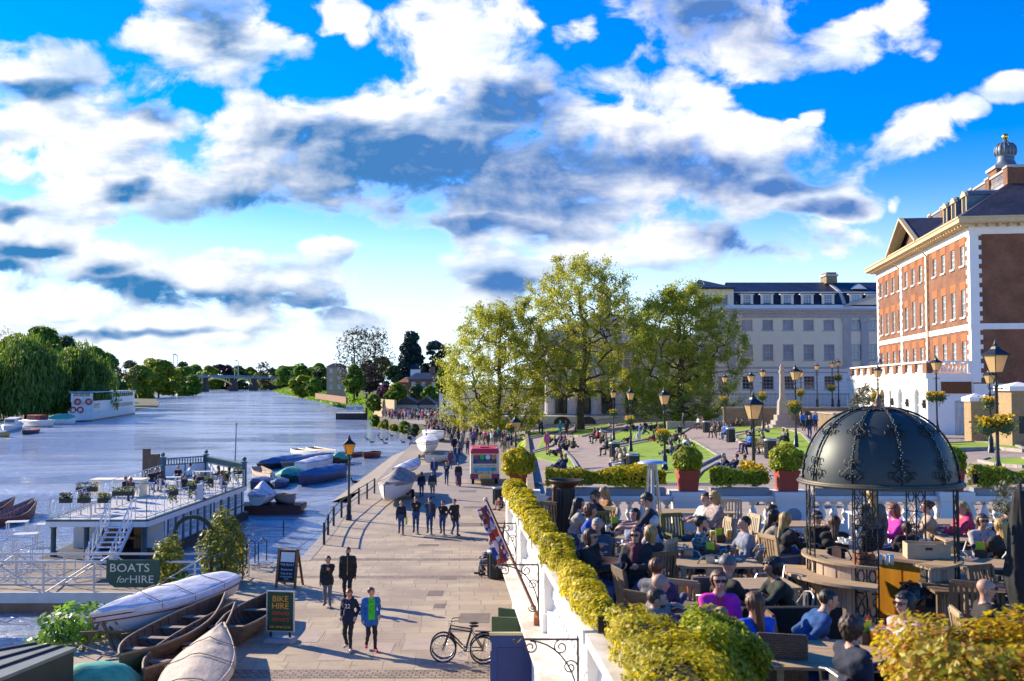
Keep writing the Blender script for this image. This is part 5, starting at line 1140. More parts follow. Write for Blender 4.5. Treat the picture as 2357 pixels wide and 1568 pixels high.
def bushy(name,label,loc,rx,ry,rz_,n,leaf,lm,cat='bush',kind=None,group=None,shell=.72,seed=None):
 T=thing(name,label,cat,loc,0,group);d=NP.normal(size=(n,3));d/=np.linalg.norm(d,axis=1)[:,None]
 lump=1+.14*np.sin(d[:,0]*5+3*d[:,2]+len(label))+.12*np.sin(d[:,1]*6+2+4*d[:,2])
 P=d*(lump*NP.uniform(shell,1.04,n))[:,None]*np.array([rx,ry,rz_]);Q,q=leafquads(P,leaf,d+np.array([0,0,.5]),.8);npmesh('foliage',Q,q,lm,T)
 mb=MB()
 for i in range(7):a=i*.9;mb.tube([(0,0,-rz_*.9),(math.cos(a)*rx*.3,math.sin(a)*ry*.3,0),(math.cos(a)*rx*.6,math.sin(a)*ry*.6,rz_*.5)],[.03,.02,.008],4)
 mb.build('stem',BARK,T);return T
q=G(180,1462,.1);bushy('dock_plant','bright green big leaved plant on the bank left of the white covered boat',(q.x,q.y,.35),1.0,1.3,.6,900,.11,LMB)
q=G(128,1488,-.2);bushy('dock_plant','lower bright green leaves at the water, left of the big leaved plant',(q.x,q.y,-.1),.7,.7,.4,350,.1,LMB)
BW=M('barge white paint',(.76,.76,.76),.5,.06,2);BB=M('barge blue grey paint',(.035,.10,.13),.5,.15,2);BDECK=M('pale deck paint',(.52,.50,.47),.7,.12,1.5,.1,coords='World');DZ=.72
DK=[(-22.4,48.3),(-17.6,48.3),(-17.3,65.0),(-22.0,72.0),(-24.2,69.0)]
T=thing('restaurant_barge','white and blue two deck restaurant barge with railings, moored by the quay','boat');BARGE=T
mb=MB();mb.prism([(x-(.05 if i in (0,4)else 0),y)for i,(x,y)in enumerate([(-22.5,47.6),(-17.5,47.6),(-17.2,65.4),(-22.0,72.5),(-24.4,69.2)])],WZ-.4,WZ+.45);mb.build('hull',HDARK,T)
mb=MB();mb.use(BDECK);mb.prism([(x*1.0-.0,y)for x,y in DK],DZ-.06,DZ);mb.build('upper_deck',None,T)
mb=MB()
for (a,b2)in zip(DK,DK[1:]+DK[:1]):mb.bar((a[0],a[1],DZ-.2),(b2[0],b2[1],DZ-.2),.14,.26)
mb.build('fascia',BW,T)
mb=MB()
for (a,b2)in zip(DK,DK[1:]+DK[:1]):mb.bar((a[0],a[1],DZ-.02),(b2[0],b2[1],DZ-.02),.2,.08)
mb.build('gutter',BB,T)
S=thing('x',None,None);bpy.data.objects.remove(S)
sw=bpy.data.objects.new('side_wall',bpy.data.meshes.new('side_wall'));COL.objects.link(sw);sw.parent=T;sw.location=(-17.66,51.0,0);sw.rotation_euler=(0,0,math.atan2(14.0,.27))
mb=MB();WL=14.0;hs_=[(.5+i*1.15,1.35+i*1.15,WZ+.7,.38)for i in range(6)]+[(7.9+i*1.45,8.95+i*1.45,WZ+1.05,.3)for i in range(4)]
mb.use(BW);holewall(mb,0,WL,WZ+.4,DZ-.3,hs_,0,-1,.1);mb.use(BB);mb.box(0,WL,-.05,-.003,WZ+.4,WZ+.52);mb.box(7.5,WL,-.05,-.003,WZ+.92,WZ+.99)
for h in hs_:mb.box(h[0]-.16,h[0]-.02,-.05,-.003,WZ+.53,DZ-.32);mb.box(h[1]+.02,h[1]+.16,-.06,-.004,WZ+.53,DZ-.32)
ws=mb.build('tmp',None);sw.data=ws.data;bpy.data.objects.remove(ws)
for h in hs_:
 o=window(sw,*h,0,-1,depth=.07,nx=3,nz=4,sill=False,glass=GLASS)
mb=MB();mb.use(BW);mb.box(-22.3,-22.2,51,69,WZ+.4,DZ-.3);mb.box(-22.2,-20.9,51,51.1,WZ+.4,DZ-.3);mb.box(-18.6,-17.7,51,51.1,WZ+.4,DZ-.3)
mb.use(WOODH);mb.box(-20.9,-20.0,51.0,51.08,WZ+.45,.3);mb.box(-19.2,-18.6,50.9,51.0,WZ+.45,.3);mb.box(-20.2,-18.8,50.2,50.6,WZ+1.0,WZ+1.12);mb.build('cabin_wall',None,T)
for x in (-22.2,-20.6,-17.8):MB().lathe([(.2,0),(.16,.1),(.13,.2),(.13,DZ-.4-WZ-.5),(.2,DZ-.36-WZ-.45)],(x,48.55,WZ+.45),10).build('column',BB,T,smooth=True)
def wrail(par,pts,h=1.0,mat=BW,fill=True,step=1.15):
 mb=MB()
 for a,b2 in zip(pts,pts[1:]):
  a=V(*a);b2=V(*b2);d=b2-a;n=max(1,round(d.length/step))
  for zz in (h,.12):mb.tube([a+V(0,0,zz),b2+V(0,0,zz)],.024,5)
  for i in range(n+1):p=a.lerp(b2,i/n);mb.tube([p,p+V(0,0,h)],.024,5)
  if fill:
   for i in range(n):
    p,q=a.lerp(b2,i/n),a.lerp(b2,(i+1)/n);c=p.lerp(q,.5);u_=(q-p).normalized()*.26
    mb.tube([c+u_*math.cos(t)+V(0,0,.56+.34*math.sin(t))for t in np.linspace(0,2*PI,12)],.012,4)
    mb.tube([p+V(0,0,.12),c+V(0,0,.22),q+V(0,0,.12)],.012,4)
 return mb.build('railing',mat,par)
wrail(T,[(-22.3,48.4,DZ),(-19.4,48.4,DZ)]);wrail(T,[(-18.2,48.4,DZ),(-17.65,48.4,DZ),(-17.35,64.8,DZ)]);wrail(T,[(-22.35,48.4,DZ),(-24.1,68.9,DZ)])
mb=MB();sp=[V(-24.1,69,DZ),V(-22.0,71.9,DZ),V(-17.4,65.0,DZ)]
for p in sp:mb.box(p.x-.13,p.x+.13,p.y-.13,p.y+.13,DZ,DZ+1.5);mb.ball((p.x,p.y,DZ+1.68),.15,n=8,k=6);mb.box(p.x-.18,p.x+.18,p.y-.18,p.y+.18,DZ+1.45,DZ+1.52)
for a,b2 in zip(sp,sp[1:]):
 mb.bar(a+V(0,0,1.38),b2+V(0,0,1.38),.12,.08);mb.bar(a+V(0,0,.95),b2+V(0,0,.95),.1,.07);n=int((b2-a).length/.22)
 for i in range(1,n):p=a.lerp(b2,i/n);mb.tube([p+V(0,0,.98),p+V(0,0,1.34)],.04,5)
 mb.bar(a.lerp(b2,.5),a.lerp(b2,.5)+V(0,0,.95),.1)
mb.build('stern_balustrade',BB,T)
mb=MB()
for a,b2 in zip(sp,sp[1:]):mb.bar(a+V(0,0,.46),b2+V(0,0,.46),.05,.9)
mb.build('stern_panel',BW,T)
mb=MB()
for i in range(9):mb.box(-19.3,-18.3,48.2-i*.28,48.5-i*.28,DZ-.15-i*.19,DZ-.1-i*.19)
for x in (-19.34,-18.26):mb.bar((x,48.4,DZ-.1),(x,45.7,DZ-1.95),.06,.2)
mb.build('stair',BW,T)
mb=MB()
for x in (-19.34,-18.26):
 mb.tube([(x,48.6,DZ+1.0),(x,48.1,DZ+.95),(x,45.7,DZ-.95),(x,45.5,DZ-1.9)],.035,6);mb.tube([(x,48.1,DZ+.3),(x,45.7,DZ-1.6)],.02,5)
 for i in range(6):a=V(x,48.1-i*.45,DZ-.1-i*.3);mb.tube([a,a+V(0,0,.95)],.02,4);mb.tube([a+V(0,-.22+.15*math.cos(t),.4+.25*math.sin(t))for t in np.linspace(0,2*PI,10)],.012,4)
mb.build('stair_rail',BW,T)
MB().box(-24.4,-24.0,66,66.4,WZ,3.0).build('fender_pile',WOODI,T)
mb=MB();mb.box(-24.6,-21.5,58.2,59.4,DZ+.9,DZ+1.0);mb.box(-24.5,-24.4,58.3,59.3,DZ,DZ+.9);mb.box(-21.7,-21.6,58.3,59.3,DZ,DZ+.9);mb.build('shelter',CREAM,T)
T2=thing('floating_deck','low floating terrace with white railings in front of the barge','pontoon');LZ=WZ+.5
MB().box(-33,-17.4,38.5,47.5,WZ-.3,LZ).build('deck',M('deck boards',(.22,.17,.12),.8,.3,1,coords='World',stretch=(1,8,1)),T2)
wrail(T2,[(-33,38.7,LZ),(-26,38.7,LZ),(-17.5,38.7,LZ)],1.05);wrail(T2,[(-32.9,47.3,LZ),(-22.6,47.3,LZ)],1.05);wrail(T2,[(-26,38.8,LZ),(-23.5,43,LZ),(-23.5,47.2,LZ)],1.05);wrail(T2,[(-28.5,41,LZ),(-20,41,LZ)],1.05);wrail(T2,[(-31,44,LZ),(-24,44,LZ)],1.05);wrail(T2,[(-21.5,39,LZ),(-21.5,46,LZ)],1.05);wrail(T2,[(-19.6,40,LZ),(-17.6,43,LZ)],1.05)
p=D(541,1050,74);mb=MB();mb.tube([(p.x,74,DZ),tuple(D(544,977,74.2))],[.06,.035],6);mb.ball(tuple(D(544,976,74.2)),.09,n=6,k=4);tag(mb.build('mast',M('grey mast',(.3,.27,.25),.6)),'slender slanting mast rising behind the barge stern','mast')
tag(MB().box(-29.0,-28.2,79.4,80.2,WZ-1,1.7).build('mooring_pile',WOODI,bevel=.05),'square brown timber pile standing in the river behind the barge','pile')
for i,(a,b2)in enumerate([((78,1193),(-20,1222)),((70,1187),(-45,1214)),((26,1184),(-90,1207))]):
 bt('skiff',['front purple brown skiff at the left frame beside the barge','middle skiff of the row at the left frame','rearmost low skiff of the row at the left frame'][i],a,b2,FL,1.2,.6,HMAR,inner=M('mauve boat inside',(.30,.20,.22),.6),transom=False,sheer=.6,group='skiffs left of the barge')
T=thing('gangway','white steel lattice gangway from the quay to the floating deck','gangway');GW=M('gangway cream steel',(.66,.60,.52),.5,.1,3,.05)
g0_,g1_=V(-11.2,35.4,0),V(-24.5,35.4,-.05)
MB().box(-25,-10.9,34.9,36.4,-.25,-.02).build('walkway',M('gangway boards',(.30,.23,.16),.8,.2,1.2,coords='World',stretch=(6,1,1)),T)
for yy in (34.85,36.45):
 mb=MB();n=6;n=8;a=V(-11.0,yy,0);b2=V(-25,yy,0)
 for zz,r in ((1.1,.04),(.55,.028),(.0,.05)):mb.tube([a+V(0,0,zz),b2+V(0,0,zz)],r,6)
 for i in range(n+1):p=a.lerp(b2,i/n);mb.tube([p,p+V(0,0,1.1)],.038,6)
 for i in range(n):
  p,q=a.lerp(b2,i/n),a.lerp(b2,(i+1)/n)
  if i%2:mb.tube([p,q+V(0,0,1.1)],.028,5)
  else:mb.tube([p+V(0,0,1.1),q],.028,5)
 mb.build('truss',GW,T)
mb=MB();mb.box(-25,-11,34.75,34.85,-.3,.06);mb.build('side_beam',GW,T)
for pts,lab in (([(-10.75,36.5,0),(-9.9,36.9,0),(-9.9,37.8,0)],'short white railing on the quay by the creeper'),):
 R1=thing('quay_railing',lab,'railing');wrail(R1,pts,1.1,GW,fill=False)
T=thing('boat_hire_sign','green sign board with cream lettering fixed to the gangway','sign board',tuple(D(306,1321,34.55)),0);SG=M('sign green paint',(.015,.065,.04),.5,.15,3);SCR=M('cream lettering',(.68,.62,.50),.7,.05,9)
sw_,sh_=.92,.47;MB().prism([(-sw_,sh_),(sw_,sh_),(sw_,-.2),(sw_-.15,-sh_),(-sw_+.3,-sh_),(-sw_,-.25)],0,.04,'y').build('board',SG,T,fixn=True)
words('lettering','BOATS',SCR,T,.40,(-.12,-.006,.19),(PI/2,0,0),.003,sx=1.12);words('lettering','for',SCR,T,.33,(-.38,-.006,-.2),(PI/2,0,0),.003,shear=.35);words('lettering','HIRE',SCR,T,.37,(.3,-.006,-.2),(PI/2,0,0),.003,sx=1.1)
T=thing('gate_arch','dark green arched timber gateway with an oval plaque at the gangway','gateway',(-11.7,36.8,0));T.scale=(.8,1,.84)
mb=MB();
for x in (-.9,.75):mb.box(x,x+.16,-.1,.1,0,2.2)
DKK=M('gate paint',(.006,.022,.014),.6);mb.build('post',DKK,T);mb=MB();n=10
pts=[(-.85*math.cos(PI*i/n),2.1+.75*math.sin(PI*i/n))for i in range(n+1)];[mb.bar((a_[0],0,a_[1]),(b_[0],0,b_[1]),.12,.16,up=(0,0,1))for a_,b_ in zip(pts,pts[1:])];mb.build('arch',DKK,T)
mb=MB();mb.prism([(.83+.2*math.cos(2*PI*i/14),1.35+.32*math.sin(2*PI*i/14))for i in range(14)],-.16,-.1,'y');mb.build('plaque',CREAM2,T)
LMV=leafmat('creeper leaves',[(.14,.20,.02),(.25,.28,.03),(.34,.30,.03),(.10,.15,.02)],.45)
bushy('creeper','yellow green creeper over the quay railing right of the gateway',(-10.6,37.0,1.2),.85,.8,1.35,3200,.075,LMV)
bushy('creeper','leafy climber hanging in front of the gangway beside the hire sign',(-12.05,35.2,.95),.5,.5,1.0,1500,.07,LMV)
bushy('creeper','darker green leaves low at the end of the hire sign',(-11.3,34.9,.3),.5,.5,.4,900,.07,LMB)
def planter(name,label,loc,w,fl,n=160,hang=0):
 T=thing(name,label,'planter',loc,0,'planters on the barge railings');MB().box(-w/2,w/2,-.13,.13,-.12,.1).build('box',HDARK,T)
 P=NP.uniform(-1,1,(n,3))*np.array([w/2,.14,.14])+np.array([0,0,.2]);P[:,2]-=(NP.random(n)<hang)*NP.uniform(.1,.6,n);Q,q=leafquads(P,.06);npmesh('foliage',Q,q,FLG,T)
 if fl:P=NP.uniform(-1,1,(50,3))*np.array([w/2,.13,.05])+np.array([0,0,.34]);Q,q=leafquads(P,.05);npmesh('flowers',Q,q,fl,T)
FLP=leafmat('purple flowers',[(.16,.06,.32),(.26,.12,.45)],.3);FLW=leafmat('white flowers',[(.6,.55,.45),(.7,.5,.1)],.3)
for px,fl,lab in ((175,FLP,'leftmost purple flower box on the barge front rail'),(216,FLP,'second purple flower box on the barge front rail'),(261,FLW,'white and yellow flower box on the barge front rail')):q=D(px,0,48.3);planter('flower_box',lab,(q.x,48.25,DZ+.95),.55,fl)
q=G(200,1122,DZ+1);planter('flower_box','purple flower box on the river side rail of the barge',(q.x,q.y,DZ+.9),1.1,FLP);q=G(284,1127,DZ+1);planter('flower_box','brown planter box among the front tables of the barge',(q.x,q.y,DZ+.8),1.1,None)
for yy,lab in ((51.5,'hanging green plants on the barge rail nearest the staircase'),(54.5,'second hanging plant along the barge side rail'),(57.6,'bushy hanging plants at the middle of the barge side rail'),(60.8,'hanging plant before the last post of the barge side'),(63.6,'hanging plant next to the barge stern post')):planter('hanging_planter',lab,(-17.45,yy,DZ+.95),.5,None,220,.6)
mb=MB();mb.box(-17.52,-17.46,55.3,56.5,DZ+.1,DZ+.95);tag(mb.build('banner',PAPER),'white lettered banner tied to the barge side railing','banner')
def cruiser(label,near,far,B,H,hull,cab=None,roof=None,z=FL,cabm=None):
 T=bt('cabin_cruiser',label,near,far,z,B,H,hull,'cover',roof or HWHITE,.1,group='boats moored along the island',trim=HWHITE,transom=True)
 L=(G(*near,z)-G(*far,z)).length
 if cab:
  mb=MB();mb.loft([[(x,-B*.36*w_,H),(x,B*.36*w_,H),(x,B*.32*w_,H+cab),(x,-B*.32*w_,H+cab)]for x,w_ in ((-L*.3,1),(L*.05,1),(L*.16,.9))],caps=True);mb.build('cabin',cabm or HWHITE,T,bevel=.05,fixn=True)
  MB().box(-L*.28,L*.04,-B*.355,B*.355,H+cab*.35,H+cab*.8).build('window',GLASSD,T);MB().box(L*.1,L*.165,-B*.25,B*.25,H+cab*.4,H+cab*.85).build('windscreen',GLASSD,T)
 return T
cruiser('white cabin cruiser moored at the left frame below the willow',(10,998),(42,985),3.2,1.2,HWHITE,1.2)
cruiser('white speedboat with a red canopy below the willow',(122,986),(60,983),3.0,1.5,HWHITE,1.1,cabm=CRED)
cruiser('small dark boat with a red sheet in front of the red canopy speedboat',(52,1003),(84,997),2.0,.8,HDARK,None,CRED)
bt('covered_boat','white boat under a tall green cover next to the passenger ship',(172,979),(112,980),FL,2.6,1.5,HWHITE,'cover',CTEAL,1.1,group='boats moored along the island',seed=21)
bt('covered_boat','blue sheeted yellow edged boat cut by the left frame',(20,1009),(-30,1006),FL,2.2,.8,M('yellow hull',(.4,.25,.05),.5),'cover',CBLUE,.5,group='boats moored along the island',seed=22)
cruiser('white and blue cruiser showing behind the ship stern',(305,930),(262,926),4.5,2.2,HBLUE,2.6,HWHITE)
bt('dinghy','dark tender floating at the stern of the passenger ship',(304,949),(291,944),FL,2.0,1.0,HDARK,group='boats moored along the island',thw=1)
a=G(178,971,WZ);b2=G(290,953,WZ);d=b2-a;L=d.length
T=thing('passenger_ship','white two deck passenger ship with red lifebuoys moored by the willows','ship',(a.x,a.y,WZ),math.atan2(d.y,d.x));k=a.y/F;Bm=5.6
mb=MB();st=[(-2.0,.3),(0,.72),(3,.96),(L*.5,1),(L,.9)];mb.use(HWHITE);mb.loft([[(x,-Bm/2*w_,.35),(x,-Bm/2*w_*1.05,2.1+(.5 if x<1 else 0)),(x,Bm/2*w_*1.05,2.1+(.5 if x<1 else 0)),(x,Bm/2*w_,.35)]for x,w_ in st],caps=True);mb.use(HMAR);mb.loft([[(x,-Bm/2*w_,-.4),(x,-Bm/2*w_*1.01,.37),(x,Bm/2*w_*1.01,.37),(x,Bm/2*w_,-.4)]for x,w_ in st],caps=True);mb.build('hull',None,T,fixn=True)
mb=MB();mb.box(5,L-.2,-Bm*.44,Bm*.44,2.1,4.6);mb.build('saloon',HWHITE,T,bevel=.05);mb=MB();mb.box(4.2,L-.5,-Bm*.45,Bm*.45,4.6,4.75);mb.box(4.3,4.4,-Bm*.44,Bm*.44,4.7,6.6);mb.box(L*.45,L-.6,-Bm*.43,Bm*.43,4.7,6.7);mb.build('upper_deck',HWHITE,T)
mb=MB();mb.box(4,L-.4,-Bm*.5,Bm*.5,6.8,7.0);mb.build('roof',M('ship roof',(.35,.5,.6),.5),T)
def sw1(*a):MB().box(*a).build('window',GLASSD,T)
for i in range(5):sw1(6+i*1.3,7+i*1.3,-Bm*.455,-Bm*.44,3.0,4.2)
for i in range(10):x=L*.47+i*L*.048;sw1(x,x+L*.035,-Bm*.445,-Bm*.43,5.5,6.5);sw1(x,x+L*.035,-Bm*.456,-Bm*.44,2.7,3.7)
for y in (-1.8,-.5,.8):sw1(4.25,4.3,y,y+1.1,5.9,6.6)
mb=MB()
for x in (-1.5,0.5,2.5,4.4):mb.bar((x,-Bm*.4,2.2),(x,-Bm*.4,3.3),.06)
mb.bar((-1.5,-Bm*.4,3.3),(4.4,-Bm*.4,3.3),.06);mb.bar((-1.5,-Bm*.4,2.8),(4.4,-Bm*.4,2.8),.06);mb.build('railing',HWHITE,T)
for x,y,z in ((4.1,-1.6,4.6),(4.1,.9,4.6),(-1.8,.6,2.8),(-1.8,-1.0,2.8)):
 MB().tube([(x-.1,y+.62*math.cos(t),z+.62*math.sin(t))for t in np.linspace(0,2*PI,14)[:-1]],.2,6,closed=True).build('lifebuoy',M('lifebuoy red',(.6,.06,.03),.6,.3,1.5),T)
words('lettering','Jane Rochell',HBLUE,T,1.0,(L*.62,-Bm*.45-.02,4.45),(PI/2,0,0),.005,shear=.3)
q=G(806,966,WZ);T=thing('landing_stage','dark floating landing stage with a white trip sign by the far bank','pontoon',(q.x,q.y,WZ));MB().box(-3.6,3.5,0,5,-.3,1.5).build('hull',HDARK,T);MB().box(-3.7,3.6,-.05,5.1,1.5,1.65).build('deck',CREAM2,T)
MB().box(-1.1,3.3,.3,.4,1.9,3.6).build('sign',HWHITE,T);words('lettering','BOAT TRIPS',HBLUE,T,1.05,(1.1,.27,2.75),(PI/2,0,0),.01,sx=.72);mb=MB();mb.bar((3.9,1,-2),(3.9,1,6.5),.45);mb.build('pile',HDARK,T);mb=MB()
for x in (-3.5,-2.4,-1.3):mb.bar((x,.1,1.6),(x,.1,2.7),.05)
mb.bar((-3.5,.1,2.7),(-1.2,.1,2.7),.06);mb.build('railing',HWHITE,T)
for i,(x,y)in enumerate([(1065,1116),(1107,1142),(1157,1085),(1185,1121),(1220,1151),(1274,1087),(1232,1118),(1370,1143),(965,1479)]):
 q=G(552.5+x*.274,706+y*.274,WZ);T=thing('duck',['dark duck swimming left of the others beyond the moored boats','duck swimming nearest the dark red rowing boat','duck with raised neck, farthest out of the loose flock','small duck in the middle of the flock','duck swimming below the flock towards the slipway','far right duck of the flock near the scrub shadow','tiny duck between two others of the flock','duck close to the slipway edge','lone duck right of the big blue covered launch'][i],'duck',(q.x,q.y,WZ-.04),R.random()*6,'ducks on the river')
 mb=MB();mb.ball((0,0,.1),.32,.17,.15,n=8,k=6);mb.tube([(.2,0,.12),(.3,0,.32),(.33,0,.42)],[.08,.06,.05],6);mb.ball((.37,0,.45),.1,.08,.08,n=6,k=5);mb.bar((.44,0,.44),(.55,0,.42),.06,.03);mb.bar((-.25,0,.14),(-.45,0,.22),.12,.05);mb.build('body',HDARK,T,smooth=True)
T=thing('river_bridge','far green and buff three span arched bridge across the river','bridge');BGR=M('bridge green iron',(.09,.22,.27),.6,.15,.05,coords='World');BYE=M('bridge buff iron',(.60,.52,.20),.6,.1,.05)
def bp_(px):Y=1150+(px-455)*1.75;return V((px-CX)/F*Y,Y,0)
def byz(py,px):return CZ+(885-py)/F*bp_(px).y
mb=MB();A,B_=bp_(425),bp_(690);za,zb2=byz(868,425),byz(872,690)
mb.bar(A+V(0,0,za+.6),B_+V(0,0,zb2+.6),9,2.0);mb.build('deck',BGR,T);mb=MB();mb.bar(A+V(0,0,za+2.6),B_+V(0,0,zb2+2.6),9.6,.8);mb.build('parapet',M('bridge blue parapet',(.12,.26,.34),.6),T)
for px in (470,538,584,634):
 p=bp_(px);mb=MB();mb.box(p.x-4.5,p.x+4.5,p.y-6,p.y+6,WZ-1,8.5);mb.box(p.x-3.5,p.x+3.5,p.y-5,p.y+5,8.5,za-1.4 if px==538 else 15.5);mb.build('pier',M('bridge pier stone',(.05,.045,.045),.9),T)
for a_,b_2 in ((462,536),(540,583),(586,632)):
 mb=MB();pa,pb=bp_(a_),bp_(b_2);pts=[pa.lerp(pb,i/12)+V(0,-5,5.0+9.5*math.sin(PI*(.08+.84*i/12)))for i in range(13)]
 for p,q in zip(pts,pts[1:]):mb.bar(p,q,1.2,1.5)
 for i in range(1,12):mb.bar(pts[i],V(pts[i].x,pts[i].y,15.6),.7)
 mb.build('arch',BYE,T)
for px,py in ((398,829),(407,830),(540,830),(548,831),(697,838),(703,838)):
 p=bp_(px if px<660 else 660);p=D(px,885,p.y);mb=MB();t=byz(py,540);mb.tube([(p.x,p.y,12),(p.x,p.y,t)],.45,4);mb.bar((p.x,p.y,t),(p.x+(3 if px in (398,540,697)else -3),p.y,t+.3),.8);tag(mb.build('lamp_mast',M('pale mast',(.35,.4,.42),.5)),'tall pale lighting mast on the far bridge','lamp mast','lighting masts on the far bridge')
def house(name,label,px0,px1,py_b,py_e,py_r,Y,wall,roofm,rows,cols,dep=9,hip=.3,chim=None):
 x0,x1=D(px0,0,Y).x,D(px1,0,Y).x;zb,ze,zr=[CZ+(885-p)/F*Y for p in (py_b,py_e,py_r)]
 T=thing(name,label,'house',(0,0,0));hs=[];w=x1-x0
 for r in range(rows):
  for c in range(cols):
   cx_=x0+w*(c+.5)/cols;h=(ze-zb)/rows;hs.append((cx_-w/cols*.2,cx_+w/cols*.2,zb+h*r+h*.3,zb+h*r+h*.8))
 mb=MB();holewall(mb,x0,x1,zb-4,ze,hs,Y,-1,.25);mb.add([(x0,Y,zb-4),(x0,Y+dep,zb-4),(x0,Y+dep,ze),(x0,Y,ze)],[(3,2,1,0)][::1]);mb.add([(x1,Y,zb-4),(x1,Y+dep,zb-4),(x1,Y+dep,ze),(x1,Y,ze)],[(0,1,2,3)]);mb.build('wall',wall,T)
 for h in hs:window(T,*h,Y,-1,depth=.2,nx=2,nz=2)
 mb=MB();o=.6;i_=w*hip;mb.add([(x0-o,Y-o,ze),(x1+o,Y-o,ze),(x1+o,Y+dep+o,ze),(x0-o,Y+dep+o,ze),(x0+i_,Y+dep/2,zr),(x1-i_,Y+dep/2,zr)],[(0,1,5,4),(1,2,5),(2,3,4,5),(3,0,4)]);mb.build('roof',roofm,T)
 if chim:MB().box(x0+w*chim-.6,x0+w*chim+.6,Y+dep/2-.6,Y+dep/2+.6,ze,zr+1.6).build('chimney',wall,T)
 return T
BUFF=M('buff stucco',(.46,.32,.17),.8,.12,.5);RB2=M('dull red brick wall',(.26,.13,.075),.85,.2,1)
house('villa','tall buff villa with blue grey hipped roof on the right bank',759,797,900,845,836,420,BUFF,SLATB,3,2,8,.25)
house('brick_house','red brick house with blue slate roof above the gardens',944,1012,905,873,858,250,RB2,SLATB,1,3,9,.2,.75)
house('brick_house','lower red roofed house left of the brick one',925,955,905,880,868,262,RB2,M('red tile roof',(.26,.10,.05),.8,.2,1),1,2,8,.3)
house('white_house','white rendered house partly hidden by the first plane tree',1014,1045,925,878,872,180,STUC,SLATB,2,1,8,.2)
q=D(960,0,262);T=thing('roof_lantern','small white glazed lantern turret with blue roof on the brick house','turret',(q.x,262,CZ+(885-868)/F*262));MB().box(-1.2,1.2,-1.2,1.2,0,2).build('glazing',STUC,T);MB().lathe([(2.0,0),(.9,.9),(.0,1.8)],(0,0,2),4,a0=PI/4,a1=2.25*PI).build('roof',SLATB,T)
for i,(x0,x1)in enumerate(((912,968),(966,1004))):
 a,b2=D(x0,0,215),D(x1,0,215);T=thing('boat_house',['black gabled shed behind the crowd, left one','black gabled shed behind the crowd, right one'][i],'shed');zt=CZ+(885-(922 if i==0 else 922))/F*215;mx_=(a.x+b2.x)/2
 mb=MB();mb.box(a.x,b2.x,215,222,-1,zt-.8);mb.build('wall',CREAM2,T);mb=MB();mb.add([(a.x-.4,214.5,zt-.9),(b2.x+.4,214.5,zt-.9),(mx_,214.5,zt+.8),(a.x-.4,223,zt-.9),(b2.x+.4,223,zt-.9),(mx_,223,zt+.8)],[(0,1,2),(0,2,5,3),(2,1,4,5)]);mb.build('roof',HDARK,T)
 MB().box(mx_-1.2,mx_+1.2,214.9,215,-1,zt-1.6).build('door',GLASSD,T)
T=thing('arched_wall','buff garden wall with arches along the far towpath','wall');mb=MB()
a,b2=D(868,0,238),D(915,0,212);mb.bar((a.x,238,1.6),(b2.x,212,1.6),.5,4.6);mb.build('stonework',BUFF,T)
T=thing('terrace_wall','low brick wall in front of the buff villa','wall');mb=MB();a,b2=D(735,0,420),D(805,0,330);mb.bar((a.x,420,2.5),(b2.x,330,2.0),.6,2.2);mb.build('brickwork',RB2,T)
TSTONE=brickmat('terrace slabs',(0.40,0.31,0.22),(0.29,0.22,0.155),(0.11,0.085,0.06),1.0,.9,.6,.012,axes='flat',coords='World',blotch=.3)
def xb(Y):return -0.084-0.0726*(Y-23.86)
WHT=M('white wall paint',(.80,.77,.72),.75,.06,1.5,.1,coords='World');LEDG=M('weathered ledge',(.62,.53,.42),.9,.22,1.8,.2,coords='World',col2=(.74,.68,.60))
sheet('terrace_floor',[(xb(3)+.25,3),(22,3),(22,23.9),(xb(23.9)+.25,23.9)],TZ,TSTONE)
T=thing('terrace_wall','white balustraded terrace wall with ledge along the promenade','wall');TW=T
u_=V(-0.0726,1,0).normalized();n_=V(1,.0726,0).normalized()
def W3(Y,off,z):return V(xb(Y),Y,z)+n_*off
def run(mb,y0,y1,o0,o1,z0,z1):
 mb.add([W3(y0,o0,z0),W3(y0,o1,z0),W3(y1,o1,z0),W3(y1,o0,z0),W3(y0,o0,z1),W3(y0,o1,z1),W3(y1,o1,z1),W3(y1,o0,z1)],[(3,2,1,0),(4,5,6,7),(0,1,5,4),(1,2,6,5),(2,3,7,6),(3,0,4,7)])
mb=MB();run(mb,3,23.9,.1,.40,0,3.35);mb.build('wall',WHT,T,fixn=True)
mb=MB();run(mb,3,23.95,-.36,.42,3.43,3.515);run(mb,3,23.95,-.29,.42,3.35,3.43);mb.build('ledge',LEDG,T,fixn=True)
mb=MB();run(mb,3,23.91,-.02,.31,3.517,3.84);mb.build('plinth',WHT,T,fixn=True)
mb=MB();run(mb,3,23.95,-.09,.39,4.49,4.61);mb.build('coping',LEDG,T,fixn=True)
PY_=[23.69,19.9,15.43,11.04,6.74]
for y in PY_:
 mb=MB();run(mb,y-.24,y+.24,-.06,.36,3.519,4.488);run(mb,y-.28,y+.28,-.09,.38,3.521,3.80);run(mb,y-.3,y+.3,-.12,.42,4.486,4.63);mb.build('pier',WHT,T,fixn=True)
for y1,y0 in zip(PY_,PY_[1:]):
 mb=MB();n=int((y1-y0-.5)/.245)
 for i in range(n):
  p=W3(y0+.36+i*(y1-y0-.6)/max(1,n-1),.14,3.84);mb.lathe([(.085,0),(.085,.05),(.05,.08),(.10,.23),(.085,.33),(.042,.48),(.05,.54),(.085,.58),(.085,.65)],tuple(p),8)
 o=mb.build('balusters',WHT,T,smooth=True)
T=thing('terrace_parapet','white stone balustrade closing the far side of the beer terrace','balustrade');x0,x1,PYY=.09,21.8,23.75
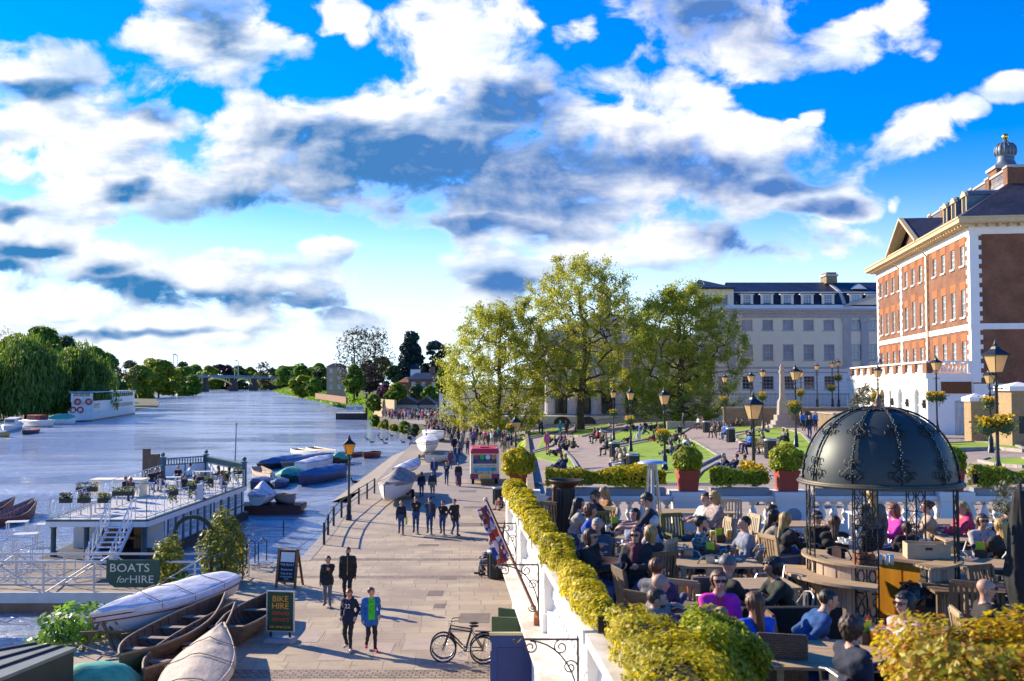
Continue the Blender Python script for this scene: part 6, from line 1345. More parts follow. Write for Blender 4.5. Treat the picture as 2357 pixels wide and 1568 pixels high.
mb=MB();mb.use(WHT);mb.box(x0,x1,PYY-.14,PYY+.17,TZ,TZ+.22);mb.build('plinth',None,T);mb=MB();mb.box(x0,x1,PYY-.2,PYY+.22,4.49,4.545);mb.box(x0,x1,PYY-.25,PYY+.25,4.545,4.63);mb.build('coping',WHT,T)
PX=[.25,4.17,6.56,10.41,14.33,18.1]
for x in PX:mb=MB();mb.box(x-.35,x+.35,PYY-.29,PYY+.29,TZ+.002,4.553);mb.box(x-.42,x+.42,PYY-.36,PYY+.36,4.632,4.73);mb.box(x-.39,x+.39,PYY-.33,PYY+.33,4.51,4.633);mb.build('pier',WHT,T)
for a,b2 in zip(PX,PX[1:]):
 mb=MB();n=int((b2-a-.76)/.28)
 for i in range(n):mb.lathe([(.1,0),(.1,.05),(.06,.08),(.11,.21),(.09,.29),(.042,.41),(.1,.47),(.1,.52)],(a+.5+i*(b2-a-1.0)/max(1,n-1),PYY,3.97),8)
 mb.build('balusters',WHT,T,smooth=True)
MB().tube([(PX[2]+.04,PYY-.31,4.18),(PX[2]+.04,PYY-.285,4.18)],.18,20).build('roundel',M('roundel grey',(.25,.28,.33),.5),T)
ZINC=M('zinc planter',(.27,.27,.27),.6,.12,2,.05)
LMH=leafmat('golden hedge',[(.72,.58,.012),(.80,.66,.016),(.55,.50,.016),(.30,.32,.016),(.66,.42,.014)],.55)
LMH2=leafmat('bronze hedge',[(.62,.46,.014),(.42,.40,.018),(.55,.20,.02),(.24,.24,.016),(.78,.60,.02)],.5)
LMBX=leafmat('box foliage',[(.50,.50,.012),(.30,.36,.016),(.22,.30,.016),(.66,.58,.014)],.5)
def hedge(name,label,a,b2,w,z0,h,n,leaf,lm,box=None,cat='hedge',lump=.2):
 T=thing(name,label,cat,tuple(a));d=b2-a;L=d.length;e=d.normalized();s_=e.cross(V(0,0,1));t=NP.uniform(0,L,n)
 ph=NP.uniform(0,6,6);amp=1+lump*(np.sin(t*2.3+ph[0])+.8*np.sin(t*4.1+ph[1])+.6*np.sin(t*8.3+ph[2]))
 th=NP.uniform(-.15*PI,1.15*PI,n);r=NP.uniform(.66,1.03,n);nn=np.stack([np.cos(th),np.sin(th)],1)
 q=np.sign(np.cos(th))*np.abs(np.cos(th))**.7*w/2*amp*r;z=z0+h*.45+h*.55*np.sign(np.sin(th))*np.abs(np.sin(th))**.7*amp*r
 P=np.outer(t,tuple(e))+np.outer(q,tuple(s_));P[:,2]=z;N=np.outer(nn[:,0],tuple(s_));N[:,2]=nn[:,1]
 Q,qd=leafquads(P,leaf,N+np.array([0,0,.35]),.8);npmesh('foliage',Q,qd,lm,T)
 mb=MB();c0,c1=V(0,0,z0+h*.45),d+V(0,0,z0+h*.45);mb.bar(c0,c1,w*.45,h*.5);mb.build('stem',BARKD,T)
 if box:
  mb=MB();mb.bar(V(0,0,z0-box/2),d+V(0,0,z0-box/2),w*.85,box);mb.build('planter_box',ZINC,T)
 return T
hys=[(23.3,18.7,.42,'far stretch of the golden hedge along the white wall'),(18.5,14.35,.37,'middle stretch of the golden hedge above the flag'),(14.2,10.4,.36,'lower middle stretch of the golden hedge by the fire bowl'),(10.3,7.6,.60,'nearest stretch of the golden hedge cut by the frame bottom')]
for i,(ya,yb2,w,lab)in enumerate(hys):
 of_=.08 if i<3 else .28;a,b2=W3(ya,of_,0),W3(yb2,of_,0);hedge('hedge',lab,a,b2,w,4.62,(.40,.36,.34,.44)[i],int(3000*(ya-yb2)*.8),.036-.004*i,LMH,None)
for a,b2,lab in ((.8,3.63,'clipped yellow green hedge on the far parapet, left of the heater'),(4.72,6.07,'clipped hedge on the far parapet between the two middle red pots'),(7.17,9.95,'clipped hedge on the far parapet hidden behind the dome'),(10.96,13.8,'clipped dark hedge on the far parapet right of the dome'),(14.85,17.7,'clipped hedge on the far parapet at the right frame')):
 hedge('hedge',lab,V(a,PYY+.05,0),V(b2,PYY+.05,0),.47,4.80,.47,int(1700*(b2-a)),.042,LMH if a<3 else LMBX,.165)
POT=M('terracotta pot',(.36,.055,.025),.75,.12,3,.1)
def ballpot(label,x,y,z,r,pot,lm):
 T=thing('potted_bush',label,'potted bush',(x,y,z),0,'clipped bushes in red square pots');s=pot
 mb=MB();mb.loft([[(-k,-k,zz),(k,-k,zz),(k,k,zz),(-k,k,zz)]for k,zz in ((s*.40,0),(s*.46,s*.8),(s*.5,s*.8),(s*.5,s*.95),(s*.44,s*.95),(s*.44,s*.85))],caps=True);mb.build('pot',POT,T,fixn=True)
 n=5200;d=NP.normal(size=(n,3));d/=np.linalg.norm(d,axis=1)[:,None];lump=1+.06*np.sin(d[:,0]*7+x)+.06*np.sin(d[:,2]*8+y)
 P=d*(lump*NP.uniform(.72,1.05,n))[:,None]*np.array([r,r,r*.92])+np.array([0,0,s*.9+r*.72]);Q,q=leafquads(P,.042,d+np.array([0,0,.3]),.8);npmesh('foliage',Q,q,lm,T)
 MB().tube([(0,0,s*.6),(0,0,s+r*.8)],.05,6).build('stem',BARK,T)
ballpot('yellow clipped bush in a red pot at the left terrace corner',.15,PYY,4.73,.39,.42,LMH)
ballpot('green clipped ball in a red pot above the white pier, right of the heater',4.17,PYY,4.73,.355,.52,LMBX)
ballpot('bushy clipped ball in a red pot directly left of the dome',PX[2]-.04,PYY,4.73,.39,.52,LMBX)
ballpot('clipped ball in a red pot mostly hidden behind the dome',10.41,PYY,4.73,.355,.52,LMBX)
q=D(1650,1530,9.3);bushy('round_bush','big round yellow green bush in front of the woman in blue',(q.x,9.3,q.z),.47,.46,.47,15000,.03,LMBX,shell=.6)
mb=MB();mb.lathe([(.2,-.9),(.24,-.5),(.26,-.48),(.22,-.48)],(q.x,9.3,q.z),14);o=mb.build('planter',ZINC);tag(o,'dark round planter under the big round bush','planter')
q=D(2300,1640,7.0);bushy('bronze_bush','large bronze and yellow bush filling the lower right corner',(q.x,7.0,q.z),.86,.72,.63,26000,.031,LMH2,shell=.6)
q=D(1560,1555,8.7);bushy('golden_bush','golden orange bush in the hedge row at the bottom edge',(q.x,8.7,q.z),.42,.42,.32,9000,.029,LMH,shell=.6)
def scroll(c,r,turns=1.4,n=22,s=1,a0=0):return [(c[0]+s*r*(1-.75*i/n)*math.cos(a0+turns*2*PI*i/n),c[1]+r*(1-.75*i/n)*math.sin(a0+turns*2*PI*i/n))for i in range(n+1)]
for k,(Y,z,lab)in enumerate(((11.08,4.45,'wrought iron scroll bracket on the balustrade nearest the camera'),(15.47,4.475,'wrought iron scroll bracket beside the flag pole'),(19.94,4.49,'wrought iron scroll bracket at the top of the flag'))):
 T=thing('scroll_bracket',lab,'bracket',tuple(W3(Y,-.12,z)),0,'iron scroll brackets on the white wall');T.scale=(.84,)*3;mb=MB();mb.tube([(0,0,0),(-.74,0,0),(-.8,0,-.06),(-.84,0,.0)],.016,5);mb.tube([(0,0,.05),(0,0,-.95)],.016,5)
 mb.tube([(-.62+.62*math.sin(t),0,-.82+.80*math.cos(t))for t in np.linspace(0,PI/2,10)],.012,5)
 RI=M('rusty iron',(.05,.035,.03),.7,.4,8);mb.build('arm',RI,T)
 for c,r,s,a0 in (((-.22,-.1),.1,1,1.5),((-.62,-.1),.09,-1,1.5),((-.1,-.36),.1,1,0),((-.1,-.78),.08,1,3)):MB().tube([(x,0,z2)for x,z2 in scroll(c,r,1.4,22,s,a0)],.010,4).build('scroll',RI,T)
T=thing('flag','furled red white and blue flag on a slanting pole fixed to the ledge','flag');pa,pb=V(.44,15.7,3.55),D(1118,1150,17.6)
MB().tube([pa,pb],.026,8).build('pole',M('flag pole varnish',(.18,.06,.02),.4,.2,3),T);mb=MB();mb.ball(tuple(pb),.045,n=8,k=6);mb.build('finial',M('bone finial',(.6,.48,.35),.5),T);mb=MB();mb.box(pa.x-.1,pa.x+.1,pa.y-.1,pa.y+.1,3.517,3.64);mb.tube([pa,pa.lerp(pb,.06)],.05,8);mb.build('socket',M('rusty socket',(.3,.1,.03),.8),T)
FB,FR,FWH=[M(n_2,c,.8,.12,3,.2)for n_2,c in (('flag blue',(.02,.06,.28)),('flag red',(.50,.08,.035)),('flag white',(.72,.68,.66)))]
mb=MB();rr=random.Random(2);nu,nvv=34,12
def flagpt(i,j):
 t=.03+.44*i/nu;p=pb.lerp(pa,t);s=j/nvv;w=.17*s*(1-.2*math.sin(t*9));fold=math.sin(j*1.5+i*.22)*.07*(.3+s)
 return p+V(-.12*s+fold*.8,fold+.02,-.03-1.15*w*(.35+.65*min(1,(i+3)/14)))
for i in range(nu):
 for j in range(nvv):
  a_,b_=i/nu-.5,(j+.5)/nvv-.5;dg=abs(abs(a_)*1.0-abs(b_));m_=FB
  if abs(b_)<.1 or abs(a_)<.07:m_=FR
  elif abs(b_)<.17 or abs(a_)<.12:m_=FWH
  elif dg<.05:m_=FR
  elif dg<.1:m_=FWH
  mb.use(m_);mb.add([flagpt(i,j),flagpt(i+1,j),flagpt(i+1,j+1),flagpt(i,j+1)],[(0,1,2,3)])
mb.build('cloth',None,T)
T=thing('open_door','open dark blue panelled door standing out from the white wall','door',(xb(19.0)+.1,19.0,0));NAVY=M('navy door paint',(.003,.022,.13),.65,.15,2)
T.scale=(.78,1,1.15);MB().box(-1.0,0,-.03,.03,.02,2.2).build('leaf',NAVY,T);mb=MB()
for a,b2,c,d in ((-.82,-.18,1.25,2.0),(-.82,-.18,.2,1.1)):mb.box(a,b2,-.042,-.03,c,d)
mb.build('panel',M('navy panel',(.003,.018,.11),.65,.15,2),T);mb=MB()
for z in (.4,1.2,1.95):mb.box(-1.02,-.97,-.05,-.03,z,z+.14)
mb.box(-.06,.0,-.05,-.03,1.0,1.1);mb.build('hinge',CHROME,T);MB().box(-1.02,.02,-.05,.05,2.201,2.24).build('capping',M('capping',(.4,.36,.2),.7),T)
T=thing('open_door','dark green open door with two white notices below the ledge','door',(xb(21.6)+.1,21.6,0),math.radians(-8));GRD=M('green door paint',(.045,.075,.03),.6,.2,2);MB().box(-.62,0,-.03,.03,.02,2.25).build('leaf',GRD,T);
for x in (-.5,-.25):MB().box(x,x+.19,-.036,-.03,1.35,1.85).build('notice',PAPER,T)
T=thing('hatch_door','second dark green door leaf behind the one with notices','door',(xb(22.6)+.1,22.6,0),math.radians(-25));MB().box(-.45,0,-.03,.03,.02,2.2).build('leaf',GRD,T);MB().box(-.38,-.08,-.04,-.03,1.2,2.0).build('panel',GRD,T)
T=thing('litter_bin','black steel litter bin with chrome rim by the terrace wall'.replace('black','dark'),'litter bin')if False else None
bench('bench facing the river beside the terrace end, nearer one',(-.75,38.6,0),math.radians(-90),1.7)
bench('bench facing the river with the two seated people behind the flag',(-.45,45.5,0),math.radians(-90),1.7)
bench('bench facing the river by the far promenade bin',(-.2,58.8,0),math.radians(-90),1.7)
TEAK=M('silvered teak',(.42,.29,.165),.8,.25,2.5,.15,stretch=(1,9,9));TEAKD=M('dark teak',(.17,.10,.045),.7,.3,2.5,.15,stretch=(9,1,1));STEEL=M('brushed steel',(.42,.40,.38),.35,.15,5,metal=.8);CREAMW=M('pale chair wood',(.50,.40,.26),.7,.15,4);RATT=brickmat('rattan weave',(.33,.25,.17),(.25,.18,.12),(.06,.04,.03),1.0,.03,.02,.004,bump=.8);OLIVE=M('olive painted wood',(.15,.14,.035),.6,.2,3)
def table(label,x,y,w=1.0,d=.75,rz=0.0,h=.73,mat=None,slats=6):
 T=thing('cafe_table',label,'table',(x,y,TZ),rz,'tables on the beer terrace');mat=mat or TEAK
 mb=MB();
 for i in range(slats):a=-d/2+d*i/slats;mb.box(-w/2+.06,w/2-.06,a+.004,a+d/slats-.004,h-.03,h)
 mb.box(-w/2,-w/2+.055,-d/2,d/2,h-.035,h+.002);mb.box(w/2-.055,w/2,-d/2,d/2,h-.035,h+.002);mb.build('tabletop',mat,T)
 for sx in (-1,1):
  for sy in (-1,1):MB().box(sx*(w/2-.07)-.03,sx*(w/2-.07)+.03,sy*(d/2-.07)-.03,sy*(d/2-.07)+.03,0,h-.036).build('leg',mat,T)
 return T
def chair(label,x,y,rz,kind,z=TZ):
 T=thing('cafe_chair',label,'chair',(x,y,z),rz,'chairs on the beer terrace')
 if kind=='metal':
  mb=MB();mb.lathe([(0,.44),(.2,.445),(.2,.46),(0,.465)],(0,0,0),12);mb.build('seat',STEEL,T)
  mb=MB();mb.tube([(-.23,-.12,.46),(-.26,.0,.66),(-.24,.18,.68),(-.15,.25,.84),(0,.27,.87),(.15,.25,.84),(.24,.18,.68),(.26,.0,.66),(.23,-.12,.46)],.013,6);mb.box(-.07,.07,.19,.205,.46,.86);mb.build('backrest',STEEL,T)
  for sx in (-1,1):
   for sy in (-1,1):MB().tube([(sx*.16,sy*.16,.45),(sx*.23,sy*.23,0)],.012,5).build('leg',STEEL,T)
 elif kind=='rattan':
  mb=MB();mb.box(-.25,.25,-.25,.22,.36,.46);mb.build('seat',RATT,T,bevel=.02);mb=MB();mb.add([(-.25,.2,.3),(.25,.2,.3),(.25,.33,.98),(-.25,.33,.98),(-.25,.27,.3),(.25,.27,.3),(.25,.39,1.0),(-.25,.39,1.0)],[(0,1,2,3),(7,6,5,4),(0,4,5,1),(1,5,6,2),(2,6,7,3),(3,7,4,0)]);mb.build('backrest',RATT,T,bevel=.02)
  for sx in (-1,1):
   for sy in (-1,1):MB().box(sx*.21-.025,sx*.21+.025,sy*.2-.025,sy*.2+.025,0,.37).build('leg',RATT,T)
 else:
  mt={'teak':TEAK,'pale':CREAMW,'olive':OLIVE,'dark':TEAKD}[kind];mb=MB()
  for i in range(5):mb.box(-.23,.23,-.24+i*.092,-.16+i*.092,.43,.455)
  mb.build('seat',mt,T);mb=MB()
  for s in (-1,1):mb.bar((s*.22,.22,.4),(s*.22,.31,.96),.045)
  mb.bar((-.22,.31,.95),(.22,.31,.95),.03,.075);mb.bar((-.22,.24,.52),(.22,.24,.52),.03,.05)
  for i in range(6):x_=-.165+i*.066;mb.bar((x_,.245,.53),(x_,.305,.93),.035,.016)
  mb.build('backrest',mt,T)
  for sx in (-1,1):
   for sy in (-1,1):MB().box(sx*.22-.022,sx*.22+.022,sy*.22-.022,sy*.22+.022,0,.43).build('leg',mt,T)
  for s in (-1,1)if kind!='dark' else ():mb=MB();mb.bar((s*.24,-.24,.64),(s*.24,.25,.64),.045,.03);mb.bar((s*.24,-.22,.43),(s*.24,-.22,.64),.035);mb.build('armrest',mt,T)
 return T
def tp(px,py,z=TZ+.73):q=G(px,py,z);return q.x,q.y
BEER=M('amber beer',(.55,.16,.01),.1,.1,4);FOAM=M('beer foam',(.8,.75,.6),.8);CLEARG=M('drinking glass',(.55,.58,.58),.08,.05,3);CHINA=M('white china',(.78,.78,.76),.35,.05,4);GRN=M('lime green card',(.35,.55,.02),.6);SAUCE=M('red sauce',(.5,.02,.01),.3);LAGER=M('pale lager',(.6,.42,.04),.1)
def pint(label,px,py,fill=None,z=TZ+.732,s=1.0):
 q=G(px,py,z);T=thing('drinking_glass',label,'glass',tuple(q),0,'drinks on the terrace tables')
 if fill:mb=MB();mb.lathe([(0,.004),(.03,.004),(.042,.13)],(0,0,0),12);mb.build('drink',fill,T,smooth=True);mb=MB();mb.lathe([(.042,.131),(.043,.152),(0,.154)],(0,0,0),12);mb.build('foam',FOAM,T)
 else:mb=MB();mb.lathe([(0,.003),(.03,.003),(.042,.15),(.038,.15),(.027,.012)],(0,0,0),12);mb.build('tumbler',CLEARG,T,smooth=True)
 T.scale=(s,)*3;return T
def menu_holder(label,px,py,z=TZ+.732):
 q=G(px,py,z);T=thing('menu_holder',label,'menu holder',tuple(q),R.uniform(-.6,.6),'menu boxes on the terrace tables');mb=MB();mb.box(-.09,.09,-.07,.07,0,.12);mb.build('box',HDARK,T);MB().box(-.075,.06,-.02,-.01,.12,.24).build('menu',GRN,T);mb=MB();mb.lathe([(.03,.1),(.03,.2),(.012,.25),(.012,.28),(0,.28)],(.05,.03,0),8);mb.build('sauce_bottle',SAUCE,T)
def cup(label,px,py,z,plate=True):
 q=G(px,py,z);T=thing('crockery',label,'cup',tuple(q),0,'crockery on the bar and tables')
 if plate:mb=MB();mb.lathe([(0,.004),(.06,.004),(.085,.018),(.06,.012)],(0,0,0),14);mb.build('saucer',CHINA,T,smooth=True)
 mb=MB();mb.lathe([(.025,.02),(.045,.05),(.05,.09),(.045,.09),(.03,.03)],(0,0,0),12);mb.tube([(.045,0,.08),(.075,0,.07),(.07,0,.045),(.04,0,.035)],.007,5);mb.build('cup',CHINA,T,smooth=True)
TB=[(1395,1204,1.0,.8,.1,'small table between the couple and the boy in the blue jacket',None),(1430,1238,1.5,.85,.05,'long table with drinks in front of the woman with dark red hair',None),(1628,1256,1.1,.75,0,'table between the plaid shirt and the grey shirt men',None),(1650,1294,1.3,.8,.02,'empty slatted table with condiments behind the woman in pink',None),(1735,1342,1.1,.75,.1,'table between the grey hat and the dark green coat',None),(1600,1384,1.6,.95,.15,'near table with a pint of beer, left of the woman in pink',M('grey painted table',(.20,.17,.16),.6,.15,3)),(1610,1441,1.0,.7,.1,'blue grey table end beside the grey hoodie',ZINC),(1600,1176,1.6,.8,0,'high raised table with bottles by the blonde woman in blouse',None),(2258,1238,1.5,.8,-.05,'table of plates before the woman in the grey shawl',None),(2290,1296,1.3,.8,-.05,'empty pale table at right with a menu box',None),(2180,1200,1.3,.8,0,'table near the woman in the red pink hoodie',None),(2010,1180,1.0,.6,0,'white side table behind the dome bar',WHT),(1935,1504,1.5,1.15,-.12,'large slatted table beside the man in the navy sweater',None),(1840,1205,1.2,.8,0,'table between the blonde in leather and the sunglasses woman',None),(2235,1350,1.2,.8,-.1,'dark table right of the bar with no one at it',TEAKD)]
for px,py,w,d,rz,lab,mt in TB:
 x,y=tp(px,py);table(lab,x,y,w,d,rz,mat=mt)
CH=[(1418,1222,2.4,'pale','pale slatted chair with its back to the camera, right of the bearded man'),(1562,1250,.3,'olive','olive wooden armchair left of the plaid shirt man'),(1380,1235,2.9,'olive','olive chair behind the boy in blue'),(1590,1318,2.8,'metal','bright metal chair left of the condiment table'),(1625,1333,3.3,'metal','metal chair with its back at the condiment table'),(1722,1318,-2.2,'metal','metal chair right of the condiment table'),(1748,1290,-1.6,'metal','metal chair beside the grey shirt man'),(1760,1362,-1.4,'metal','metal chair pulled up by the dark green coat'),(1705,1248,-1.3,'pale','pale folding chair behind the grey shirt man'),(1680,1200,3.0,'pale','pale chair behind the blonde woman in the blouse with a coat on it'),(2308,1312,3.1,'metal','metal chair behind the pale table at right'),(2230,1330,.8,'teak','teak chair holding a pink coat near the shawl woman'),(2245,1425,2.5,'dark','dark wooden chair right of the bar'),(2300,1400,.4,'dark','dark slatted chair behind the bald man in sunglasses'),(1800,1560,2.9,'rattan','woven rattan chair with a high back beside the blue dress'),(1480,1395,1.8,'rattan','woven rattan armchair left of the bald man'),(1660,1440,.2,'rattan','rattan chair mostly under the woman in pink'),(1525,1345,2.0,'dark','brown wooden chair by the long table'),(1590,1420,2.6,'teak','pale curved chair edge beside the pint table'),(2350,1340,-1.2,'dark','dark chair cut by the right frame')]
for px,py,rz,k,lab in CH:q=G(px,py,TZ+.45);chair(lab,q.x,q.y,rz,k)
pint('pint of amber beer on the table left of the woman in pink',1589,1375,BEER,s=1.15);pint('half drunk lager glass beside the amber pint',1572,1362,LAGER);pint('tall glass of lager at the left of the plaid shirt table',1640,1243,LAGER,s=1.1);pint('tall glass of lager at the right of the plaid shirt table',1678,1241,LAGER,s=1.1)
for px,py,lab in ((1398,1228,'clear glass nearest the grey haired man'),(1445,1246,'clear glass by the dark red haired woman'),(1436,1262,'clear jug glass at the long table end'),(1345,1208,'clear glass by the curly haired boy')):pint(lab,px,py)
pint('orange juice glass near the navy sweater',2012,1484,M('orange juice',(.75,.28,.01),.2),s=1.15);pint('second orange drink with a straw near the pink jacket',2028,1476,M('orange juice',(.75,.28,.01),.2),s=1.1);pint('orange drink on the plates table',2190,1228,M('orange juice',(.75,.28,.01),.2));pint('tumbler with a straw on the empty pale table',2321,1292)
for px,py,lab in ((1655,1248,'menu box between the two lagers'),(1637,1283,'menu box on the condiment table'),(2212,1222,'lime menu box on the plates table'),(2258,1282,'lime menu box on the empty pale table'),(1415,1219,'menu box with lime card at the long table'),(1993,1480,'menu box hidden beside the navy sweater')):menu_holder(lab,px,py)
for i,(px,py)in enumerate(((1655,1294),(1690,1290),(1435,1250),(2250,1236),(2280,1233),(1625,1170))):q=G(px,py,TZ+.735);mb=MB();mb.lathe([(0,.004),(.09,.004),(.13,.02),(.09,.014)],(0,0,0),16);mb.ball((0,0,.02),.06,.05,.02,n=8,k=4);o=mb.build('plate',CHINA,smooth=True);o.location=q;tag(o,['white plate at the middle of the condiment table','white plate at the right of the condiment table','white plate by the long table drinks','white plate left on the shawl woman table','white plate right on the shawl woman table','white plate on the raised table'][i],'plate','plates on the terrace tables')
T=thing('patio_heater','tapered steel patio heater with a wide domed cap','patio heater',tuple(G(1503,1262,TZ)));T.scale=(.82,)*3;mb=MB()
for sx,sy in ((1,1),(1,-1),(-1,-1),(-1,1)):mb.bar((sx*.26,sy*.26,.05),(sx*.09,sy*.09,2.15),.035)
for z,r in ((.05,.27),(.75,.21),(2.15,.095)):
 for i in range(4):c4=[(1,1),(-1,1),(-1,-1),(1,-1)];mb.bar((c4[i][0]*r,c4[i][1]*r,z),(c4[(i+1)%4][0]*r,c4[(i+1)%4][1]*r,z),.03)
mb.build('frame',STEEL,T);mb=MB();mb.tube([(0,0,.7),(0,0,2.15)],.05,10);mb.build('tube',CLEARG,T)
mb=MB();
for i in range(4):
 for k in range(22):z=.1+k*.03;r=.265-.08*z;c4=[(1,1),(-1,1),(-1,-1),(1,-1)];mb.bar((c4[i][0]*r,c4[i][1]*r,z),(c4[(i+1)%4][0]*r,c4[(i+1)%4][1]*r,z),.012)if k<20 else None
mb.build('grille',M('bronze mesh',(.35,.25,.15),.5,metal=.5),T);mb=MB();mb.lathe([(.39,2.2),(.40,2.22),(.25,2.28),(.05,2.31),(0,2.31)],(0,0,0),20);mb.lathe([(.09,2.1),(.12,2.2)],(0,0,0),12);mb.build('cap',M('polished steel cap',(.62,.64,.68),.25,.05,3,metal=.5),T,smooth=True)
for px,py,s,lab in ((1389,1290,1.0,'copper brown fire bowl on a drum in front of the dark red haired woman'),(1302,1104,.95,'fire bowl behind the far end of the golden hedge')):
 q=G(px,py,TZ+.84)if s==1 else D(px,py,20.7);T=thing('fire_bowl',lab,'fire bowl',(q.x,q.y,TZ),0,'metal fire bowls on the terrace');T.scale=(.84,)*3;h0=1.0 if s==1 else (q.z-TZ)/.84;mb=MB();mb.lathe([(0,h0-.22),(.2,h0-.2),(.38,h0-.06),(.43,h0),(.4,h0),(.34,h0-.06),(0,h0-.17)],(0,0,0),20)
 for a in (0,PI):mb.tube([(.43*math.cos(a),.43*math.sin(a)-.06,h0),(.5*math.cos(a),0,h0-.02),(.43*math.cos(a),.06,h0)],.012,4)
 mb.build('bowl',M('rusted bowl',(.10,.055,.035),.5,.35,4,.1,metal=.5),T,smooth=True);mb=MB();mb.lathe([(.2,0),(.2,h0-.2)],(0,0,0),14)
 for i in range(14):a=2*PI*i/14;mb.bar((.21*math.cos(a),.21*math.sin(a),0),(.21*math.cos(a),.21*math.sin(a),h0-.22),.03)
 mb.build('drum',IRON,T)
GC=V(5.54,15.09,TZ);GS=(.843,)*3;GR=1.38;GZ=2.43
T=thing('gazebo','wrought iron gazebo with a dark ribbed dome over the terrace bar','gazebo',tuple(GC));T.scale=(.825,.825,.843);WI=M('wrought iron',(.022,.022,.018),.5,.35,6,.1,metal=.3);DOME=M('dark dome sheet',(.034,.046,.044),.5,.2,.9,.05,metal=.15,spec=.5);RH=1.30
def dome(t,r=GR*.955):return r*(math.cos(t*PI/2)**.86),GZ+RH*math.sin(t*PI/2)
mb=MB();mb.lathe([dome(i/16)for i in range(17)],(0,0,0),48);mb.build('dome',DOME,T,smooth=True)
mb=MB();NR=10
for k in range(NR):
 a=2*PI*k/NR+.25;mb.tube([((dome(i/14)[0]+.03)*math.cos(a),(dome(i/14)[0]+.03)*math.sin(a),dome(i/14)[1]+.015)for i in range(15)],.019,6)
mb.build('rib',WI,T)
def on_dome(a,t,off=.035):
 r,z=dome(t);return ((r+off)*math.cos(a),(r+off)*math.sin(a),z+off*.4)
for k in range(NR):
 a=2*PI*k/NR+.25
 for t0,sz in ((.04,1.0),(.44,.8),(.84,.5)):
  mb=MB()
  for s in (-1,1):
   R_=max(.25,dome(t0+.08)[0])
   w=.17*sz/R_;hh=.15*sz
   path=[(0,hh*1.25),(s*w*.35,hh*1.0),(s*w*.25,hh*.75),(s*w*.6,hh*.55),(s*w*1.0,hh*.3),(s*w*.9,0.04),(s*w*.45,.0),(s*w*.3,hh*.2),(s*w*.5,hh*.3)]
   mb.tube([on_dome(a+x,t0+z)for x,z in path],.011,4)
   for c in ((s*w*.55,hh*1.02),(s*w*1.05,hh*.36)):mb.tube([on_dome(a+c[0]+.05/R_*sz*math.cos(q),c[1]+t0+.028*sz*math.sin(q))for q in np.linspace(0,5.2,9)],.009,4)
  mb.build('scrollwork',WI,T)
mb=MB();mb.tube([(GR*math.cos(2*PI*i/40),GR*math.sin(2*PI*i/40),GZ)for i in range(40)],.045,8,closed=True);mb.tube([((GR+.05)*math.cos(2*PI*i/40),(GR+.05)*math.sin(2*PI*i/40),GZ-.02)for i in range(40)],.03,6,closed=True);mb.build('ring',M('aged bronze rim',(.10,.085,.055),.55,.25,4,metal=.3),T,smooth=True)
mb=MB();mb.lathe([(.08,0),(.09,.03),(.05,.08),(.07,.12),(.03,.22),(0,.36)],(0,0,GZ+RH-.02),10);mb.build('finial',M('finial bronze',(.16,.08,.05),.4,.2,4,metal=.4),T,smooth=True)
mb=MB()
for k in range(NR):
 a=2*PI*k/NR+.25
 for i in range(3,40):t=i/42;p=on_dome(a+.02*math.sin(i*1.7),t,.05);mb.ball(p,.009,n=4,k=3)
mb.build('string_lights',M('clear bulbs',(.4,.55,.5),.2),T)['kind']='stuff'
def pillar(ac,half):
 mb=MB()
 for i in range(3):
  a=ac+half*(i-1);x,y=(GR-.07)*math.cos(a),(GR-.07)*math.sin(a);mb.bar((x,y,0),(x,y,GZ),.022)
 for j in range(4):
  z0=.1+j*.56
  for s in (-1,1):
   for i0 in (0,1):
    A0,A1=ac+half*(i0-1),ac+half*i0;am=(A0+A1)/2;ah=(A1-A0)/2
    P=lambda q,z:((GR-.07)*math.cos(am+ah*q),(GR-.07)*math.sin(am+ah*q),z)
    mb.tube([P(-s*.9,z0),P(s*.1,z0+.14),P(s*.8,z0+.28),P(s*.1,z0+.42),P(-s*.9,z0+.54)],.006,4)
    mb.tube([P(s*.55*math.cos(q),z0+.28+.1*math.sin(q))for q in np.linspace(.3,5,9)],.008,4)
  mb.bar(*[((GR-.07)*math.cos(ac+half*e),(GR-.07)*math.sin(ac+half*e),z0)for e in (-1,1)],.02)
 mb.build('pillar',WI,T)
for ac in (math.radians(184),math.radians(240),math.radians(325),math.radians(84),math.radians(40)):pillar(ac,.145)
PLANK=brickmat('bar planks',(.42,.31,.205),(.33,.24,.155),(.07,.05,.035),1.0,20,.105,.006,axes='flat',bump=.5)
def arcpts(r0,r1,a0,a1,n=20):return [(r0*math.cos(a0+(a1-a0)*i/n),r0*math.sin(a0+(a1-a0)*i/n))for i in range(n+1)]+[(r1*math.cos(a1-(a1-a0)*i/n),r1*math.sin(a1-(a1-a0)*i/n))for i in range(n+1)]
def arcbar(name,label,a0,a1,low_out,ztop,group=None):
 B=thing(name,label,'bar counter',tuple(GC));B.scale=GS;mb=MB();m=22
 for i in range(m):
  b0,b1=a0+(a1-a0)*(i+.04)/m,a0+(a1-a0)*(i+.96)/m;mb.prism(arcpts(1.24,1.27+.006*(i%3),b0,b1,2),0.02,ztop-.04)
 mb.build('planking',M('weathered bar planks',(.50,.37,.25),.75,.3,1.5,.15,stretch=(3,3,.6)),B,fixn=True);MB().prism(arcpts(1.05,1.24,a0,a1),.01,ztop-.06).build('carcass',HDARK,B,fixn=True)
 MB().prism(arcpts(.92,1.36,a0-.03,a1+.03),ztop-.04,ztop).build('worktop',TEAK,B,fixn=True);return B
b1=arcbar('curved_bar','curved planked bar counter under the left half of the gazebo',math.radians(150),math.radians(246),0,1.12)
mb=MB();mb.prism(arcpts(1.28,1.74,math.radians(160),math.radians(248)),.80,.85);mb.build('shelf',TEAK,b1,fixn=True)
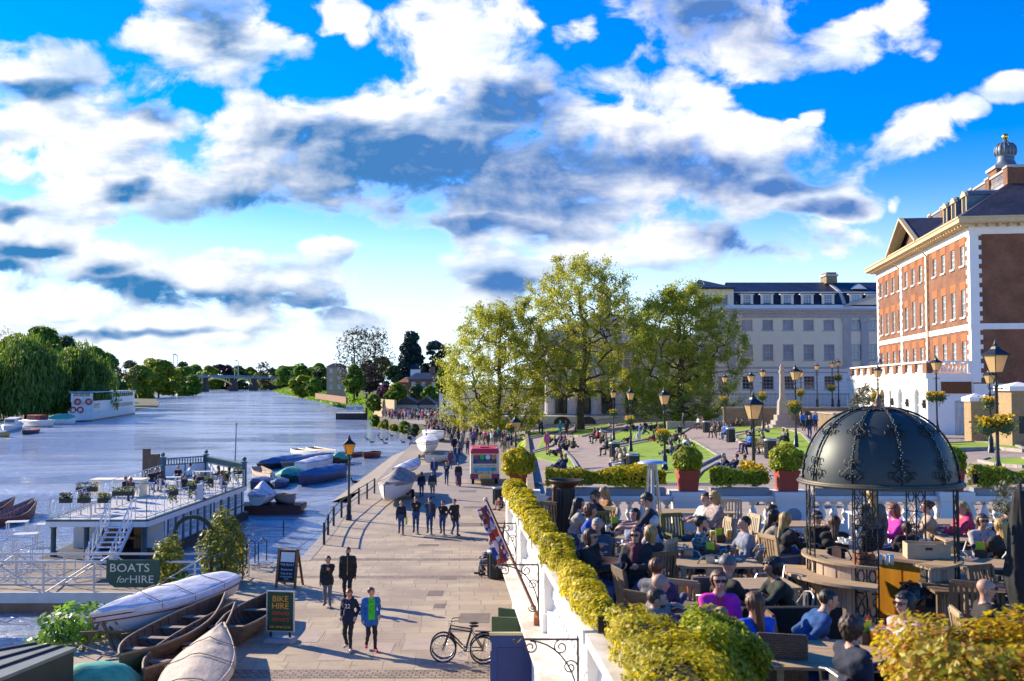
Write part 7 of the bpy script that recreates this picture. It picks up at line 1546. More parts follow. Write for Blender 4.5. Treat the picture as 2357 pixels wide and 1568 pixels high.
for a in (165,205,243):a=math.radians(a);mb=MB();mb.bar((1.27*math.cos(a),1.27*math.sin(a),.45),(1.6*math.cos(a),1.6*math.sin(a),.79),.05,.1);mb.build('bracket',TEAK,b1)
b2_=arcbar('curved_bar','curved planked bar counter under the right part of the gazebo',math.radians(286),math.radians(362),0,1.12);mb=MB();mb.prism(arcpts(1.3,1.75,math.radians(300),math.radians(372)),.74,.79);mb.build('shelf',M('slate shelf',(.09,.09,.10),.6,.2,3),b2_,fixn=True)
T=thing('bar_cupboard','bright orange varnished pine cupboard inside the gazebo bar','cupboard',(GC.x+.36,GC.y-.12,TZ),math.radians(-46));T.scale=GS;PINE=M('varnished pine',(.72,.30,.02),.4,.18,2,.05,stretch=(4,4,.6));MB().box(-.55,.45,-.2,.25,.02,1.05).build('carcass',PINE,T);mb=MB();mb.box(-.5,-.02,-.225,-.2,.08,1.0);mb.box(.02,.42,-.225,-.2,.08,1.0);mb.build('door',PINE,T);MB().box(-.7,.6,-.3,.35,1.051,1.10).build('worktop',M('worn red worktop',(.30,.20,.14),.7,.3,3),T)
def crate(label,x,y,z,w,d,h,mat,rz=0):
 T=thing('wooden_box',label,'box',(x,y,z),rz);T.scale=GS;mb=MB()
 for a in ((-w/2,w/2,-d/2,-d/2+.02),(-w/2,w/2,d/2-.02,d/2),(-w/2,-w/2+.02,-d/2+.02,d/2-.02),(w/2-.02,w/2,-d/2+.02,d/2-.02)):mb.box(*a,0,h)
 mb.box(-w/2+.02,w/2-.02,-d/2+.02,d/2-.02,0.002,.02);mb.build('box',mat,T);mb=MB();mb.box(-.06,.06,-d/2-.003,-d/2+.0,h*.6,h*.78);mb.build('handle_slot',HDARK,T)
crate('large pale wooden box on the pine cupboard worktop',GC.x+.62,GC.y-.17,TZ+.928,.72,.36,.26,CREAMW,-.15);crate('red brown wooden caddy on the curved bar',GC.x-.52,GC.y-.76,TZ+.946,.30,.2,.17,M('caddy wood',(.24,.075,.03),.6,.2,4),.3)
for i,(dx_,dy_)in enumerate(((-.32,-.84),(-.24,-.88),(-.16,-.85))):
 q=GC+V(dx_,dy_,.946);mb=MB();mb.lathe([(0,.003),(.03,.003),(.04,.15),(.036,.15),(.027,.012)],(0,0,0),10);o=mb.build('tumbler',CLEARG,smooth=True);o.location=q;tag(o,['empty tumbler next to the wooden caddy on the bar','middle empty tumbler on the curved bar','empty tumbler farthest from the caddy on the bar'][i],'glass','empty glasses on the bar')
for px,py,z,lab in ((1935,1250,TZ+.946,'white cup at the far left end of the curved bar'),(1950,1253,TZ+.946,'white cup right of another on the curved bar'),(1962,1248,TZ+.946,'stacked white cups end of the curved bar'),(2163,1312,TZ+.668,'white teacup on the slate shelf, left'),(2178,1306,TZ+.668,'white teacup on the slate shelf, middle of the group'),(2190,1316,TZ+.668,'white teacup on the slate shelf, nearest'),(2150,1322,TZ+.668,'stack of saucers on the slate shelf'),(2110,1206,TZ+.928,'white cup on the worktop beside the large box')):cup(lab,px,py,z)
T=thing('bin_bag_bin','black bin with a shiny bin bag in front of the pine cupboard','litter bin',(GC.x+.24,GC.y-.86,TZ));T.scale=GS;mb=MB();mb.lathe([(.24,0),(.28,.72)],(0,0,0),14);mb.build('body',BINM,T);mb=MB();rr=random.Random(8);rings=[]
for i,(r,z)in enumerate(((.29,.5),(.34,.62),(.33,.74),(.31,.80),(.24,.79),(.2,.6))):rings.append([(r*(1+.06*rr.gauss(0,1))*math.cos(2*PI*j/22),r*(1+.06*rr.gauss(0,1))*math.sin(2*PI*j/22),z+.02*rr.gauss(0,1))for j in range(22)])
mb.loft(rings);mb.build('bag',M('black bin bag',(.012,.012,.014),.2,.2,4,spec=.8),T)
T=thing('closed_parasol','tall closed black parasol at the right frame edge','parasol',tuple(D(2352,1300,13.1)[:2])+(TZ,));T.scale=GS;mb=MB();rr=random.Random(1);rings=[[((.10+.12*(1-abs(z-1.2)/1.3))*(1+.25*math.sin(j*2.1+z*3))*math.cos(2*PI*j/18),(.10+.12*(1-abs(z-1.2)/1.3))*(1+.25*math.sin(j*2.1+z*3))*math.sin(2*PI*j/18),z)for j in range(18)]for z in np.linspace(.45,2.5,16)]
mb.loft(rings,caps=True);mb.build('canopy',M('black parasol cloth',(.010,.010,.012),.8,.3,3),T,smooth=True);MB().tube([(0,0,0),(0,0,2.65)],.03,8).build('pole',IRON,T);MB().tube([(0,0,0),(0,0,.08)],.3,14).build('base',IRON,T)
q=D(2336,1175,16.9);tree('olive_tree','spindly grey olive tree beside the closed parasol',(q.x,16.9,TZ),1.95,1.1,31,leafmat('olive leaves',[(.14,.14,.08)],.3),.035,1200,trunk_h=.9,r0=.035,puff=.1,levels=3,nodes=160,twig=.4)
T=thing('rattan_sofa','dark woven sofa back behind the man in the blue polo shirt','sofa',tuple(G(1850,1470,TZ+.5)[:2])+(TZ,),.05);DR=brickmat('dark rattan',(.025,.03,.022),(.018,.02,.016),(.006,.006,.006),1.0,.03,.02,.004,bump=.8);MB().box(-.75,.45,-.08,.04,.05,.88).build('backrest',DR,T,bevel=.02);MB().box(-.75,.45,.04,.6,.05,.42).build('seat',DR,T,bevel=.02)
q=G(1860,1555,TZ+.3);T=thing('blue_bag','shiny dark blue bag under the large slatted table','bag',(q.x,q.y,TZ));mb=MB();mb.loft([[(x*k,y*k2,z)for x,y in ((-.24,-.1),(.24,-.1),(.24,.1),(-.24,.1))]for k,k2,z in ((.85,1,0.01),(1,1.2,.15),(.95,.5,.32),(.9,.2,.36))],caps=True);mb.build('body',M('blue leather',(.01,.05,.25),.3,.2,4),T,bevel=.02);mb=MB();mb.tube([(-.15,0,.34),(-.1,0,.5),(.1,0,.5),(.15,0,.34)],.012,5);mb.build('handle',M('blue leather',(.01,.05,.25),.3),T)
f32=np.float32
def nrm(v):v=np.asarray(v,float);return v/(np.linalg.norm(v)+1e-9)
def surfnet(fn,lo,hi,h):
 n=np.ceil((hi-lo)/h).astype(int)+1
 ax=[lo[i]+h*np.arange(n[i])for i in range(3)]
 Gd=np.stack(np.meshgrid(*ax,indexing='ij'),-1).astype(f32);Dv=fn(Gd.reshape(-1,3)).reshape(n)
 c=[(i,j,k)for i in (0,1)for j in (0,1)for k in (0,1)]
 S=lambda o:tuple(slice(o[a],n[a]-1+o[a])for a in range(3))
 cv={o:Dv[S(o)]for o in c};neg=sum((cv[o]<0).astype(int)for o in c);mask=(neg>0)&(neg<8)
 acc=np.zeros(mask.shape+(3,),f32);cnt=np.zeros(mask.shape,f32)
 for a in range(3):
  for o in c:
   if o[a]:continue
   o2=list(o);o2[a]=1;o2=tuple(o2);d0,d1=cv[o],cv[o2];x=(d0<0)!=(d1<0)
   t=np.where(x,d0/np.where(x,d0-d1,1),0)
   for b in range(3):acc[...,b]+=np.where(x,(o[b]if b!=a else t),0)
   cnt+=x
 idx=-np.ones(mask.shape,int);ii=np.argwhere(mask);idx[mask]=np.arange(len(ii))
 V_=lo+h*(ii+acc[mask]/np.maximum(cnt[mask],1)[:,None]);Fs=[]
 for a in range(3):
  b,c2=(a+1)%3,(a+2)%3;s0=[slice(1,n[q]-1)for q in range(3)];s0[a]=slice(0,n[a]-1);s1=list(s0);s1[a]=slice(1,n[a])
  d0,d1=Dv[tuple(s0)],Dv[tuple(s1)];x=(d0<0)!=(d1<0);P=np.argwhere(x)
  P[:,b]+=1;P[:,c2]+=1;q=[]
  for ob,oc in ((-1,-1),(0,-1),(0,0),(-1,0)):
   R_=P.copy();R_[:,b]+=ob;R_[:,c2]+=oc;q.append(idx[R_[:,0],R_[:,1],R_[:,2]])
  Q=np.stack(q,1);fl=(d0<0)[x];Q=np.where(fl[:,None],Q,Q[:,::-1]);Fs.append(Q[(Q>=0).all(1)])
 return V_,np.concatenate(Fs)
def cone(p,a,b,ra,rb):
 a=np.asarray(a,f32);ab=np.asarray(b,f32)-a;t=np.clip(((p-a)@ab)/(ab@ab+1e-9),0,1)
 return np.linalg.norm(p-a-t[:,None]*ab,axis=1)-(ra+(rb-ra)*t)
def smin(a,b,k):h=np.maximum(k-np.abs(a-b),0)/k;return np.minimum(a,b)-h*h*k*.25
def ik(S,T,l1,l2,hint):
 d=T-S;L=np.linalg.norm(d)
 if L>(l1+l2)*.995:T=S+d/L*(l1+l2)*.995;d=T-S;L=np.linalg.norm(d)
 e=d/L;x=(l1*l1-l2*l2+L*L)/(2*L);y=math.sqrt(max(1e-6,l1*l1-x*x));h=np.asarray(hint,float);h=h-(h@e)*e
 return S+e*x+nrm(h)*y,T
_cm={}
def cloth(c):
 if not isinstance(c,tuple):return c
 if c not in _cm:_cm[c]=M('cloth %.2f %.2f %.2f'%c,c,.85,.22,11,.7)
 return _cm[c]
def hairm(c):return M('hair %.3f %.3f %.3f'%c,c,.5,.45,28,.5,stretch=(1,1,.12))
SK=[(.52,.29,.20),(.46,.25,.165),(.55,.32,.23),(.30,.165,.10)]
HAIRC={'brown':(.06,.03,.014),'dark':(.014,.010,.009),'blonde':(.40,.26,.09),'red':(.26,.07,.02),'grey':(.30,.29,.28),'white':(.6,.58,.55),'maroon':(.09,.015,.02),'chestnut':(.12,.045,.018)}
EYE=M('dark eyes',(.02,.015,.012),.3);LIP=M('lips',(.36,.10,.09),.5);SHADES=M('sunglasses',(.008,.007,.008),.35)
NV=M('denim',(.02,.04,.10),.85,.25,8,.2);JEANS=(.035,.07,.17);BLK=(.022,.021,.024);NAVY_=(.012,.018,.05)
def person(label,loc,rz=0,pose='stand',h=1.72,top=BLK,bottom=JEANS,shoe=(.02,.02,.02),skin=0,hair=('short','brown'),lean=0,hy=0,hp=0,arms=('side','side'),sleeve='long',coat=0,skirt=0,inner=None,inner_w=.06,scarf=None,res=.02,hi=False,shades=False,step=.0,female=False,head_at=None,floor=0.0,seat=.46,group=None,legs=None,beard=False,hood=False,scale=1.0,vest=False):
 th=math.radians(lean);u=np.array([0,-math.sin(th),math.cos(th)]);f=np.array([0,-math.cos(th),-math.sin(th)]);r=np.array([1.,0,0])
 A=lambda *v:np.array(v,float);parts=[]
 pel=A(0,0,{'stand':.93,'sit':seat+.09,'ground':.12}[pose])
 wd=.9 if female else 1.0;nk=pel+u*.51;hipz=pel-u*0
 def add(a,b,ra,rb,m):parts.append((a,b,ra,rb,m))
 sw=.175*wd;chest=pel+u*.35;belly=pel+u*.15
 add(chest-r*.10*wd,chest+r*.10*wd,.124,.124,1);add(nk-u*.055-r*sw*.85,nk-u*.055+r*sw*.85,.070,.070,1);add(belly-r*.06,belly+r*.06,.108*(.95 if female else 1.05),.108*(.95 if female else 1.05),1)
 add(pel-r*.075+u*.02,pel+r*.075+u*.02,.122,.122,2 if not coat else 1)
 if female:add(chest+f*.06-r*.07-u*.03,chest+f*.06+r*.07-u*.03,.075,.075,1)
 yw,pt=math.radians(hy),math.radians(hp+lean*.15)
 hf=nrm(A(math.sin(yw),-math.cos(yw)*math.cos(pt),-math.sin(pt)));hr=nrm(np.cross(A(0,0,1),hf))*-1;hu=np.cross(hf,hr)*1.0
 if hu[2]<0:hu=-hu
 hc=nk+A(0,-.0,.0)+u*.06+A(0,0,.10)+hf*.02
 add(nk-u*.04,hc-hu*.05-hf*.01,.062,.052,4 if scarf else 0)
 add(hc+hu*.03-hf*.022,hc+hu*.022+hf*.018,.081,.077,0);add(hc-hu*.045+hf*.03,hc-hu*.055+hf*.038,.050,.043,0)
 if res<.03:add(hc+hu*.005+hf*.088,hc-hu*.022+hf*.106,.010,.014,0);[add(hc+s*hr*.076-hf*.01,hc+s*hr*.078-hf*.01-hu*.03,.017,.013,0)for s in (-1,1)]
 hands=[]
 for i,s in enumerate((-1,1)):
  S_=nk-u*.065+r*s*(sw+.025);k=arms[i];pz=pel[2]
  T_={'side':A(s*.235,-.05,pz-.08),'swing':A(s*.23,-.17,pz-.02),'swingb':A(s*.24,.12,pz-.04),'pocket':A(s*.21,-.07,pz+.03),'table':nk+A(s*.13,-.42,-.24),'lap':pel+A(s*.1,-.28,.12),'chin':hc+hf*.10-hu*.13+r*s*.03,'cone':chest+f*.27+r*s*.05+A(0,0,.02),'mouth':hc+hf*.13-hu*.09+r*s*.02,'back':A(s*.28,.32,.06),'knee':pel+A(s*.12,-.4,.2),'fwd':nk+A(s*.12,-.42,-.30),'down':A(s*.2,-.35,pz-.3),'bag':A(s*.25,-.06,pz+.12)}[k]
  E,Wr=ik(S_,T_,.285,.255,A(s*.28,.8,-.5)if k!='back' else A(s*.4,.5,.3));ct=1
  add(S_,E,.060 if female else .068,.054,ct);add(E,Wr,.052 if sleeve=='long' else .04,.038 if sleeve=='long' else .029,ct if sleeve=='long' else 0)
  d=nrm(Wr-E)
  if sleeve=='short':parts[-2]=(S_,E,.058,.045,ct)
  hd=Wr+d*.085;add(Wr,Wr+d*.03,.029,.031,0);add(Wr+d*.035,hd,.034,.027,0);hands.append((Wr,d,s))
 for i,s in enumerate((-1,1)):
  H_=pel+r*s*.085-A(0,0,.02);sp=step*(1 if i else -1)
  if legs:T_=pel+A(*legs[i]);hint=A(s*.25,-1,.6 if pose!='stand' else 0)
  elif pose=='stand':T_=A(s*.09,-.02-sp,.08+(.06 if sp<0 else 0));hint=A(0,-1,0)
  elif pose=='sit':T_=A(s*.12,-.40-.1*((i*7+len(label))%3-1),.08);hint=A(s*.2,-1,.8)
  else:T_=A(s*.12,-.78+.12*i,.07);hint=A(s*.2,-.2,1)
  K,An=ik(H_,T_,.43,.43,hint);bare=skirt and skirt<.8
  add(H_,K,.088,.062,2 if not bare else 2);add(K,An,.06,.043,2 if not bare else 0)
  toe=An+(A(s*.03,-.16,-.045)if pose!='ground' else A(s*.03,-.06,.13));add(An-A(0,-.035,.03),toe,.048,.036,3)
  if skirt:add(H_+A(s*.0,0,0),H_*(1-min(1,skirt))+K*min(1,skirt)if skirt<=1 else K*(2-skirt)+An*(skirt-1),.12,.125,2)
  if coat:add(H_,H_*(1-coat)+K*coat,.115,.118,1)
 if skirt:a,b=parts[-1][1],pel;add(pel-u*.05,(parts[-1][1]*1.0+pel*A(-1,0,0)+parts[-1][1]*0)*A(0,1,1),.13,.13,2)
 if hood:add(nk-f*.08-r*.06,nk-f*.08+r*.06,.062,.062,1)
 if scarf:add(nk-r*.05+f*.03,nk+r*.05+f*.03,.06,.06,4);add(nk+f*.1-u*.03,chest+f*.13-u*.1,.05,.045,4)
 hs,hcol=hair;hparts=[]
 if hs not in ('bald','none'):
  thick={'short':.014,'crop':.006,'long':.012,'curly':.03,'bob':.016,'hat':.03,'bun':.012,'tail':.012}[hs]
  hparts.append((hc+hu*.034-hf*.026,hc+hu*.027+hf*.008,.083+thick,.079+thick,5))
  if hs=='long':hparts+=[(hc-hf*.05+hu*.02,nk-u*.17-f*.10,.072,.045,5)]+[(hc+s*hr*.066+hu*.01-hf*.01,nk+r*s*.085-u*.13+f*.085,.036,.022,5)for s in (-1,1)]
  if hs=='bob':hparts+=[(hc-hf*.045,hc-hf*.05-hu*.10,.074,.055,5)]+[(hc+s*hr*.064,hc+s*hr*.07-hu*.10,.036,.026,5)for s in (-1,1)]
  if hs=='curly':hparts+=[(hc-hf*.04+hu*.03,hc-hf*.055-hu*.04,.09,.075,5)]
  if hs=='bun':hparts+=[(hc-hf*.11+hu*.05,hc-hf*.12+hu*.05,.045,.045,5)]
  if hs=='tail':hparts+=[(hc-hf*.1+hu*.03,nk-f*.14-u*.1,.045,.03,5)]
 def hairfn(p):
  d=None
  for i,(a,b,ra,rb,m)in enumerate(hparts):
   q=cone(p,a,b,ra,rb)
   if i==0:
    rel=p-hc.astype(f32);ff,uu=rel@hf.astype(f32),rel@hu.astype(f32)
    q=np.maximum(q,-np.maximum(.022-ff,uu-.062));q=np.maximum(q,-uu-(.055 if hs in ('short','crop','hat','bun','tail')else .09))
    if hs=='hat':q=np.maximum(q,.02-uu)
   if hs=='curly':q=q+.012*np.sin(p[:,0]*90)*np.sin(p[:,1]*95)*np.sin(p[:,2]*85)
   d=q if d is None else smin(d,q,.03)
  if res<.03 and hs!='hat':d=d+.005*np.sin(np.arctan2(p[:,1]-hc[1],p[:,0]-hc[0])*17+9*p[:,2])
  if hs=='long':rel=p-hc.astype(f32);ff,uu,rr_=rel@hf.astype(f32),rel@hu.astype(f32),rel@hr.astype(f32);d=np.maximum(d,-np.maximum(np.maximum(.03-ff,uu-.062),np.abs(rr_)-.054))
  return d
 def body(p):
  d=None
  for a,b,ra,rb,m in parts:q=cone(p,a,b,ra,rb);d=q if d is None else smin(d,q,.035)
  if res<.025:d=d+.006*np.sin(p[:,0]*31+9*p[:,2])*np.sin(p[:,2]*41+8*p[:,1])*(p[:,2]<nk[2]-.02)
  return d
 ends=np.array([q for a,b,ra,rb,m in parts for q in (a-max(ra,rb),a+max(ra,rb),b-max(ra,rb),b+max(ra,rb))])
 Vv,Ff=surfnet(body,ends.min(0)-res*2,ends.max(0)+res*2,res)
 C=Vv[Ff].mean(1).astype(f32);ds=np.stack([cone(C,a,b,ra,rb)for a,b,ra,rb,m in parts],1);mi=np.array([q[4]for q in parts])[ds.argmin(1)]
 if inner is not None:rel=C-chest;mi[(mi==1)&(rel@f>.05)&(np.abs(rel@r)<inner_w)&(rel@u>-.42)]=4
 if vest:mi[(mi==1)&(np.abs((C-chest)@r)>.175)]=4
 if beard:rel=C-hc;mi[(mi==0)&(rel@hu<-.045)&(rel@hf>.02)]=5
 mats=[M('skin %d'%skin,SK[skin],.55,.06,6),cloth(top),cloth(bottom),cloth(shoe),cloth(inner if inner is not None else scarf if scarf is not None else top),hairm(HAIRC.get(hcol,hcol)if isinstance(hcol,str)else hcol),EYE,LIP]
 ez=hc+hu*.0
 T=thing('person',label,'person',(0,0,0),math.radians(rz),group)
 vl,fl,ml=Vv.tolist(),Ff.tolist(),mi.tolist()
 if hi:
  mb=MB();mb.v,mb.f,mb.m=vl,fl,ml
  for Wr,d,s in hands:
   sd=nrm(np.cross(d,A(0,0,1))if abs(d[2])<.9 else A(0,1,0));pn=np.cross(sd,d);mb.cur=0
   for q,(off,ln)in enumerate(((-.026,.062),(-.009,.074),(.009,.070),(.025,.055))):
    b0=Wr+d*.085+sd*off;k1=b0+d*ln*.5-pn*ln*.12;k2=k1+d*ln*.38-pn*ln*.35;mb.tube([tuple(b0-d*.02),tuple(b0),tuple(k1),tuple(k2)],[.010,.0105,.009,.007],5)
   b0=Wr+d*.04-sd*.03*s;mb.tube([tuple(b0),tuple(b0-sd*s*.03+d*.025),tuple(b0-sd*s*.036+d*.055)],[.012,.011,.008],5)
  for s in (-1,1):mb.cur=6;mb.ball(tuple(hc+hf*.088+hr*s*.030+hu*.012),.010,.011,.008,n=6,k=4);mb.cur=5;mb.tube([tuple(hc+hf*.094+hr*s*.018+hu*.03),tuple(hc+hf*.088+hr*s*.046+hu*.03)],.005,4)
  mb.cur=7;mb.tube([tuple(hc+hf*.086-hr*.022-hu*.052),tuple(hc+hf*.096-hu*.053),tuple(hc+hf*.086+hr*.022-hu*.052)],[.004,.007,.004],5)
  mb.mats=mats;o=mb.build('body',None,T,smooth=True)
 elif hparts and res>=.03:
  Hv,Hf=surfnet(hairfn,*[g(np.array([q for a,b,ra,rb,m in hparts for q in (a-.16,a+.16,b-.16,b+.16)]))for g in (lambda z:z.min(0),lambda z:z.max(0))],res*.75)
  n0=len(vl);vl+=Hv.tolist();fl+=(Hf+n0).tolist();ml+=[5]*len(Hf);mb=MB();mb.v,mb.f,mb.m,mb.mats=vl,fl,ml,mats;o=mb.build('body',None,T,smooth=True)
 else:mb=MB();mb.v,mb.f,mb.m,mb.mats=vl,fl,ml,mats;o=mb.build('body',None,T,smooth=True)
 if hparts and res<.03:
  E_=np.array([q for a,b,ra,rb,m in hparts for q in (a-.15,a+.15,b-.15,b+.15)]);Hv,Hf=surfnet(hairfn,E_.min(0),E_.max(0),min(res,.014));npmesh('hair',Hv,Hf,mats[5],T,smooth=True)
 if shades:
  mb=MB()
  for s in (-1,1):c_=hc+hf*.098+hr*s*.031+hu*.012;mb.bar(tuple(c_-hr*.027),tuple(c_+hr*.027),.035,.012,up=tuple(hf));mb.bar(tuple(hc+hf*.085+hr*s*.060+hu*.016),tuple(hc-hf*.01+hr*s*.082+hu*.012),.008)
  mb.bar(tuple(hc+hf*.1-hr*.01+hu*.018),tuple(hc+hf*.1+hr*.01+hu*.018),.008);mb.build('sunglasses',SHADES,T)
 s=h/1.72*scale;T.scale=(s,s,s)
 if head_at:
  px,py=head_at;ht=(hc+hu*.12)*s;c_,s_=math.cos(math.radians(rz)),math.sin(math.radians(rz));q=G(px,py,floor+ht[2]);T.location=(q.x-(ht[0]*c_-ht[1]*s_),q.y-(ht[0]*s_+ht[1]*c_),floor)
 else:T.location=loc
 T['_hand']=[float(x)for x in hands[0][0]+hands[0][1]*.1];T['_chest']=[float(x)for x in chest+f*.135]
 return T
def seated(label,px,py,rz,chairk='metal',clabel=None,**k):
 k.setdefault('arms',('table','table'));k.setdefault('res',.0175);k.setdefault('hi',True)
 T=person(label,None,rz,'sit',head_at=(px,py),floor=TZ,group=None,**k)
 if chairk:chair(clabel or ' '.join(f'{chairk} chair under the {label}'.split()[:12]),T.location.x,T.location.y,math.radians(rz),chairk)
 return T
PLAID=brickmat('plaid cloth',(.05,.20,.22),(.02,.07,.08),(.25,.35,.36),1.0,.06,.06,.008,bump=.0,offs=0)
FLOR=brickmat('patterned blouse',(.45,.33,.28),(.10,.06,.05),(.5,.42,.38),1.0,.03,.025,.003,bump=.0)
GREYK=(.16,.16,.18);BEIGE=(.38,.28,.19);PINKC=(.62,.02,.36)
st_=lambda *a,**k:seated(*a,**k)
st_('person in a dark blue top with long brown hair, back turned by the hedge',1281,1114,150,'teak',top=NAVY_,hair=('long','chestnut'),female=True)
st_('person in a pale grey coat with dark hair leaning to the bearded man',1334,1146,100,None,top=(.35,.32,.28),hair=('long','dark'),female=True,lean=12)
st_('person in a black jacket with brown beard, head bent to the left',1366,1130,-80,'teak',top=BLK,hair=('short','chestnut'),beard=True,lean=10,hp=15)
st_('person in an ochre brown cardigan with straight blonde hair',1389,1120,-70,None,top=(.30,.13,.035),hair=('long','blonde'),female=True,lean=12)
st_('person in a blue and black jacket with curly brown hair',1361,1162,80,None,top=(.01,.07,.42),inner=BLK,inner_w=.2,hair=('curly','chestnut'),lean=8)
st_('person with short grey hair facing the camera behind the sunglasses woman',1374,1192,-15,'dark',top=(.10,.11,.12),hair=('crop','grey'))
st_('person in black with brown hair and sunglasses, hand on chin by the hedge',1361,1218,55,'metal',top=BLK,hair=('bob','brown'),female=True,shades=True,arms=('table','chin'))
st_('person in a grey blue sweater resting a cheek on one hand',1460,1170,-40,'pale',top=(.30,.34,.45),hair=('long','dark'),female=True,arms=('chin','table'))
q=G(1512,1372,TZ);person('person in a navy polo shirt standing with head bowed at the tables',(q.x,q.y,TZ),-100,'stand',top=(.008,.012,.03),bottom=BLK,hair=('short','dark'),sleeve='short',lean=14,hp=25,arms=('fwd','fwd'),res=.0175,hi=True)
st_('person with white hair and a pale shirt, turned away',1502,1187,-125,'pale',top=(.45,.45,.46),hair=('short','white'))
st_('person in a black gilet with short blonde hair, back turned',1496,1209,-150,'dark',top=BLK,hair=('bob','blonde'),female=True)
st_('person in a dark jacket and maroon scarf with very long dark red hair and sunglasses',1464,1214,-25,'metal',top=(.03,.028,.028),scarf=(.12,.02,.035),hair=('long','maroon'),female=True,shades=True,coat=.4)
st_('person in a quilted grey gilet with short brown hair, hand at the mouth',1513,1285,140,'rattan',top=(.13,.135,.15),inner=(.05,.05,.12),vest=True,hair=('short','chestnut'),arms=('table','mouth'))
st_('person with a shaved head in a grey brown sweater',1521,1320,95,None,top=(.16,.13,.13),hair=('bald','brown'),skin=1,lean=8)
st_('person in a grey hoodie with a dark beard, hands clasped at the mouth',1514,1354,85,'rattan',top=(.24,.25,.30),hair=('crop','brown'),beard=True,hood=True,lean=8,arms=('mouth','mouth'))
st_('person in a green plaid shirt facing right',1614,1188,75,'metal',top=PLAID,hair=('short','dark'),beard=True,hy=10)
st_('person in a patterned blouse with short blonde hair and sunglasses, sitting high',1641,1131,-75,'pale',top=FLOR,bottom=BLK,hair=('bob','blonde'),female=True,shades=True,hp=15,seat=.62)
st_('person in a white top half hidden behind the blonde in the blouse',1624,1134,-60,None,top=(.65,.62,.58),hair=('bun','brown'),female=True,seat=.5)
st_('person in a short sleeved grey shirt with cropped dark hair',1713,1188,-85,'metal',top=(.20,.22,.28),sleeve='short',hair=('crop','dark'),arms=('table','lap'))
st_('person in a navy jacket at the bench by the parapet, brown hair',1778,1161,90,None,top=NAVY_,hair=('short','brown'))
st_('person in a beige jacket with long black hair leaning forward',1783,1173,100,'teak',top=(.28,.23,.17),hair=('long','dark'),female=True,lean=18)
st_('person in a black leather jacket with wavy blonde hair near the gazebo',1810,1179,115,'teak',top=(.035,.035,.035),bottom=(.10,.18,.32),hair=('long','blonde'),female=True,lean=8)
st_('person in black with sunglasses pushed up, facing the camera behind the bar',1881,1176,5,'metal',top=BLK,hair=('bun','dark'),female=True,shades=True,arms=('table','chin'))
st_('person in a black coat and grey knitted hat',1678,1280,115,'metal',top=BLK,hair=('hat',(.12,.12,.12)),lean=12)
st_('person in a bulky dark green coat with curly black hair',1776,1285,-85,'metal',top=(.012,.022,.016),hair=('curly','dark'),lean=22,coat=.8,skin=3)
st_('person in a bright pink blazer with long chestnut hair and sunglasses, smiling',1655,1313,0,None,top=PINKC,inner=(.45,.03,.12),inner_w=.045,hair=('long','chestnut'),female=True,shades=True,res=.015)
st_('child with blonde brown hair seen from behind below the pink blazer',1659,1397,180,None,top=(.3,.3,.35),hair=('bob','blonde'),h=1.3)
st_('person in a royal blue dress with long dark brown hair, back turned',1735,1361,-160,None,top=(.006,.09,.55),bottom=(.006,.09,.55),hair=('long','chestnut'),female=True,skirt=.8,coat=.3,res=.015)
st_('person in black with long brown hair, back turned inside the gazebo view',1920,1186,170,'metal',top=BLK,hair=('long','brown'),female=True)
q=G(2010,1352,TZ);person('person in a grey jacket and floral skirt with long blonde hair, standing behind the bar',(q.x,q.y,TZ),185,'stand',1.70,top=(.12,.12,.115),bottom=brickmat('floral skirt',(.03,.2,.05),(.25,.06,.3),(.01,.01,.02),1.0,.06,.05,.02,bump=0),skirt=.75,hair=('long','blonde'),female=True,arms=('side','bag'),res=.0175,hi=True)
st_('person in a magenta cardigan with red brown hair',2053,1161,-80,'metal',top=(.55,.03,.33),hair=('bob','red'),female=True,lean=10,hp=15)
st_('child with a dark curly head behind the wooden box',2086,1204,180,None,top=BLK,hair=('curly','brown'),h=1.35)
st_('person in a beige and pale blue top with brown hair',2131,1152,-100,'metal',top=(.42,.30,.22),hair=('bun','brown'),female=True,lean=8)
st_('person in a coral red hooded top with blonde hair',2212,1155,-90,'metal',top=(.50,.04,.10),hair=('tail','blonde'),female=True,lean=15,hood=True)
st_('person in a pale grey shawl with brown hair and sunglasses, facing the camera',2261,1183,0,'metal',top=(.42,.37,.36),hair=('long','brown'),female=True,shades=True)
st_('person in a black leather jacket with long straight blonde hair at right',2301,1193,-160,'metal',top=BLK,hair=('long','blonde'),female=True)
st_('person in black hunched at the parapet near the right edge',2317,1160,180,None,top=BLK,hair=('short','dark'),lean=20)
st_('person in a blue polo shirt leaning forward by the bar',1910,1357,90,'dark',top=(.012,.07,.22),bottom=BLK,sleeve='short',hair=('crop','dark'),lean=38,arms=('lap','lap'),res=.015)
st_('person in a pale pink jacket with black hair and sunglasses',2081,1363,-65,'rattan',top=(.68,.38,.38),inner=(.6,.55,.5),inner_w=.05,bottom=BLK,hair=('bob','dark'),female=True,shades=True,arms=('lap','cone'),res=.015)
st_('person in a dark navy sweater with tousled dark hair, nearest the camera',1964,1417,105,'metal',top=(.014,.02,.045),hair=('curly','brown'),hy=15,arms=('lap','table'),res=.014)
st_('person with a shaved head, sunglasses and black cardigan at right',2270,1331,80,'teak',top=(.018,.014,.014),inner=(.10,.16,.28),hair=('bald','brown'),skin=1,shades=True)
def walker(label,px,py,rz=0,**k):
 k.setdefault('res',.016);k.setdefault('hi',True);k.setdefault('step',.12);q=G(px,py);return person(label,(q.x,q.y,promz(q.y)),rz,'stand',**k)
T=walker('person in a navy hoodie with number on the chest, black leggings and white trainers',803,1497,-8,h=1.66,top=(.010,.013,.04),bottom=BLK,shoe=(.6,.58,.58),hair=('long','red'),female=True,hp=22,arms=('pocket','pocket'),hood=True,coat=.15)
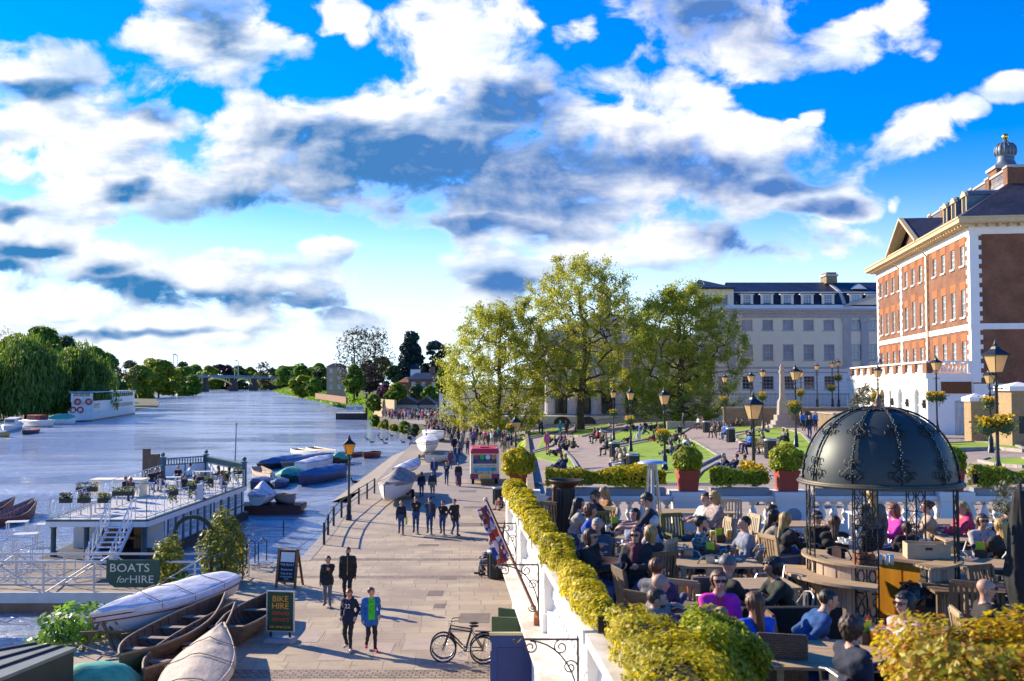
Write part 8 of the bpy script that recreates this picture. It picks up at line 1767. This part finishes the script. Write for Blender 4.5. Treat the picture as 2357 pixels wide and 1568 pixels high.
words('lettering','22',HWHITE,T,.17,(T['_chest'][0],T['_chest'][1]-.028,T['_chest'][2]-.02),(PI/2,0,0),.004)
walker('person in a bright green T shirt under an open blue jacket',853,1497,20,h=1.70,top=(.015,.12,.38),inner=(.05,.50,.02),inner_w=.085,bottom=BLK,shoe=(.35,.02,.08),hair=('short','chestnut'),hy=35,coat=.35,arms=('side','pocket'),step=.16)
walker('person in a black jacket and grey trousers holding an ice cream',754,1398,5,h=1.66,top=BLK,bottom=(.16,.15,.155),shoe=(.1,.1,.1),hair=('long','brown'),female=True,arms=('side','cone'),coat=.2)
walker('person in a black jacket with a yellow zip',800,1386,0,h=1.82,top=BLK,inner=(.65,.42,.02),inner_w=.012,bottom=BLK,hair=('crop','dark'),arms=('side','side'),beard=True,coat=.25)
for px,py,rz,lab,kw in [(923,1231,10,'person with a yellow shopping bag, leftmost of five walking abreast',dict(top=BLK,hair=('tail','blonde'),female=True,h=1.62)),(957,1229,5,'person in a black jacket eating ice cream, second of five walking abreast',dict(top=BLK,hair=('short','dark'),arms=('mouth','cone'),h=1.8)),(989,1230,0,'person in a grey cardigan eating ice cream, middle of five walking abreast',dict(top=(.05,.045,.045),inner=(.12,.15,.19),hair=('short','dark'),arms=('mouth','side'),h=1.76)),(1019,1231,-5,'person with long black hair in a short black jacket, fourth of five abreast',dict(top=BLK,hair=('long','dark'),female=True,arms=('cone','pocket'),h=1.64)),(1046,1233,35,'person in a padded black jacket looking left, rightmost of five abreast',dict(top=BLK,hair=('short','dark'),hy=-50,h=1.74,arms=('pocket','pocket'),coat=.3)),(970,1145,180,'person in a black jacket and blue jeans walking away',dict(top=BLK,hair=('bob','chestnut'),female=True,h=1.64)),(995,1147,175,'person in a brown cardigan and pale trousers walking away',dict(top=(.05,.04,.035),bottom=(.35,.27,.22),hair=('crop','grey'),h=1.74)),(1028,1117,0,'person with orange curly hair and a dark scarf walking',dict(top=NAVY_,hair=('curly','red'),female=True,arms=('cone','cone'),h=1.65)),(1055,1120,10,'person in a long purple patterned dress walking',dict(top=BLK,bottom=(.13,.06,.09),skirt=1.7,hair=('long','dark'),female=True,h=1.7)),(999,1108,0,'person in a dark suit and blue shirt',dict(top=NAVY_,inner=(.1,.22,.5),hair=('crop','grey'),h=1.75)),(1037,1079,0,'person with white blonde hair in a mauve dress',dict(top=(.12,.06,.08),bottom=(.12,.06,.08),skirt=.9,hair=('short','white'),female=True,h=1.66)),(1052,1070,0,'person in a navy blazer and pale blue shirt beside the mauve dress',dict(top=NAVY_,inner=(.4,.5,.65),hair=('short','dark'),h=1.78)),(1046,1046,0,'person in a black hooded coat beyond the teal boat',dict(top=BLK,hair=('hat',BLK),coat=.5)),(1061,1052,180,'person in a loose grey tunic walking away',dict(top=(.18,.16,.15),bottom=(.14,.13,.12),coat=.6,hair=('short','grey'))),(1076,1050,0,'person in a maroon top with crossed arms near the van roof',dict(top=(.16,.03,.05),hair=('bob','brown'),arms=('cone','cone'),female=True))]:
 T=walker(lab,px,py,rz,res=.022 if py>1140 else .03,hi=py>1200,**kw)
 if 'yellow shopping' in lab:mb=MB();mb.box(.22,.30,-.12,.1,.5,.85);mb.tube([(.26,-.08,.85),(.26,-.03,.95),(.26,.03,.85)],.008,4);o=mb.build('shopping_bag',M('yellow plastic',(.6,.55,.02),.5));o.location=T.location;tag(o,'yellow shopping bag carried by the leftmost of five walkers','bag')
def benchsit(label,loc,rz,**k):k.setdefault('res',.03);k.setdefault('arms',('lap','lap'));return person(label,loc,rz,'sit',**k)
benchsit('person with grey trousers and a cap seated on the near bench by the bin',(-.78,38.3,0),-90,top=BLK,bottom=(.35,.33,.32),hair=('hat',(.03,.06,.14)),res=.02);benchsit('person in blue jeans with a green bag seated behind the flag',(-.78,39.1,0),-80,top=(.03,.10,.25),hair=('short','grey'),res=.02)
benchsit('person in a white shirt seated on the far promenade bench',(-.25,59.0,0),-70,top=(.6,.6,.62),hair=('short','dark'));benchsit('person with bare legs and black top on the far promenade bench',(-.45,57.9,0),-75,top=BLK,bottom=(.3,.14,.14),skirt=.6,shoe=(.2,.1,.06),hair=('long','dark'),female=True)
BT=[(349,1080,60),(361,1077,-20),(372,1083,180),(410,1072,30),(437,1067,-60),(425,1092,70),(462,1087,-150),(450,1094,90),(502,1072,-60),(511,1083,180),(527,1075,-80),(290,1097,70),(301,1099,-160)]
BD=['in a black coat at the pile side table','half hidden between two dark coats','with a black bob seen from behind','with brown hair and sunglasses near the stern','in a pale blue shirt leaning on the stern rail','in black with folded arms in the middle of the deck','with curly dark blonde hair, back turned','leaning over a table beside the curly head','with long fair brown hair near the stern panel','small, between two guests at the stern panel','with dark hair at the stern corner','in black with short hair at the front table','with auburn hair in a brown coat at the front table']
BC=[BLK,NAVY_,(.06,.05,.05),BLK,(.35,.45,.6),BLK,(.03,.03,.04),BLK,(.03,.05,.06),(.3,.15,.1),BLK,BLK,(.08,.05,.05)];BH=['short','short','bob','long','short','short','curly','long','long','bob','bob','short','long'];BHC=['dark','dark','dark','brown','dark','dark','blonde','dark','chestnut','chestnut','dark','dark','red']
WCH=M('white garden furniture',(.6,.6,.6),.5,.08,3)
_st,STEEL=STEEL,WCH
for i,(px,py,rz)in enumerate(BT):
 T=person('person on the barge '+BD[i],None,rz,'sit',head_at=(px,py),floor=DZ,top=BC[i],hair=(BH[i],BHC[i]),res=.028,arms=('table','table'),female=BH[i]in ('long','bob'))
 chair('white chair under barge guest '+BD[i],T.location.x,T.location.y,math.radians(rz),'metal',DZ)
for i,(px,py)in enumerate([(330,1112),(395,1098),(470,1085),(520,1085),(255,1135),(430,1105),(215,1150)]):
 q=G(px,py,DZ+.73);t_=table(['white table before the dark coated barge guests','white table by the middle of the barge deck','white table near the barge stern rail','white table at the barge stern corner','white table at the barge front with a brown planter','small white table in the middle of the barge guests','white table behind the barge front flower boxes'][i],q.x,q.y,1.1,.8,.2*i,mat=WCH);t_.location.z=DZ;t_['group']='tables on the barge'
for i,(px,py,rz)in enumerate([(195,1165,40),(240,1158,200),(310,1128,120),(455,1112,30),(380,1128,250),(540,1098,140)]):q=G(px,py,DZ+.4);chair(['empty white chair behind the left flower boxes of the barge','empty white chair at the barge front table','empty white chair turned away at the barge front','empty white chair by the barge side rail plants','empty white chair in the middle of the barge deck','empty white chair at the barge stern'][i],q.x,q.y,math.radians(rz),'metal',DZ)
for i,(px,py)in enumerate([(60,1228),(110,1205),(40,1200)]):q=G(px,py,LZ+.73);t_=table(['white table on the low floating deck at left','white table near the barge columns on the low deck','rear white table on the low floating deck'][i],q.x,q.y,1.1,.8,.3,mat=WCH);t_.location.z=LZ
STEEL=_st
CN={'black':BLK,'navy':NAVY_,'grey':(.17,.17,.18),'white':(.62,.62,.62),'blue':(.02,.13,.45),'teal':(.02,.22,.28),'red':(.42,.03,.03),'pink':(.6,.12,.22),'brown':(.10,.06,.035),'olive':(.11,.11,.05),'purple':(.16,.07,.22),'beige':(.42,.34,.25),'maroon':(.15,.03,.045)}
LW=[(1258,1018,'ground',60,'navy','black','dark'),(1266,1022,'ground',90,'blue','navy','brown'),(1280,1027,'ground',80,'black','black','blonde'),(1290,1018,'ground',100,'maroon','navy','dark'),(1296,1030,'ground',70,'grey','navy','brown'),(1303,1040,'ground',-60,'black','black','blonde'),(1291,1048,'ground',-80,'navy','pink','blonde'),(1279,1052,'ground',-70,'purple','black','red'),(1307,1028,'ground',120,'brown','navy','red'),(1298,1083,'ground',-50,'black','blue','blonde'),(1288,1084,'ground',-60,'navy','blue','brown'),(1318,1035,'ground',150,'olive','black','dark'),(1259,1042,'stand',20,'pink','pink','blonde'),(1247,1000,'stand',120,'black','black','brown'),(1243,997,'stand',-60,'grey','navy','brown'),(1290,1003,'stand',0,'teal','teal','grey'),(1304,1005,'stand',180,'black','black','dark'),(1325,1006,'sit',-80,'navy','black','grey'),(1207,988,'stand',90,'teal','black','dark'),(1368,1018,'sit',-80,'black','navy','brown'),(1384,1016,'sit',-80,'blue','navy','grey'),(1376,1022,'sit',-85,'red','black','dark'),(1397,1050,'sit',-80,'navy','black','blonde'),(1408,1047,'sit',-80,'black','black','white'),(1423,1090,'sit',-75,'black','blue','white'),(1440,1088,'sit',-75,'brown','navy','grey'),(1432,1092,'sit',-80,'beige','white','blonde'),(1443,995,'ground',-40,'purple','navy','brown'),(1460,992,'ground',40,'black','black','dark'),(1472,996,'ground',-60,'blue','blue','brown'),(1486,988,'ground',20,'navy','black','dark'),(1498,994,'ground',160,'black','navy','brown'),(1507,990,'ground',-120,'navy','navy','dark'),(1480,1002,'ground',80,'grey','blue','brown'),(1514,998,'ground',-30,'maroon','black','dark'),(1470,1014,'ground',-150,'white','white','grey'),(1447,1022,'ground',-70,'black','black','blonde'),(1506,1018,'ground',-80,'black','red','dark'),(1520,1016,'ground',60,'pink','pink','brown'),(1531,1022,'ground',-50,'white','navy','dark'),(1545,1030,'ground',-70,'grey','black','brown'),(1554,1018,'ground',150,'brown','navy','brown'),(1556,1045,'ground',-75,'black','olive','dark'),(1545,1050,'ground',-75,'grey','black','brown'),(1575,1036,'ground',-60,'white','beige','blonde'),(1568,1054,'ground',-70,'teal','blue','dark'),(1564,1012,'sit',30,'navy','black','dark'),(1582,1030,'ground',140,'beige','black','red'),(1572,988,'stand',90,'navy','navy','grey'),(1608,988,'sit',-70,'white','brown','dark'),(1620,988,'sit',-70,'black','navy','brown'),(1636,972,'stand',180,'beige','teal','brown'),(1646,1008,'sit',-70,'black','black','dark'),(1657,1008,'sit',-70,'black','brown','brown'),(1668,1012,'sit',-70,'blue','white','blonde'),(1675,1013,'sit',-70,'blue','blue','brown'),(1693,982,'ground',-70,'brown','black','brown'),(1704,984,'ground',-100,'black','black','dark'),(1768,998,'ground',-80,'beige','blue','dark'),(1720,1042,'sit',-70,'grey','purple','brown'),(1728,1046,'sit',-75,'blue','navy','dark'),(1758,1044,'sit',-80,'black','navy','blonde'),(1806,1018,'ground',-75,'grey','blue','dark'),(1814,1020,'ground',-100,'black','black','blonde'),(1672,1089,'ground',-70,'black','blue','grey'),(1686,1090,'ground',-75,'navy','blue','brown'),(1722,1096,'ground',-80,'teal','blue','dark'),(1850,995,'stand',0,'blue','black','dark'),(1877,994,'stand',10,'blue','navy','dark'),(1863,1012,'stand',0,'black','blue','grey'),(1846,985,'stand',180,'navy','black','grey')]
seen=set()
for i,(px,py,po,rz,t,b,hc_)in enumerate(LW):
 q=GT(px,py);where='left lawn' if px<1330 else 'benches on the left path' if px<1441 else 'upper large lawn' if py<1015 and px<1520 else 'large lawn' if px<1590 else 'far benches' if px<1685 else 'right lawn' if px<1830 else 'paved square'
 verb={'ground':'grass seated ','stand':'standing ','sit':'bench seated '}[po]
 for nb_ in ('',', beside a friend',', nearer the kerb',', end of group'):
  lab=f'{verb}{hc_} haired person, {t} top, {b} trousers, {where}{nb_}'
  if lab not in seen:break
 seen.add(lab);lng=R.random()<.45 or hc_ in ('blonde','red')
 z=q.z+(.06 if po=='ground' else 0)
 T=person(lab,(q.x,q.y,z),rz,po,top=CN[t],bottom=CN[b]if b!='blue' else JEANS,hair=('long' if lng else 'short',hc_),res=.034 if q.y<70 else .045,lean=R.choice((-25,-12,8,15))if po=='ground' else R.uniform(0,10),arms=R.choice((('back','back'),('lap','knee'),('lap','lap')))if po=='ground' else ('lap','lap')if po=='sit' else ('side','pocket'),hp=10 if po!='stand' else 0,hy=R.uniform(-25,25),female=lng,shoe=R.choice((BLK,(.2,.12,.08),(.5,.5,.5))),legs=None if po!='ground' or R.random()<.5 else [(-.12,-.62,0.0),(.14,-.55,.0)],skin=R.choice((0,1,2)))
for px,py,rz,lab in [(1403,1052,-80,'bench on the left path by the bin'),(1378,1022,-80,'bench on the left path with the bright blue top'),(1437,1092,-75,'bench right behind the terrace hedge'),(1614,991,-70,'far bench by the third plane tree'),(1664,1013,-70,'bench with people in blue and white'),(1762,1048,-78,'bench left of the bush in the red pot'),(1724,1047,-72,'bench behind the big lantern post')]:
 q=GT(px,py);bench(lab,(q.x+.3,q.y,q.z),math.radians(rz),1.8)
base=[]
for i,(po,kw)in enumerate([('stand',dict(step=.14,arms=('swing','swingb'))),('stand',dict(step=-.12,arms=('cone','side'),female=True,hair=('long','dark'))),('stand',dict(arms=('pocket','pocket'),coat=.5)),('stand',dict(step=.1,female=True,hair=('bob','dark'),arms=('cone','cone'))),('stand',dict(step=.05,hair=('hat','dark'),arms=('side','mouth'))),('ground',dict(arms=('lap','knee'),lean=8)),('stand',dict(step=.16,female=True,skirt=.8,hair=('long','dark'),arms=('swing','side')))]):base.append((po,person('template person',(0,0,0),0,po,res=.05,**kw)))
cols=list(CN);usedb=set();hn=list(HAIRC);k_=0
def crowd(px,py,z=None,zone='',sitp=.0,rz=None):
 global k_
 po,src=base[5]if R.random()<sitp else base[R.choice((0,1,2,3,4,6))]
 q=G(px,py,.3)if z is None else G(px,py,z);zz=promz(q.y)if z is None else z;q=G(px,py,zz)
 for tries in range(60):
  t,b,hh=R.choice(cols[:2]*3+cols),R.choice(['black','navy','blue','grey','beige','brown']),R.choice(hn);lab=f'{"seated" if po == "ground" else "walking"} {hh} haired person, {t} top, {b} trousers, {zone}'
  if lab not in seen:break
 seen.add(lab)
 if id(src)in usedb:T=copy_tree(src)
 else:T=src;usedb.add(id(src))
 T.location=(q.x,q.y,zz);T.rotation_euler=(0,0,R.uniform(0,6.28)if rz is None else rz+R.gauss(0,.4));s=R.uniform(.92,1.06);T.scale=(s,s,s);T['label']=lab;T['group']='crowd on the towpath'
 o=T.children[0]
 for sl_,c in ((1,CN[t]),(2,CN[b]if b!='blue' else JEANS),(5,HAIRC[hh])):o.material_slots[sl_].link='OBJECT';o.material_slots[sl_].material=hairm(c)if sl_==5 else cloth(c)
for i in range(34):crowd(R.uniform(985,1052),R.uniform(992,1014),zone='dense crowd behind the raised white boat')
for i in range(30):crowd(R.uniform(1040,1180),R.uniform(998,1034),zone='towpath behind the van')
for i in range(34):crowd(R.uniform(984,1060),R.uniform(970,993),zone='far bend of the towpath',sitp=.2)
for i in range(34):crowd(R.uniform(925,1020),R.uniform(959,971),z=.5,zone='crowd in front of the black sheds',sitp=.1)
for i in range(22):crowd(R.uniform(880,930),R.uniform(957.5,965),z=.5,zone='far crowd by the arched wall',sitp=.1)
for px,py in ((1105,1024),(1125,1030),(1140,1026),(1090,1030),(1155,1040),(1160,1052),(1068,1020),(1170,1035)):crowd(px,py,zone='close behind the van')
bm_=[base[i][1].children[0].data for i in (0,1,2,3,6)];cv,cf,cm_=[],[],[];cmats=[base[0][1].children[0].data.materials[0]]+[cloth(CN[k])for k in cols]+[hairm(HAIRC[k])for k in ('dark','brown','blonde','grey')];nof=0
for i in range(110):
 px,py,zz=(R.uniform(890,1022),R.uniform(957.5,969),.5)if i<70 else (R.uniform(985,1075),R.uniform(968,990),.5)
 q=G(px,py,zz);me=R.choice(bm_);n=len(me.vertices);v=np.empty(n*3,f32);me.vertices.foreach_get('co',v);v=v.reshape(-1,3);a=R.uniform(0,6.28);c,s=math.cos(a),math.sin(a)
 cv.append(np.stack([v[:,0]*c-v[:,1]*s+q.x,v[:,0]*s+v[:,1]*c+q.y,v[:,2]+zz],1));m4=len(me.polygons);li=np.empty(len(me.loops),np.int32);me.loops.foreach_get('vertex_index',li);cf.append(li.reshape(-1,4)+nof);nof+=n
 mi=np.empty(m4,np.int32);me.polygons.foreach_get('material_index',mi);t,b,hh=R.choice([1,2,1,2]+list(range(1,14))),R.choice((1,2,3,5,12)),R.choice((14,15,16,17));cm_.append(np.array([0,t,b,1,t,hh,1,0])[mi])
tag(npmesh('distant_crowd',np.concatenate(cv),np.concatenate(cf),cmats,midx=np.concatenate(cm_),smooth=True),'far packed crowd on the towpath bend','crowd',kind='stuff')
for o in list(bpy.data.objects):
 for k in ('_hand','_chest'):
  if k in o:del o[k]
 if o.get('label')=='template person':
  for c in list(o.children):bpy.data.objects.remove(c)
  bpy.data.objects.remove(o)
